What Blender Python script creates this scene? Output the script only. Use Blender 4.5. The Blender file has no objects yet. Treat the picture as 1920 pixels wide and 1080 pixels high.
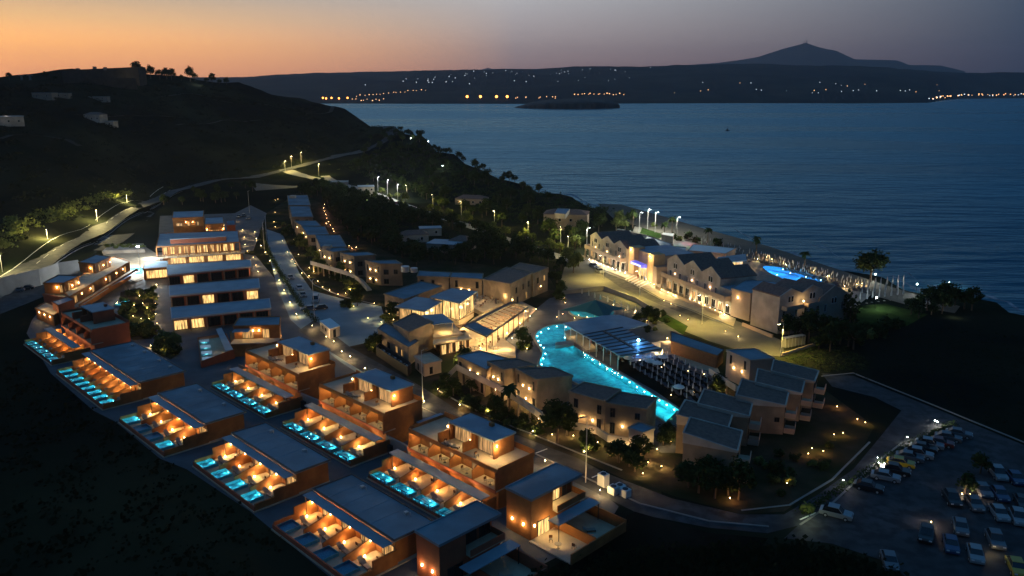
import bpy, math, random
from mathutils import Vector, noise
R = math.radians
rnd = random.Random(7)
sc = bpy.context.scene
col = sc.collection

# ------------------------------------------------------------------ camera
CH, CF, CP = 60.0, 1500.0, R(14)
cam_d = bpy.data.cameras.new('camera'); cam = bpy.data.objects.new('camera', cam_d); col.objects.link(cam)
cam.location = (0, 0, CH); cam.rotation_euler = (R(90) - CP, 0, 0)
cam_d.sensor_width = 36; cam_d.lens = 36 * CF / 1920; cam_d.clip_start = 1; cam_d.clip_end = 60000
sc.camera = cam
# ------------------------------------------------------------------ dusk sky
world = bpy.data.worlds.new('World'); sc.world = world; world.use_nodes = True
wn = world.node_tree; wn.nodes.clear(); WN = wn.nodes.new; WL = wn.links.new
def wmath(op, a, b=None, c=None):
    n = WN('ShaderNodeMath'); n.operation = op
    for i, v in enumerate((a, b, c)):
        if v is None: continue
        if isinstance(v, (int, float)): n.inputs[i].default_value = v
        else: WL(v, n.inputs[i])
    return n.outputs[0]
tc = WN('ShaderNodeTexCoord'); sx = WN('ShaderNodeSeparateXYZ'); WL(tc.outputs['Generated'], sx.inputs[0])
nz = wmath('MAXIMUM', sx.outputs['Z'], 0.0)
el = wmath('DIVIDE', wmath('ARCSINE', nz), math.pi / 2)          # 0 horizon .. 1 zenith
hl = wmath('SQRT', wmath('ADD', wmath('MULTIPLY', sx.outputs['X'], sx.outputs['X']), wmath('MULTIPLY', sx.outputs['Y'], sx.outputs['Y'])))
SUNAZ = R(-50)
sdot = wmath('DIVIDE', wmath('ADD', wmath('MULTIPLY', sx.outputs['X'], math.sin(SUNAZ)), wmath('MULTIPLY', sx.outputs['Y'], math.cos(SUNAZ))), wmath('MAXIMUM', hl, 1e-4))
ZEN = (.026, .122, .29)
def wramp(stops):
    n = WN('ShaderNodeValToRGB'); WL(el, n.inputs[0]); r = n.color_ramp; r.interpolation = 'EASE' if 0 else 'LINEAR'
    while len(r.elements) < len(stops): r.elements.new(.5)
    for e, (d, c) in zip(r.elements, stops): e.position = d / 90; e.color = (*c, 1)
    return n.outputs[0]
rl = wramp([(0, (1.55, .60, .22)), (1.2, (2.05, .80, .235)), (2.6, (2.45, 1.06, .235)), (4.2, (1.45, .82, .30)), (6, (.62, .50, .34)), (13, (.20, .31, .41)), (35, (.05, .15, .32)), (90, ZEN)])
rc = wramp([(0, (.27, .165, .19)), (1.4, (.42, .28, .27)), (3, (.56, .45, .43)), (6, (.60, .59, .60)), (13, (.13, .235, .36)), (35, (.038, .138, .305)), (90, ZEN)])
rr = wramp([(0, (.012, .024, .050)), (1.5, (.013, .030, .062)), (3, (.016, .042, .082)), (6, (.022, .056, .108)), (13, (.016, .055, .12)), (35, (.018, .084, .195)), (90, ZEN)])
def wmix(f, a, b):
    n = WN('ShaderNodeMix'); n.data_type = 'RGBA'; WL(f, n.inputs[0]); WL(a, n.inputs[6]); WL(b, n.inputs[7]); return n.outputs[2]
def mapr(v, a, b):
    n = WN('ShaderNodeMapRange'); n.interpolation_type = 'LINEAR'; WL(v, n.inputs[0]); n.inputs[1].default_value = a; n.inputs[2].default_value = b; return n.outputs[0]
skyc = wmix(mapr(sdot, .64, .965), wmix(mapr(sdot, .10, .66), rr, rc), rl)
bg = WN('ShaderNodeBackground'); WL(skyc, bg.inputs[0]); bg.inputs[1].default_value = 1.0
wo = WN('ShaderNodeOutputWorld'); WL(bg.outputs[0], wo.inputs[0])
sc.view_settings.view_transform = 'Standard'; sc.view_settings.look = 'None'; sc.view_settings.exposure = 0; sc.view_settings.gamma = 1
try: sc.view_settings.use_curve_mapping = False
except Exception: pass
# last faint glow of the sun that has just set, low on the left
sun_d = bpy.data.lights.new('sun', 'SUN'); sun_d.energy = 0.02; sun_d.angle = R(12); sun_d.color = (1, .55, .3)
sun = bpy.data.objects.new('sun', sun_d); col.objects.link(sun); sun.rotation_euler = (R(86), 0, R(-180) - SUNAZ + R(180) + R(180))
sc.cycles.max_bounces = 5; sc.cycles.diffuse_bounces = 2; sc.cycles.glossy_bounces = 2; sc.cycles.transmission_bounces = 2
sc.cycles.transparent_max_bounces = 8; sc.cycles.sample_clamp_indirect = 4; sc.cycles.use_denoising = True
sc.cycles.caustics_reflective = False; sc.cycles.caustics_refractive = False; sc.cycles.light_sampling_threshold = 0.005

# ------------------------------------------------------------------ helpers
def P(x, y, z=0.0):
    """photo pixel (1920 wide) -> point at height z"""
    u = (x - 960) / CF; v = (y - 540) / CF
    t = (CH - z) / (math.sin(CP) + v * math.cos(CP))
    return Vector((u * t, (math.cos(CP) - v * math.sin(CP)) * t, z))
def lerp(a, b, t): return a + (b - a) * t
def sstep(t): t = max(0, min(1, t)); return t * t * (3 - 2 * t)

MATS = {}
def mat(name, base, rough=.85, spec=.3, n1=None, nscale=.5, bump=0, bscale=3, metal=0, n2=None, n2scale=.03, coat=0):
    if name in MATS: return MATS[name]
    m = bpy.data.materials.new(name); m.use_nodes = True; t = m.node_tree; b = t.nodes['Principled BSDF']
    b.inputs['Roughness'].default_value = rough; b.inputs['Metallic'].default_value = metal
    b.inputs['Specular IOR Level'].default_value = spec
    if coat: b.inputs['Coat Weight'].default_value = coat
    g = t.nodes.new('ShaderNodeNewGeometry')
    def noi(scale, det=4):
        n = t.nodes.new('ShaderNodeTexNoise'); n.inputs['Scale'].default_value = scale; n.inputs['Detail'].default_value = det
        t.links.new(g.outputs['Position'], n.inputs['Vector']); return n.outputs[0]
    b.inputs['Base Color'].default_value = (*base, 1)
    if n1:
        r = t.nodes.new('ShaderNodeValToRGB'); r.color_ramp.elements[0].position = .35; r.color_ramp.elements[1].position = .65
        r.color_ramp.elements[0].color = (*base, 1); r.color_ramp.elements[1].color = (*n1, 1)
        t.links.new(noi(nscale, 6), r.inputs[0]); c = r.outputs[0]
        if n2:
            r2 = t.nodes.new('ShaderNodeValToRGB'); r2.color_ramp.elements[0].position = .42; r2.color_ramp.elements[1].position = .6
            t.links.new(noi(n2scale, 5), r2.inputs[0])
            x = t.nodes.new('ShaderNodeMix'); x.data_type = 'RGBA'; t.links.new(r2.outputs[0], x.inputs[0]); t.links.new(c, x.inputs[6]); x.inputs[7].default_value = (*n2, 1); c = x.outputs[2]
        t.links.new(c, b.inputs['Base Color'])
    if bump:
        bp = t.nodes.new('ShaderNodeBump'); bp.inputs['Strength'].default_value = bump; bp.inputs['Distance'].default_value = .1
        t.links.new(noi(bscale, 3), bp.inputs['Height']); t.links.new(bp.outputs[0], b.inputs['Normal'])
    MATS[name] = m; return m
def emit(name, c, s, base=(.5, .5, .5)):
    if name in MATS: return MATS[name]
    m = bpy.data.materials.new(name); m.use_nodes = True; b = m.node_tree.nodes['Principled BSDF']
    b.inputs['Base Color'].default_value = (*base, 1); b.inputs['Emission Color'].default_value = (*c, 1); b.inputs['Emission Strength'].default_value = s
    MATS[name] = m; return m
def litglass(name, c, s, lo=.35, scale=.7):
    """a lit window: the room behind shows as uneven brightness"""
    if name in MATS: return MATS[name]
    m = bpy.data.materials.new(name); m.use_nodes = True; t = m.node_tree; b = t.nodes['Principled BSDF']
    b.inputs['Base Color'].default_value = (.05, .05, .05, 1); b.inputs['Roughness'].default_value = .15
    g = t.nodes.new('ShaderNodeNewGeometry'); n = t.nodes.new('ShaderNodeTexNoise'); n.inputs['Scale'].default_value = scale; n.inputs['Detail'].default_value = 5
    mpw = t.nodes.new('ShaderNodeMapping'); mpw.inputs['Scale'].default_value = (2.2, 2.2, .22); t.links.new(g.outputs['Position'], mpw.inputs[0]); t.links.new(mpw.outputs[0], n.inputs['Vector'])
    mr = t.nodes.new('ShaderNodeMapRange'); mr.inputs[1].default_value = .38; mr.inputs[2].default_value = .62; mr.inputs[3].default_value = lo * s; mr.inputs[4].default_value = s
    t.links.new(n.outputs[0], mr.inputs[0]); t.links.new(mr.outputs[0], b.inputs['Emission Strength']); b.inputs['Emission Color'].default_value = (*c, 1)
    MATS[name] = m; return m
def water_top(name, tint, refl_r=.04, wave=2.0, strength=.4, trans=.86):
    """a pool's surface: lets the light of the lamps under it out, reflects the sky"""
    if name in MATS: return MATS[name]
    m = bpy.data.materials.new(name); m.use_nodes = True; t = m.node_tree; t.nodes.clear()
    o = t.nodes.new('ShaderNodeOutputMaterial'); mx = t.nodes.new('ShaderNodeMixShader'); tr = t.nodes.new('ShaderNodeBsdfTransparent'); gl = t.nodes.new('ShaderNodeBsdfGlossy')
    tr.inputs[0].default_value = (*tint, 1); gl.inputs['Roughness'].default_value = refl_r
    fr = t.nodes.new('ShaderNodeFresnel'); fr.inputs[0].default_value = 1.33
    g = t.nodes.new('ShaderNodeNewGeometry'); n = t.nodes.new('ShaderNodeTexNoise'); n.inputs['Scale'].default_value = wave; t.links.new(g.outputs['Position'], n.inputs['Vector'])
    bp = t.nodes.new('ShaderNodeBump'); bp.inputs['Strength'].default_value = strength; bp.inputs['Distance'].default_value = .1
    t.links.new(n.outputs[0], bp.inputs['Height']); t.links.new(bp.outputs[0], fr.inputs['Normal']); t.links.new(bp.outputs[0], gl.inputs['Normal'])
    t.links.new(fr.outputs[0], mx.inputs[0]); t.links.new(tr.outputs[0], mx.inputs[1]); t.links.new(gl.outputs[0], mx.inputs[2]); t.links.new(mx.outputs[0], o.inputs[0])
    MATS[name] = m; return m

class MB:
    def __init__(s): s.v = []; s.f = []
    def add(s, vs, fs):
        k = len(s.v); s.v += [tuple(v) for v in vs]; s.f += [tuple(k + i for i in f) for f in fs]; return s
    def box(s, x0, y0, z0, x1, y1, z1):
        return s.add([(x0,y0,z0),(x1,y0,z0),(x1,y1,z0),(x0,y1,z0),(x0,y0,z1),(x1,y0,z1),(x1,y1,z1),(x0,y1,z1)],
                     [(3,2,1,0),(4,5,6,7),(0,1,5,4),(1,2,6,5),(2,3,7,6),(3,0,4,7)])
    def prism(s, pts, z0, z1):
        n = len(pts); a = sum(pts[i][0]*pts[(i+1)%n][1]-pts[(i+1)%n][0]*pts[i][1] for i in range(n))
        z1 = list(z1) if isinstance(z1, (list, tuple)) else [z1]*n; z0 = list(z0) if isinstance(z0, (list, tuple)) else [z0]*n
        if a < 0: pts = pts[::-1]; z1 = z1[::-1]; z0 = z0[::-1]
        vs = [(p[0],p[1],z0[i]) for i, p in enumerate(pts)] + [(p[0],p[1],z1[i]) for i, p in enumerate(pts)]
        return s.add(vs, [tuple(range(n-1,-1,-1)), tuple(range(n,2*n))] + [(i,(i+1)%n,n+(i+1)%n,n+i) for i in range(n)])
    def bar(s, p, q, w, z0, z1):
        """upright slab of width w along p-q; z1 may be (at p, at q)"""
        p = Vector(p[:2]); q = Vector(q[:2]); d = (q-p)
        if d.length < 1e-6: return s
        d.normalize(); n = Vector((-d.y, d.x))*w/2
        zz = z1 if isinstance(z1, tuple) else (z1, z1)
        return s.prism([p-n, q-n, q+n, p+n], z0, [zz[0], zz[1], zz[1], zz[0]])
    def tube(s, a, b, r, r2=None, n=6):
        a = Vector(a); b = Vector(b); d = (b-a).normalized(); r2 = r if r2 is None else r2
        u = d.orthogonal().normalized(); w = d.cross(u); k = []
        for c, rr in ((a, r), (b, r2)):
            for i in range(n): t = 2*math.pi*i/n; k.append(c + u*math.cos(t)*rr + w*math.sin(t)*rr)
        return s.add(k, [(i,(i+1)%n,n+(i+1)%n,n+i) for i in range(n)] + [tuple(range(n-1,-1,-1)), tuple(range(n,2*n))])
    def ball(s, c, r, nu=6, nv=4, sz=1):
        c = Vector(c); vs = [c+Vector((0,0,-r*sz))]
        for j in range(1, nv):
            ph = math.pi*j/nv
            for i in range(nu): t = 2*math.pi*i/nu; vs.append(c+Vector((math.sin(ph)*math.cos(t)*r, math.sin(ph)*math.sin(t)*r, -math.cos(ph)*r*sz)))
        vs.append(c+Vector((0,0,r*sz))); fs = []; top = len(vs)-1
        for i in range(nu): fs.append((0, 1+(i+1)%nu, 1+i)); fs.append((top, top-nu+i, top-nu+(i+1)%nu))
        for j in range(nv-2):
            for i in range(nu): a = 1+j*nu; fs.append((a+i, a+(i+1)%nu, a+nu+(i+1)%nu, a+nu+i))
        return s.add(vs, fs)
    def mesh(s, name, m, off=None):
        me = bpy.data.meshes.new(name); v = s.v
        if off is not None: v = [(a-off[0], b-off[1], c-off[2]) for a, b, c in v]
        me.from_pydata(v, [], s.f); me.materials.append(m if not isinstance(m, str) else MATS[m]); me.update(); return me
def tag(o, label=None, cat=None, group=None, kind=None):
    if label: o['label'] = label
    if cat: o['category'] = cat
    if group: o['group'] = group
    if kind: o['kind'] = kind
    return o
KIDS = {}
def kids(o): return KIDS.get(o.name, [])
def obj(name, mb, m, parent=None, w=False, smooth=False):
    """link the shapes as one mesh; w=True: shapes are in world coordinates, parent unrotated"""
    me = mb.mesh(name, m, parent.location if (w and parent is not None) else None)
    if smooth: me.polygons.foreach_set('use_smooth', [True]*len(me.polygons))
    o = bpy.data.objects.new(name, me); col.objects.link(o); o.parent = parent
    if parent is not None: KIDS.setdefault(parent.name, []).append(o)
    return o
def thing(name, label, cat, loc=(0,0,0), rz=0, group=None):
    o = bpy.data.objects.new(name, None); col.objects.link(o); o.location = loc; o.rotation_euler = (0,0,rz); o.empty_display_size = .5
    return tag(o, label, cat, group)
def struct(name, mb, m, smooth=False):
    return tag(obj(name, mb, m, smooth=smooth), kind='structure')
LD = {}; LS = 1.5
def light(loc, power, c=(1,.56,.22), r=.12, parent=None, w=True, spot=None, rot=None):
    key = (round(power,1), c, r, spot)
    if key not in LD:
        d = bpy.data.lights.new('lamp_light', 'SPOT' if spot else 'POINT'); d.energy = power*LS; d.color = c; d.shadow_soft_size = r
        if spot: d.spot_size = R(spot); d.spot_blend = .6
        LD[key] = d
    o = bpy.data.objects.new('lamp_light', LD[key]); col.objects.link(o)
    o.location = Vector(loc) - (parent.location if (w and parent is not None) else Vector((0,0,0))); o.parent = parent
    if rot: o.rotation_euler = rot
    return o
def dup(root, loc, rz=0, label=None, group=None, scale=None, mats=None):
    r = root.copy(); col.objects.link(r); r.location = loc; r.rotation_euler = (0,0,rz)
    if scale: r.scale = scale if isinstance(scale, (tuple, list)) else (scale,)*3
    if label: r['label'] = label
    if group: r['group'] = group
    for ch in kids(root):
        c = ch.copy(); col.objects.link(c); c.parent = r
        if mats and c.type == 'MESH' and ch.name.split('.')[0] in mats:
            c.material_slots[0].link = 'OBJECT'; c.material_slots[0].material = mats[ch.name.split('.')[0]]
        for g in kids(ch):
            d = g.copy(); col.objects.link(d); d.parent = c
    return r

WARM = (1, .64, .25); GOLD = (1, .66, .26); WHITEL = (.85, .95, 1); SODIUM = (1, .8, .32)
mat('orange_stucco', (.36,.15,.047), n1=(.27,.11,.035), n2=(.22,.09,.03), n2scale=.3, nscale=.8, bump=.15)
mat('red_stucco', (.30,.09,.045), n1=(.25,.075,.04), nscale=.8, bump=.15)
mat('cream_stucco', (.30,.225,.155), n2=(.19,.145,.10), n2scale=.25, n1=(.24,.18,.125), nscale=.5, bump=.15)
mat('pink_stucco', (.40,.30,.235), n1=(.34,.255,.20), nscale=.5, bump=.15)
mat('white_stucco', (.52,.45,.38), n1=(.42,.365,.31), n2=(.33,.29,.25), n2scale=.25, nscale=.4, bump=.1)
mat('roof_gravel', (.20,.275,.32), n1=(.165,.23,.27), nscale=.35, bump=.3, bscale=8, n2=(.13,.175,.205), n2scale=.12)
mat('roof_membrane', (.25,.34,.40), n1=(.20,.28,.33), nscale=.25)
mat('roof_tile', (.22,.13,.10), n1=(.14,.085,.07), nscale=1.5, bump=.5, bscale=4)
mat('metal_roof', (.23,.32,.38), rough=.5, n1=(.19,.27,.32), nscale=.4, n2=(.16,.22,.27), n2scale=.15)
mat('terrace_tile', (.46,.38,.27), n1=(.38,.31,.22), nscale=.6)
mat('paving', (.10,.105,.115), n1=(.07,.073,.08), nscale=.25, bump=.2)
mat('asphalt', (.032,.033,.036), n2=(.022,.023,.026), n2scale=.5, n1=(.060,.062,.066), nscale=.12, rough=.75)
mat('concrete', (.27,.255,.235), n1=(.21,.20,.185), nscale=.3)
mat('pale_road', (.19,.26,.29), n1=(.14,.20,.225), nscale=.15)
mat('dark_metal', (.03,.03,.032), rough=.5, metal=.3)
mat('pale_metal', (.45,.45,.45), rough=.45, metal=.3)
mat('wood', (.16,.075,.03), n1=(.11,.05,.02), nscale=2)
mat('fabric_white', (.72,.72,.7)); mat('fabric_dark', (.06,.065,.075)); mat('fabric_red', (.35,.05,.03))
mat('cushion', (.24,.22,.19)); mat('parasol_cloth', (.36,.37,.38)); mat('dark_cushion', (.05,.06,.08))
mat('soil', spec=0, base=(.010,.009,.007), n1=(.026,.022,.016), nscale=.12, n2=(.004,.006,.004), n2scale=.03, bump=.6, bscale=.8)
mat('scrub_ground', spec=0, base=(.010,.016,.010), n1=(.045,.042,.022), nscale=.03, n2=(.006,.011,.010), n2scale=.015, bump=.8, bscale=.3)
mat('garden_earth', (.075,.055,.035), n1=(.04,.035,.022), nscale=.25, n2=(.025,.032,.015), n2scale=.08, spec=0, bump=.4); mat('lawn', spec=0, base=(.028,.05,.014), n1=(.018,.034,.010), nscale=.4, bump=.4, bscale=6)
mat('sand', (.11,.095,.075), n1=(.08,.068,.055), nscale=.2, bump=.3)
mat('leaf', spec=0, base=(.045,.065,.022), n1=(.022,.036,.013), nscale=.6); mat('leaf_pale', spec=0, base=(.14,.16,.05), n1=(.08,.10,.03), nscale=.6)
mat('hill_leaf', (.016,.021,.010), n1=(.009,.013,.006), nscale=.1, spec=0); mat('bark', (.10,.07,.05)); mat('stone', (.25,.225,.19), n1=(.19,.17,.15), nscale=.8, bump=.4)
mat('paint_line', (.7,.7,.66)); mat('pool_tile', (.02,.20,.24), n1=(.07,.36,.40), nscale=.9); mat('plunge_tile', (.08,.33,.38), n1=(.14,.44,.48), nscale=5); mat('pool_tile_blue', (.05,.32,.62), n1=(.04,.28,.55), nscale=1.5)  # pool_tile: mottling paints the water's sparkle into the tile colour
mat('glass_dark', (.012,.016,.022), rough=.08, spec=.6); mat('rubber', (.02,.02,.02)); mat('plastic_white', (.6,.6,.6), rough=.4)
emit('bulb_warm', (1,.62,.25), 22); emit('bulb_gold', (1,.72,.32), 28); emit('bulb_white', (.9,.97,1), 40); emit('bulb_sodium', (1,.85,.5), 30); emit('pool_lamp', (.75,1,1), 12)
litglass('lit_window', (1,.54,.18), 1.1, .06, 1.3); litglass('lit_window_bright', (1,.60,.2), 1.9, .22, 1.6); litglass('lit_curtain', (1,.53,.2), .75, .2, 2.2); litglass('lit_dim', (1,.5,.2), .25)
water_top('pool_water', (.22,.86,1)); water_top('pool_water_blue', (.4,.85,1))

# ------------------------------------------------------------------ terrain
# height of the land: by bearing (x/y seen from above the camera's foot) and distance
PROF = [  # bearing, [(distance, height) ...]
 (-.95, [(0,0),(215,0),(300,12),(420,42),(600,70),(760,82),(1000,70),(1400,40)]),
 (-.70, [(0,0),(250,0),(330,10),(430,36),(560,58),(720,70),(1000,60),(1400,40)]),
 (-.62, [(0,0),(262,0),(340,12),(430,34),(560,54),(700,67),(900,58),(1400,30)]),
 (-.53, [(0,0),(330,0),(400,11),(500,34),(620,58),(715,74),(900,60),(1400,30)]),
 (-.46, [(0,0),(430,0),(500,13),(600,42),(700,66),(760,77.5),(900,60),(1400,10)]),
 (-.40, [(0,0),(470,0),(540,10),(640,36),(740,62),(800,72),(960,50),(1400,5)]),
 (-.33, [(0,0),(520,0),(545,1),(600,8),(700,32),(800,58),(850,66),(1000,40),(1400,-10)]),
 (-.26, [(0,0),(500,0),(560,2),(640,9),(760,30),(880,49),(920,50),(1060,20),(1300,-12)]),
 (-.207,[(0,0),(460,0),(560,3),(680,11),(780,27),(860,38),(900,37),(1000,8),(1100,-12)]),
 (-.143,[(0,0),(440,0),(480,1),(600,10),(700,20),(760,26),(790,25),(860,5),(920,-12)]),
 (-.11, [(0,0),(450,0),(560,8),(640,16),(690,19),(715,17),(770,-2),(830,-12)]),
 (-.0715,[(0,0),(430,0),(520,5),(580,10),(610,12),(630,9),(665,-4),(720,-12)]),
 (-.039,[(0,0),(440,0),(520,3.2),(565,5),(585,3),(605,-5),(650,-12)]),
 (-.005,[(0,0),(450,0),(520,1),(534,.8),(552,-4),(620,-12)]),
 (.06,  [(0,0),(440,0),(470,0),(492,-4),(560,-12)]),
 (.13,  [(0,0),(380,0),(410,0),(430,-4),(500,-12)]),
 (.20,  [(0,0),(335,0),(357,0),(374,-4),(440,-12)]),
 (.315, [(0,0),(280,0),(302,0),(318,-4),(380,-12)]),
 (.43,  [(0,0),(248,0),(264,0),(280,-4),(340,-12)]),
 (.58,  [(0,0),(215,0),(230,0),(246,-4),(300,-12)]),
 (.70,  [(0,0),(192,0),(206,0),(222,-4),(280,-12)]),
 (1.1,  [(0,0),(140,0),(150,0),(166,-4),(220,-12)])]
def prof(tab, d):
    if d <= tab[0][0]: return tab[0][1]
    for (a, za), (b, zb) in zip(tab, tab[1:]):
        if d <= b: return lerp(za, zb, sstep((d-a)/(b-a))*.5 + .5*(d-a)/(b-a))
    return tab[-1][1]
def height(x, y):
    if y < 1: return 0.0
    a = x / y
    if a <= PROF[0][0]: z = prof(PROF[0][1], y)
    elif a >= PROF[-1][0]: z = prof(PROF[-1][1], y)
    else:
        for (a0, t0), (a1, t1) in zip(PROF, PROF[1:]):
            if a <= a1: k = (a-a0)/(a1-a0); z = lerp(prof(t0, y), prof(t1, y), k); break
    if z > .5:
        k = min(1, (z-.5)/12); n = noise.noise(Vector((x*.012, y*.012, 3))) * 5 + noise.noise(Vector((x*.04, y*.04, 9))) * 1.6
        z += n * k
        if a < -.2: st = 4.5; fl = z/st; fr_ = fl-math.floor(fl); z = lerp(z, (math.floor(fl)+sstep(sstep(fr_)))*st, .45*k)      # old field terraces
    return z
def PT(x, y, dz=0.0):
    """photo pixel -> point on the land"""
    u = (x-960)/CF; v = (y-540)/CF; d = Vector((u, math.cos(CP)-v*math.sin(CP), -(math.sin(CP)+v*math.cos(CP))))
    t = 60.0; last = t
    while t < 1500:
        if CH+d.z*t < height(d.x*t, d.y*t)+dz:
            lo, hi = last, t
            for _ in range(14):
                m = (lo+hi)/2
                if CH+d.z*m < height(d.x*m, d.y*m)+dz: hi = m
                else: lo = m
            t = hi; break
        last = t; t += 4
    return Vector((d.x*t, d.y*t, height(d.x*t, d.y*t)+dz))

def grid(x0, x1, y0, y1, nx, ny, f):
    vs = []; fs = []
    for j in range(ny+1):
        y = lerp(y0, y1, j/ny)
        for i in range(nx+1): x = lerp(x0, x1, i/nx); vs.append((x, y, f(x, y)))
    for j in range(ny):
        for i in range(nx): a = j*(nx+1)+i; fs.append((a, a+1, a+nx+2, a+nx+1))
    m = MB(); m.v = vs; m.f = fs; return m
POOLPX = {
 'big': (.5, [(1005,637),(1004,628),(1011,620),(1024,613),(1040,609),(1056,608),(1069,612),(1070,622),(1060,630),(1062,640),(1072,646),(1082,653),(1098,662),(1120,676),(1155,696),(1200,724),(1231,744),(1272,768),(1271,790),(1262,800),(1232,780),(1190,762),(1140,745),(1075,715),(1030,695),(1011,684),(1014,672),(1018,660),(1012,648)]),
 'beach': (.4, [(1430,500),(1447,499),(1478,504),(1510,511),(1540,520),(1546,526),(1530,533),(1505,533),(1480,528),(1455,517),(1440,510)]),
 'tent': (.4, [(1068,583),(1080,574),(1100,570),(1125,572),(1148,580),(1150,590),(1130,595),(1100,595),(1080,592)])}
def rounded(px, z):
    pts = [P(x, y, z) for x, y in px]; n = len(pts)
    if sum(pts[i].x*pts[(i+1)%n].y-pts[(i+1)%n].x*pts[i].y for i in range(n)) < 0: pts = pts[::-1]
    out = []
    for i in range(n):
        p0, p1, p2, p3 = pts[i-1], pts[i], pts[(i+1)%n], pts[(i+2)%n]
        for k in range(4): t = k/4; out.append(.5*((2*p1)+(p2-p0)*t+(2*p0-5*p1+4*p2-p3)*t*t+(3*p1-p0-3*p2+p3)*t**3))
    return out
POOLS = {k: rounded(px, z) for k, (z, px) in POOLPX.items()}
def skip_face(m, f):
    c = [sum(m.v[i][k] for i in f)/4 for k in (0, 1)]
    return any(any((c[0]-p.x)**2+(c[1]-p.y)**2 < 4.2**2 for p in o) or c_in(c, o) for o in POOLS.values())
def c_in(p, o):
    r = False; n = len(o)
    for i in range(n):
        a, b = o[i], o[(i+1)%n]
        if (a.y > p[1]) != (b.y > p[1]) and p[0] < (b.x-a.x)*(p[1]-a.y)/(b.y-a.y)+a.x: r = not r
    return r
gm = grid(-1100, 330, -60, 1340, 260, 260, lambda x, y: height(x, y)-.02)
gm.f = [f for f in gm.f if not (abs(gm.v[f[0]][0]-60) < 80 and 120 < gm.v[f[0]][1] < 300 and skip_face(gm, f))]
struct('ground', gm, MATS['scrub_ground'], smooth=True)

def sea_mat():
    m = bpy.data.materials.new('sea_water'); m.use_nodes = True; t = m.node_tree; t.nodes.clear(); N = t.nodes.new; K = t.links.new
    o = N('ShaderNodeOutputMaterial'); mx = N('ShaderNodeMixShader'); df = N('ShaderNodeBsdfDiffuse'); gl = N('ShaderNodeBsdfGlossy'); fr = N('ShaderNodeFresnel'); fr.inputs[0].default_value = 1.33
    df.inputs[0].default_value = (.012,.085,.14,1); gl.inputs[0].default_value = (.46,.73,.79,1); gl.inputs['Roughness'].default_value = .30
    g = N('ShaderNodeNewGeometry'); mp = N('ShaderNodeMapping'); K(g.outputs['Position'], mp.inputs[0]); mp.inputs['Rotation'].default_value = (0,0,R(18)); mp.inputs['Scale'].default_value = (.35,1,1)
    def noi(s, d): n = N('ShaderNodeTexNoise'); n.inputs['Scale'].default_value = s; n.inputs['Detail'].default_value = d; K(mp.outputs[0], n.inputs['Vector']); return n.outputs[0]
    b1 = N('ShaderNodeBump'); b1.inputs['Strength'].default_value = 1; b1.inputs['Distance'].default_value = 2.6; K(noi(.11, 6), b1.inputs['Height'])
    b2 = N('ShaderNodeBump'); b2.inputs['Strength'].default_value = .6; b2.inputs['Distance'].default_value = 6; K(noi(.022, 3), b2.inputs['Height']); K(b1.outputs[0], b2.inputs['Normal'])
    # patches of wind: rougher and smoother water
    rr_ = N('ShaderNodeMapRange'); K(noi(.0035, 3), rr_.inputs[0]); rr_.inputs[1].default_value = .4; rr_.inputs[2].default_value = .6; rr_.inputs[3].default_value = .24; rr_.inputs[4].default_value = .36; K(rr_.outputs[0], gl.inputs['Roughness'])
    for x in (gl, df, fr): K(b2.outputs[0], x.inputs['Normal'])
    K(fr.outputs[0], mx.inputs[0]); K(df.outputs[0], mx.inputs[1]); K(gl.outputs[0], mx.inputs[2]); K(mx.outputs[0], o.inputs[0]); MATS['sea_water'] = m
sea_mat()
sm = MB(); sm.add([(-9000,60,-2),(16000,60,-2),(16000,16000,-2),(-9000,16000,-2)], [(0,1,2,3)]); struct('sea', sm, MATS['sea_water'])
# surf lines along the beach
mat('foam', (.30,.36,.42), n1=(.10,.14,.18), nscale=.25)
def coast_pt(a, dz):
    lo, hi = 100, 700
    for _ in range(24):
        m = (lo+hi)/2
        # last crossing: search from the sea side
        if height(a*m, m) > dz: lo = m
        else: hi = m
    return Vector((a*lo, lo, dz))
for k, (dd, w) in enumerate(((4, 3.2), (13, 1.6), (24, 1.2))):
    f = MB(); pts = []
    aa = [.03 + i*(.80-.03)/110 for i in range(111)]
    for i, a in enumerate(aa):
        c = coast_pt(a, -2.0); n = noise.noise(Vector((i*.22, k*5, 0)))*3; ww = w*max(.15, .55+noise.noise(Vector((i*.31, k*9, 4)))*1.1)
        o = Vector((.85, .5, 0)); pts.append((c + o*(dd+n), c + o*(dd+n+ww)))
    vs = []; 
    for a, b in pts: vs += [(a.x, a.y, -1.97), (b.x, b.y, -1.97)]
    f.add(vs, [(2*i, 2*i+1, 2*i+3, 2*i+2) for i in range(len(pts)-1) if not (k and (i//7) % 2 == k-1)]); struct('surf_line', f, MATS['foam'])

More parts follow.
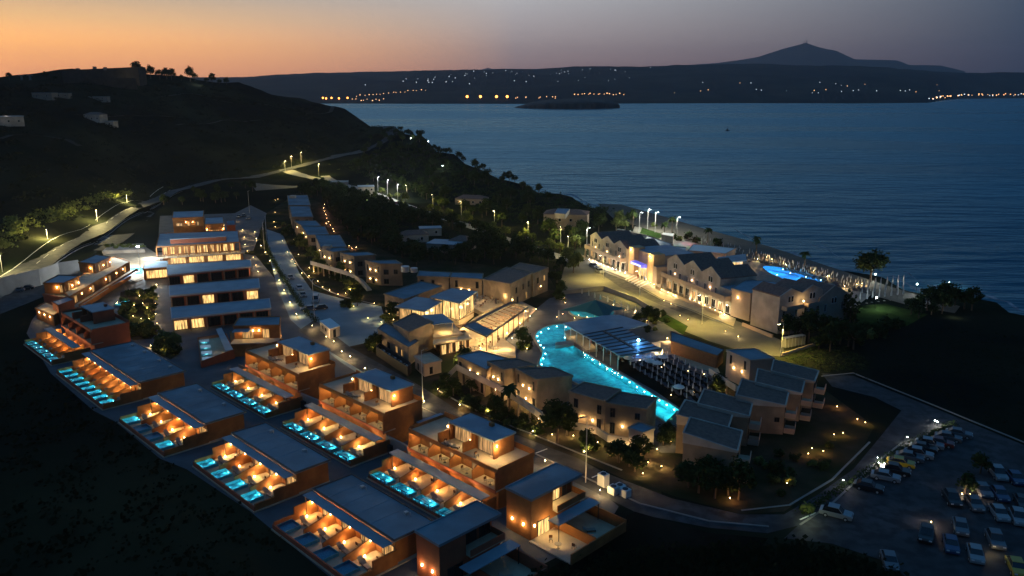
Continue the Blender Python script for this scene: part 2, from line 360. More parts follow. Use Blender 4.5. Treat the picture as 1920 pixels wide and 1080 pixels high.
# far side of the bay
SKYL = [(300,146),(460,145),(520,141),(600,137),(700,136),(800,135),(900,132),(1000,130),(1110,126),(1200,125),(1320,123),(1440,121),(1550,124),(1650,129),(1790,136),(1920,138),(2300,140)]
SHOR = [(300,193),(700,194.5),(960,195),(1400,193.5),(1600,194),(1740,193),(1770,188),(1800,185.5),(1920,184),(2300,182)]
def tabx(tab, x):
    if x <= tab[0][0]: return tab[0][1]
    for (a, p), (b, q) in zip(tab, tab[1:]):
        if x <= b: return lerp(p, q, (x-a)/(b-a))
    return tab[-1][1]
def ray(x, y):
    u = (x-960)/CF; v = (y-540)/CF; return Vector((u, math.cos(CP)-v*math.sin(CP), -(math.sin(CP)+v*math.cos(CP))))
def far_land():
    m = MB(); nx, ny = 240, 26; vs = []
    for i in range(nx+1):
        px = 260 + i*(2200-260)/nx
        d0 = ray(px, tabx(SHOR, px)); t0 = (CH+2)/-d0.z; s = Vector((d0.x*t0, d0.y*t0, -2))
        d1 = ray(px, tabx(SKYL, px)); t1 = 6800/d1.y; e = Vector((d1.x*t1, 6800, CH+d1.z*t1))
        for j in range(ny+1):
            k = j/ny; x = lerp(s.x, e.x, k); y = lerp(s.y, e.y, k)
            z = lerp(-3, e.z, sstep(k**.8)) + noise.noise(Vector((x*.0016, y*.0016, 1)))*38*math.sin(math.pi*k) + noise.noise(Vector((x*.008, y*.004, 5)))*7*min(1, k*4)
            if j == 1: z = max(z, 6+10*noise.noise(Vector((x*.004, 2, 2))))
            vs.append((x, y, max(z, -3) if j else -3))
        vs.append((e.x*1.3, e.y*1.3, -3))
    n = ny+2
    m.v = vs; m.f = [(i*n+j, (i+1)*n+j, (i+1)*n+j+1, i*n+j+1) for i in range(nx) for j in range(n-1)]
    return m
mat('far_scrub', spec=0, base=(.035,.040,.035), n1=(.07,.065,.05), nscale=.006, n2=(.025,.035,.035), n2scale=.002)
struct('far_hills', far_land(), MATS['far_scrub'], smooth=True)
def ridge(name, tab, dist, depth, seed, m):
    mb = MB(); n = 90; vs = []; x0, x1 = tab[0][0], tab[-1][0]
    for i in range(n+1):
        px = lerp(x0, x1, i/n); y = tabx(tab, px); d = ray(px, y); t = dist/d.y; z = CH+d.z*t; x = d.x*t
        for k, f in ((-1,-.02),(-.66,.30),(-.33,.68),(-.12,.9),(0,1),(.3,.7),(1,0)):
            zz = z*f + noise.noise(Vector((x*.0012, k*3, seed)))*55*(1-abs(f-.4))*(f>0 and f<1)
            vs.append((x*(1+k*depth/dist), dist+k*depth, zz))
    mb.v = vs; mb.f = [(i*7+j, (i+1)*7+j, (i+1)*7+j+1, i*7+j+1) for i in range(n) for j in range(6)]
    return struct(name, mb, m, smooth=True)
ridge('far_mountain', [(1240,126),(1280,122),(1300,121),(1345,118),(1390,112),(1420,107),(1445,99),(1470,91),(1490,86),(1511,80),(1530,87),(1550,92),(1568,95),(1585,103),(1602,111),(1640,112),(1682,113),(1705,122),(1735,122),(1765,123),(1790,129),(1810,134)], 12500, 2200, 3, MATS['far_scrub'])
ridge('far_mountain', [(885,136),(900,131),(915,127),(930,131),(945,136)], 15000, 1200, 8, MATS['far_scrub'])
ridge('far_mountain', [(1040,131),(1060,126),(1078,124),(1095,127),(1115,124),(1145,124),(1165,128)], 15000, 1200, 12, MATS['far_scrub'])
# the low island in the bay
def island():
    ot = [(965,201),(985,195),(1000,191),(1030,187),(1060,185),(1085,184),(1115,185),(1140,188),(1155,192),(1161,199)]
    mb = MB(); n = 60; vs = []; y0 = 2750
    for i in range(n+1):
        px = lerp(965, 1161, i/n); d = ray(px, tabx(ot, px)); t = y0/d.y; z = CH+d.z*t; x = d.x*t; wig = noise.noise(Vector((i*.3, 0, 0)))*18
        w = math.sin(math.pi*i/n)**.4*150
        for k, f in ((-1,-2),(-.97,.55),(-.9,.72),(-.5,.9),(0,1),(.5,.85),(1,-2)):
            vs.append((x, y0+k*w*1.0+wig-(60 if k < 0 else 0)*(w/150), -3 if f < 0 else max(-3, (z+2)*f-2+noise.noise(Vector((i*.5, k*4, 1)))*1.5)))
    mb.v = vs; mb.f = [(i*7+j, (i+1)*7+j, (i+1)*7+j+1, i*7+j+1) for i in range(n) for j in range(6)]
    return struct('island', mb, MATS['island_rock'], smooth=False)
mat('island_rock', (.02,.02,.017), n1=(.05,.045,.037), nscale=.02); island()
mat('worn_asphalt', (.15,.145,.125), n1=(.10,.098,.088), nscale=.15, n2=(.075,.073,.066), n2scale=.06)
mat('hill_dirt', (.035,.03,.022), n1=(.02,.018,.014), nscale=.05)
# ================================================================== ground sheets, roads
ZS = [0.02]
from mathutils.geometry import tessellate_polygon
def sheet(name, px, m, z=None, kind='structure', world_pts=None, holes=()):
    """a flat sheet lying on the level ground, outlined by photo pixels"""
    if z is None: ZS[0] += .005; z = ZS[0]
    pts = world_pts or [P(*q) for q in px]
    mb = MB(); a = sum(pts[i][0]*pts[(i+1)%len(pts)][1]-pts[(i+1)%len(pts)][0]*pts[i][1] for i in range(len(pts)))
    if a < 0: pts = pts[::-1]
    if holes:
        ls = [[Vector((p[0], p[1], 0)) for p in pts]] + [[Vector((p.x, p.y, 0)) for p in POOLS[h]] for h in holes]; allp = [p for l in ls for p in l]
        tri = tessellate_polygon(ls); tri = [t if ((allp[t[1]]-allp[t[0]]).cross(allp[t[2]]-allp[t[0]])).z > 0 else t[::-1] for t in tri]
        mb.add([(p.x, p.y, z) for p in allp], tri)
    else: mb.add([(p[0], p[1], z) for p in pts], [tuple(range(len(pts)))])
    return struct(name, mb, MATS[m])
def ribbon_pts(path, w, ht=None, dz=.03, step=8):
    """left/right edges of a strip along a path of world points"""
    out = []
    pts = []
    for a, b in zip(path, path[1:]):
        n = max(1, int((b-a).length/step))
        for i in range(n): pts.append(a.lerp(b, i/n))
    pts.append(path[-1])
    # smooth
    for _ in range(3): pts = [pts[0]] + [(pts[i-1]+pts[i]*2+pts[i+1])/4 for i in range(1, len(pts)-1)] + [pts[-1]]
    for i, p in enumerate(pts):
        d = (pts[min(i+1, len(pts)-1)]-pts[max(i-1, 0)]); d.z = 0; d.normalize(); n = Vector((-d.y, d.x, 0))
        out.append((p, n))
    return out
def ribbon(name, path, w, m, dz=.05, off=0, step=8, hug=True, dash=None, kind='structure', parent=None, thick=0):
    rp = ribbon_pts(path, w, step=step if not dash else 1.5); mb = MB(); run = 0; prev = None
    prevv = None
    for i, (p, n) in enumerate(rp):
        a = p + n*(off-w/2); b = p + n*(off+w/2); c = p + n*off
        z = (height(c.x, c.y) if hug else 0)
        if hug: z = max(z, height(a.x, a.y)*.5+height(b.x, b.y)*.5)
        z += dz
        if prevv is not None:
            run += (c-prevc).length
            if not dash or (run % (dash*2)) < dash:
                k = [(prevv[0].x, prevv[0].y, prevv[2]), (prevv[1].x, prevv[1].y, prevv[2]), (b.x, b.y, z), (a.x, a.y, z)]
                if thick:
                    mb.add(k + [(x, y, zz-thick) for x, y, zz in k], [(0,3,2,1),(0,1,5,4),(2,3,7,6),(1,2,6,5),(3,0,4,7)])
                else: mb.add(k, [(0,3,2,1)])
        prevv = (a, b, z); prevc = c
    o = obj(name, mb, MATS[m], parent); 
    if kind: tag(o, kind=kind)
    return o
# resort frame: s runs along the villa rows (down-right in the photo), t across them (up-right)
c45 = math.cos(R(-45)); s45 = math.sin(R(-45))
def RS(s, t, z=0): return Vector((s*c45 - t*s45, s*s45 + t*c45, z))
sheet('villa_paving', [(60,600),(50,625),(95,700),(175,770),(215,790),(300,860),(350,880),(470,960),(500,985),(640,1100),(900,1120),(1130,1000),(1160,950),(1090,890),(800,745),(640,655),(560,600),(530,540),(480,480),(430,470),(240,475),(100,550)], 'paving')
sheet('resort_ground', [(500,400),(560,360),(600,380),(660,440),(740,480),(900,495),(1030,520),(1050,555),(1000,600),(870,690),(960,740),(1060,775),(1240,850),(1240,930),(1085,860),(860,770),(655,650),(560,600),(500,480)], 'garden_earth')
lane = [P(512,398), P(500,440), P(517,480), P(545,545), P(590,575), P(640,600)]
sheet('plaza', [(500,430),(530,440),(560,510),(585,545),(640,560),(715,575),(722,600),(700,640),(655,650),(690,690),(760,730),(740,745),(640,680),(590,640),(545,600),(520,540),(505,480)], 'pale_road')
sheet('main_street', [(590,600),(655,650),(790,725),(860,770),(960,812),(1085,860),(1130,885),(1260,935),(1390,965),(1470,965),(1530,930),(1600,880),(1650,820),(1690,770),(1640,745),(1560,725),(1540,700),(1600,705),(1750,765),(1920,835),(1920,880),(1850,850),(1770,800),(1700,835),(1640,880),(1560,950),(1500,985),(1440,1000),(1330,990),(1200,965),(1100,915),(980,860),(860,800),(740,735),(620,660),(560,620)], 'asphalt')
sheet('promenade_street', [(1062,488),(1105,484),(1160,505),(1230,545),(1330,580),(1420,618),(1468,640),(1470,668),(1420,668),(1330,640),(1245,606),(1215,600),(1170,575),(1130,556),(1090,552),(1060,556),(1050,530)], 'worn_asphalt')
sheet('parking_strip', [(1118,508),(1128,508),(1185,532),(1255,566),(1330,598),(1322,604),(1240,572),(1165,540)], 'asphalt')
sheet('promenade_walk', [(1100,478),(1180,497),(1245,520),(1300,560),(1380,598),(1375,612),(1290,578),(1240,560),(1170,520),(1110,497)], 'terrace_tile')
sheet('far_resort_paving', [(400,480),(475,470),(500,400),(470,385),(440,400),(300,405),(295,470)], 'paving')
sheet('parking_lot', [(1470,1010),(1530,955),(1640,865),(1770,812),(1920,845),(1990,880),(2100,1010),(2100,1130),(1740,1110),(1650,1050),(1560,1020)], 'asphalt')
sheet('lower_yard', [(990,1100),(1120,1000),(1190,960),(1330,1000),(1440,1010),(1400,1060),(1300,1120),(1150,1140)], 'soil')
sheet('garden_soil', [(1240,800),(1180,900),(1260,930),(1390,965),(1470,960),(1600,870),(1640,800),(1530,720),(1380,660)], 'garden_earth')
sheet('garden_lawn', [(1210,585),(1250,590),(1290,612),(1280,630),(1230,625),(1190,605)], 'lawn')
sheet('plaza_garden', [(226,548),(262,540),(290,552),(291,600),(262,611),(222,604)], 'garden_earth')
sheet('plaza_garden', [(230,628),(245,622),(275,622),(292,627),(284,636),(250,638)], 'garden_earth')
sheet('plaza_garden', [(278,650),(300,645),(333,652),(335,665),(320,675)], 'garden_earth')
sheet('beach_lawn', [(1600,575),(1660,570),(1740,590),(1700,612),(1610,608)], 'lawn')
sheet('pool_terrace', [(870,690),(940,650),(980,600),(1030,560),(1080,548),(1150,554),(1200,580),(1250,610),(1300,640),(1345,690),(1340,750),(1310,800),(1285,850),(1240,850),(1150,800),(1060,770),(960,730)], 'paving', holes=('big','tent'))
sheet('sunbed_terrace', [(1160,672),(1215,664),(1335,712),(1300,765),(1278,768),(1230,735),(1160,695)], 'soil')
sheet('kids_terrace', [(1235,640),(1280,640),(1340,680),(1350,700),(1300,690),(1240,660)], 'terrace_tile')
sheet('hotel_terrace', [(1190,425),(1280,430),(1430,470),(1560,510),(1640,548),(1600,580),(1500,562),(1400,540),(1250,490),(1180,450)], 'stone', holes=('beach',))
sheet('bbq_court', [(1205,425),(1240,421),(1250,440),(1228,452),(1196,448)], 'lawn')
sheet('beach_sand', [(1120,382),(1165,384),(1240,405),(1330,432),(1440,462),(1560,502),(1660,535),(1740,560),(1800,575),(1790,588),(1700,572),(1620,550),(1500,515),(1400,485),(1260,445),(1150,410)], 'sand')
sheet('entrance_forecourt', [(150,500),(195,482),(190,470),(270,462),(300,480),(300,512),(255,530),(215,510)], 'terrace_tile')
sheet('upper_car_park', [(0,590),(75,560),(150,520),(150,500),(190,470),(230,455),(250,440),(290,400),(270,392),(230,410),(170,450),(150,462),(80,515),(0,560)], 'asphalt')
# highway that comes past the resort and climbs the headland
HW = [Vector((-118,20,0)), Vector((-137,120,0)), Vector((-150,190,0)), Vector((-161,248,0)), Vector((-172,310,0)), Vector((-183,368,0)), Vector((-194,425,0)), P(325,364), P(400,348), P(470,336), PT(520,322), PT(565,309), PT(605,300), PT(650,289), PT(690,279), PT(716,271), PT(733,262), PT(737,250), PT(728,238), PT(722,230)]
HWP = [Vector((p.x, p.y, 0)) for p in HW]
ribbon('highway', HWP, 11.5, 'asphalt', dz=.12)
hwm = MB()
mk_ = ribbon('road_marking', HWP[:8], .22, 'paint_line', dz=.15, off=5.2); ribbon('road_marking', HWP[:8], .22, 'paint_line', dz=.15, off=-5.2)
ribbon('road_marking', HWP[:8], .18, 'paint_line', dz=.15, off=0, dash=4)
ribbon('road_kerb', HWP[:7], .3, 'concrete', dz=.25, off=-6.2, thick=.3)
ribbon('shore_road', [P(650,352), P(700,362), P(760,385), P(830,408), P(905,432), P(965,455), P(1030,475), P(1080,492)], 5.5, 'concrete', dz=.04)
ribbon('shore_road', [PT(610,330), PT(640,345), P(672,356)], 7, 'concrete', dz=.1)
ribbon('junction_road', [PT(535,318), PT(560,328), PT(600,335), PT(640,348)], 10, 'concrete', dz=.15)
sheet('junction_yard', [(470,345),(545,335),(600,345),(560,352),(480,358)], 'asphalt')
# faint tracks on the hillside
for tr in ([(400,188),(470,196),(540,205),(620,214),(690,222)], [(140,216),(210,219),(290,219),(350,222)], [(300,182),(345,176),(400,180),(450,186)], [(330,236),(400,230),(470,226),(560,232)], [(0,262),(60,250),(110,256),(150,275)]):
    ribbon('hill_track', [Vector((p.x, p.y, 0)) for p in (PT(*q) for q in tr)], 4, 'hill_dirt', dz=.5)
# kerbs of the street through the resort
def kerb(px, w=.3, h=.14, m='concrete', name='kerb'):
    mb = MB(); pts = [P(*q) for q in px]
    for a, b in zip(pts, pts[1:]): mb.bar(a, b + (b-a).normalized()*.1, w, 0, h)
    return struct(name, mb, MATS[m])
kerb([(700,715),(790,765),(900,812),(990,845),(1110,902),(1200,945),(1330,978),(1440,988)])
kerb([(820,732),(870,760),(960,800),(1085,850),(1165,882)]); kerb([(1390,958),(1480,948),(1560,900),(1630,830)]); kerb([(1500,985),(1560,945),(1640,870),(1690,832)])
kerb([(497,405),(500,450),(515,500),(545,570),(560,600)]); kerb([(525,440),(560,500),(590,535),(640,556),(700,570)])
kerb([(1110,500),(1170,524),(1240,562),(1300,584),(1375,616)]); kerb([(1130,556),(1170,575),(1215,600),(1245,606)])
kerb([(1540,706),(1600,700),(1750,760),(1920,830)])
# street's painted lines and the crossing at the hotel door
zc = MB()
for i in range(6):
    a = P(1190+i*5.2, 516+i*2.9); b = P(1172+i*5.2, 525+i*2.9); zc.bar(a, b, .5, .055, .062)
struct('zebra_crossing', zc, MATS['paint_line'])
zc = MB()
for (a, b) in (((1000,852),(1026,842)), ((1110,896),(1135,885)), ((1500,975),(1530,962))): zc.bar(P(*a), P(*b), .25, .06, .068)
struct('street_marking', zc, MATS['paint_line'])
# island and arrow markings on the highway junction
il = MB(); loop = [(173,455),(176,448),(188,443),(205,447),(190,453),(178,458)]
for a, b in zip(loop, loop[1:]+loop[:1]): il.bar(P(*a), P(*b), .3, .1, .16)
struct('traffic_island', il, MATS['paint_line'])
hb = MB()
for i in range(13): hb.bar(P(83+i*5.3, 488-i*2.6), P(87+i*5.3, 492-i*2.65), 1.1, .15, .16)
struct('hatched_marking', hb, MATS['paint_line'])

# ================================================================== building kit
def quadpts(q, z=None):
    """roof corners (px, py[, z]) -> list of points"""
    return [P(a[0], a[1], a[2] if len(a) > 2 else z) for a in q]
def bldg(name, label, cat, q, z, group=None):
    pts = quadpts(q, z); c = sum(pts, Vector())/len(pts); return thing(name, label, cat, (c.x, c.y, 0), 0, group), pts
def shrink(pts, d):
    c = sum(pts, Vector())/len(pts); return [p + (c-p).normalized()*d for p in pts]
def win(root, p, q, s, z, w, h, pane='glass_dark', proud=.05, frame='dark_metal', mull=1, name='window', light_out=0, t=.07):
    """window in the wall p->q (outside to the right of p->q), centred s metres from p"""
    p = Vector((p[0], p[1], 0)); q = Vector((q[0], q[1], 0)); d = (q-p).normalized(); n = Vector((d.y, -d.x, 0)); o = root.location
    def B(mb, a, b, z0, z1, e0, e1):
        A = p + d*(s+a); Bq = p + d*(s+b); vs = []
        for zz in (z0, z1):
            for pt, e in ((A, e0), (Bq, e0), (Bq, e1), (A, e1)): k = pt + n*e - o; vs.append((k.x, k.y, zz))
        mb.add(vs, [(0,1,2,3),(7,6,5,4),(0,4,5,1),(1,5,6,2),(2,6,7,3),(3,7,4,0)])
    f = MB(); B(f, -w/2, -w/2+t, z, z+h, -.02, proud); B(f, w/2-t, w/2, z, z+h, -.02, proud); B(f, -w/2+t, w/2-t, z, z+t, -.02, proud); B(f, -w/2+t, w/2-t, z+h-t, z+h, -.02, proud)
    for i in range(mull): a = -w/2 + w*(i+1)/(mull+1); B(f, a-t*.4, a+t*.4, z+t, z+h-t, .006, proud-.004)
    fo = obj(name, f, MATS[frame], root); g = MB(); B(g, -w/2+t, w/2-t, z+t, z+h-t, -.02, .006); obj('pane', g, MATS[pane], fo)
    if light_out: light(p + d*s + n*.7 + Vector((0,0,z+h*.6)), light_out, GOLD, .4, root)
    return fo
def blk(root, name, pts, z0, z1, m): return obj(name, MB().prism(pts, z0, z1), MATS[m], root, w=True)
def parapet(root, pts, z, h=.45, w=.2, m='orange_stucco', sides=None, name='parapet'):
    mb = MB(); n = len(pts)
    for i in range(n):
        if sides is not None and i not in sides: continue
        a, b = pts[i], pts[(i+1)%n]; za = z if not isinstance(z, (list, tuple)) else z[i]; zb = z if not isinstance(z, (list, tuple)) else z[(i+1)%n]
        mb.bar(a, b, w, min(za, zb)-.05, (za+h, zb+h))
    return obj(name, mb, MATS[m], root, w=True)
def wlamp(root, p, n, z, power=60, c=WARM, r=.08, bulb='bulb_warm', off=.35, w=.14, h=.28):
    """wall lamp: a small box on the wall, with light out of it"""
    p = Vector((p[0], p[1], 0)); n = Vector((n[0], n[1], 0)).normalized(); d = Vector((-n.y, n.x, 0)); o = root.location; mb = MB(); vs = []
    for zz in (z-h/2, z+h/2):
        for a, e in ((-w/2, 0), (w/2, 0), (w/2, .13), (-w/2, .13)): k = p + d*a + n*(e+.01) - o; vs.append((k.x, k.y, zz))
    mb.add(vs, [(3,2,1,0),(4,5,6,7),(0,1,5,4),(1,2,6,5),(2,3,7,6),(3,0,4,7)])
    obj('wall_lamp', mb, MATS[bulb], root); light(p + n*off + Vector((0,0,z)), power, c, r, root)
def wall_n(p, q): d = (Vector(q[:2])-Vector(p[:2])).normalized(); return Vector((d.y, -d.x))
def along(p, q, s): p = Vector(p[:2]); q = Vector(q[:2]); return p + (q-p).normalized()*s

# small furniture, made once at the origin and copied
def make_lounger(dark=False):
    t = thing('sun_lounger', 'white sun lounger', 'sun lounger')
    obj('frame', MB().box(-.34,-.95,.22,.34,.35,.28).box(-.32,-.9,0,-.26,-.84,.22).box(.26,-.9,0,.32,-.84,.22).box(-.32,.25,0,-.26,.31,.22).box(.26,.25,0,.32,.31,.22), MATS['wood'], t)
    m = MB().box(-.32,-.93,.28,.32,.33,.37); m.add([(-.32,.33,.28),(.32,.33,.28),(.32,.95,.72),(-.32,.95,.72),(-.32,.30,.38),(.32,.30,.38),(.32,.90,.80),(-.32,.90,.80)], [(3,2,1,0),(4,5,6,7),(0,1,5,4),(1,2,6,5),(2,3,7,6),(3,0,4,7)])
    obj('cushion', m, MATS['dark_cushion' if dark else 'cushion'], t); return t
def make_table():
    t = thing('dining_table', 'table', 'table'); obj('table_top', MB().prism([(math.cos(i*math.pi/4)*.5, math.sin(i*math.pi/4)*.5) for i in range(8)], .70, .75), MATS['cushion'], t)
    obj('leg', MB().tube((0,0,.02), (0,0,.70), .04).prism([(math.cos(i*math.pi/3)*.25, math.sin(i*math.pi/3)*.25) for i in range(6)], 0, .03), MATS['dark_metal'], t); return t
def make_chair():
    t = thing('garden_chair', 'chair', 'chair'); obj('seat', MB().box(-.24,-.24,.42,.24,.24,.48), MATS['cushion'], t); obj('backrest', MB().box(-.24,.22,.50,.24,.28,.90), MATS['wood'], t)
    for x in (-.21, .21):
        for y in (-.21, .21): obj('leg', MB().box(x-.02,y-.02,0,x+.02,y+.02,.42), MATS['dark_metal'], t)
    return t
def make_parasol(closed=True, m='fabric_white', h=2.7, r=1.4):
    t = thing('parasol', 'parasol', 'parasol'); obj('pole', MB().tube((0,0,0), (0,0,h), .03), MATS['dark_metal'], t)
    obj('base', MB().prism([(math.cos(i*math.pi/3)*.3, math.sin(i*math.pi/3)*.3) for i in range(6)], 0, .08), MATS['concrete'], t); c = MB()
    if closed: 
        rr = [(.9,.20),(1.25,.25),(1.8,.19),(2.3,.09),(h,.02)]; n = 8; vs = []
        for z, ra in rr:
            for i in range(n): k = ra*(1 if i%2 else .72); vs.append((math.cos(i*math.pi/4)*k, math.sin(i*math.pi/4)*k, z*h/2.7))
        c.add(vs, [(j*n+i, j*n+(i+1)%n, (j+1)*n+(i+1)%n, (j+1)*n+i) for j in range(len(rr)-1) for i in range(n)] + [tuple(range(n-1,-1,-1))])
    else:
        n = 8; vs = [(0,0,h-.03)] + [(math.cos(i*math.pi/4+.39)*r, math.sin(i*math.pi/4+.39)*r, h-.55) for i in range(n)] + [(math.cos(i*math.pi/4+.39)*r, math.sin(i*math.pi/4+.39)*r, h-.72) for i in range(n)]
        c.add(vs, [(0, 1+i, 1+(i+1)%n) for i in range(n)] + [(1+i, 9+i, 9+(i+1)%n, 1+(i+1)%n) for i in range(n)])
    obj('canopy', c, MATS[m], t); return t
PROTO = []
def proto(t): t.location = (0,0,-500); PROTO.append(t); return t
def make_pot():
    t = thing('potted_plant', 'pot', 'potted plant'); obj('pot', MB().tube((0,0,0), (0,0,.4), .18, .25, 8), MATS['concrete'], t); m = MB(); r_ = random.Random(3)
    for i in range(60):
        p = Vector((r_.gauss(0,.22), r_.gauss(0,.22), .7+r_.gauss(0,.2))); u = Vector((r_.gauss(0,1), r_.gauss(0,1), r_.gauss(0,1))).normalized()*.12; w = u.orthogonal()*.7; m.add([p-u, p+w, p+u, p-w], [(0,1,2,3)])
    obj('leaves', m, MATS['leaf_pale'], t); return t
pot0 = proto(make_pot()); lounger0 = proto(make_lounger()); table0 = proto(make_table()); chair0 = proto(make_chair()); parc0 = proto(make_parasol(m='parasol_cloth')); paro0 = proto(make_parasol(False, r=1.15, h=2.3)); dlounger0 = proto(make_lounger(True))
ORD = ['first','second','third','fourth','fifth','sixth','seventh','eighth','ninth','tenth','eleventh','twelfth','thirteenth','fourteenth','fifteenth','sixteenth','seventeenth','eighteenth','nineteenth','twentieth']
ORD += ['twenty-'+o for o in ORD[:9]] + ['thirtieth'] + ['thirty-'+o for o in ORD[:9]] + ['fortieth']
def put(pr, loc, rz, label, group, **k): return dup(pr, loc, rz, label, group, **k)

# ================================================================== single-storey villa rows with courtyards
def villa_row(label, where, s0, s1, tout, tcan, troof, tback, n, pools, kind='V', h=3.6, lamps=70, poolpow=22, wallm='orange_stucco', dark=(), furn=True):
    """local x = s, local y = t; courtyards at low t, roofed rooms at high t"""
    L = s1-s0; o = RS(s0, tout); root = thing('courtyard_villa_row', label, 'villa row', o, R(-45)); D = tback-tout; c0 = tcan-tout; r0 = troof-tout; u = L/n
    obj('base', MB().box(-.3,-.3,0,L+.3,D-.2,.22), MATS['terrace_tile'], root)
    if kind == 'V':
        obj('rooms', MB().box(.25, r0+.5, .22, L-.25, D-.3, h-.22), MATS[wallm], root)
        obj('roof', MB().box(-.15, r0, h-.2, L+.15, D+.1, h), MATS['roof_gravel'], root)
        obj('roof_edge', MB().box(-.2, r0-.05, h, L+.2, r0+.2, h+.12).box(-.2, D-.1, h, L+.2, D+.15, h+.12).box(-.2,r0+.2,h,.05,D-.1,h+.12).box(L-.05,r0+.2,h,L+.2,D-.1,h+.12), MATS['dark_metal'], root)
        obj('canopy', MB().box(-.1, c0, h-.32, L+.1, r0-.1, h-.22), MATS['metal_roof'], root)
        wl = r0+.5
        for k in range(1, int(L/3.4)): obj('roof_seam', MB().box(k*3.4-.03, r0+.2, h, k*3.4+.03, D-.1, h+.035), MATS['metal_roof'], root)
        for k in range(max(2, n//2)): vx = L*(k+.5)/max(2, n//2)+rnd.uniform(-1,1); obj('roof_vent', MB().box(vx-.25, D-1.6, h, vx+.25, D-1.1, h+.4).tube((vx+.8,D-1.3,h), (vx+.8,D-1.3,h+.6), .08), MATS['pale_metal'], root)
    else:
        obj('canopy', MB().box(-.2, c0, h-.2, L+.2, r0, h-.08).box(-.2, c0-.06, h-.3, L+.2, c0, h-.06), MATS['metal_roof'], root)
        wl = D-.3
    for i in range(n+1): obj('post', MB().box(i*u-.05 if i else .2, c0+.2, .22, i*u+.05 if i else .3, c0+.3, h-.32 if kind == 'V' else h-.3), MATS['dark_metal'], root)
    pz = .95 if kind == 'V' else 1.0     # outer wall height
    ow = MB().box(-.15,-.15,.0,L+.15,.05,pz if kind == 'V' else .55)
    obj('outer_wall', ow, MATS['red_stucco'], root)
    for x in (0, L):
        obj('end_wall', MB().box(x-.12, .05, .0, x+.12, 3.2 if kind == 'V' else 2.6, 1.25).box(x-.12, 3.2 if kind == 'V' else 2.6, .0, x+.12, wl, 2.35), MATS[wallm], root)
    for i in range(1, n):
        x = i*u; w = obj('dividing_wall', MB().prism([(x-.1,1.9),(x+.1,1.9),(x+.1,wl),(x-.1,wl)], .22, [1.3,1.3,2.3,2.3]), MATS[wallm], root)
    for i in range(n):
        x0 = i*u + .15; x1 = (i+1)*u - .15; mid = (x0+x1)/2; lit = pools[i % len(pools)]; dk = i in dark
        # the pool: tiled basin under a sheet of water
        pw = (x1-x0)*(.52 if kind == 'V' else .80); pl = 2.7 if kind == 'V' else 1.9; px0 = x0+.05; 
        b = obj('plunge_pool', MB().box(px0, .1, .23, px0+pw, pl, .26).box(px0-.06,.07,.23,px0,pl+.06,.72).box(px0+pw,.07,.23,px0+pw+.06,pl+.06,.72).box(px0,pl,.23,px0+pw,pl+.06,.72).box(px0,.07,.23,px0+pw,.1,.72), MATS['plunge_tile'], root)
        obj('water', MB().add([(px0,.1,.66),(px0+pw,.1,.66),(px0+pw,pl,.66),(px0,pl,.66)], [(0,1,2,3)]), MATS['pool_water'], b)
        if lit:
            for k in range(lit):
                lx = px0 + pw*(k+.5)/lit; obj('pool_lamp', MB().box(lx-.09, pl-.1, .40, lx+.09, pl-.02, .52), MATS['pool_lamp'], b)
            for k in range(3 if kind == 'V' else 2):
                yy = .45 + k*(pl-.8)/(2 if kind == 'V' else 1); light((px0+pw*(.3+.4*(k % 2)), yy, .46), poolpow*.62/ (3 if kind == 'V' else 2), (.6,.95,1), .12, root, w=False)
        if kind != 'V':   # glass balustrade on a dark rail outside the pool
            f = MB(); k = 5
            for j in range(k+1): xx = x0 + (x1-x0)*j/k; f.box(xx-.03,-.10,.55,xx+.03,-.04,1.25)
            f.box(x0,-.10,1.25,x1,-.04,1.31); obj('balustrade', f, MATS['dark_metal'], root)
            if lit and i >= n-2:   # white slatted shade over part of the pool
                g = MB()
                for j in range(7): g.box(px0+pw*.35+j*pw*.09, .5, .9, px0+pw*.35+j*pw*.09+.07, pl-.1, .95)
                obj('shade_slats', g, MATS['plastic_white'], root)
        # room front
        def W(a, b, z0, z1, m, y=wl):
            f = MB().box(a,y-.06,z0,a+.07,y,z1).box(b-.07,y-.06,z0,b,y,z1).box(a+.07,y-.06,z1-.07,b-.07,y,z1).box((a+b)/2-.03,y-.055,z0+.06,(a+b)/2+.03,y,z1-.07).box(a+.07,y-.06,z0,b-.07,y,z0+.06)
            fo = obj('sliding_door', f, MATS['dark_metal'], root); obj('pane', MB().box(a+.07,y-.02,z0+.06,b-.07,y-.005,z1-.07), MATS[m], fo)
        if kind == 'V': W(mid-.3 if u < 4.2 else mid-.9, x1-.35, .24, 2.5, 'glass_dark' if dk else 'lit_window')
        if not dk:
            var = rnd.choice((.45,.8,1,1.25,1.5)); wc = rnd.choice((WARM, WARM, (1,.62,.28), (1,.48,.15)))
            ly = wl-.9 if kind == 'V' else wl-1.2
            obj('wall_lamp', MB().box(x0, ly-.07, 1.9, x0+.1, ly+.07, 2.15), MATS['bulb_warm'], root)
            light((x0+.45, ly, 2.15), round(lamps*1.8*var), wc, .12, root, w=False)
            light((x0+.5, (pl+wl)/2+.1, .75), round(lamps*.7*var), wc, .1, root, w=False)
            obj('floor_lamp', MB().box(x0+.25, (pl+wl)/2, .23, x0+.40, (pl+wl)/2+.15, .5), MATS['bulb_warm'], root)
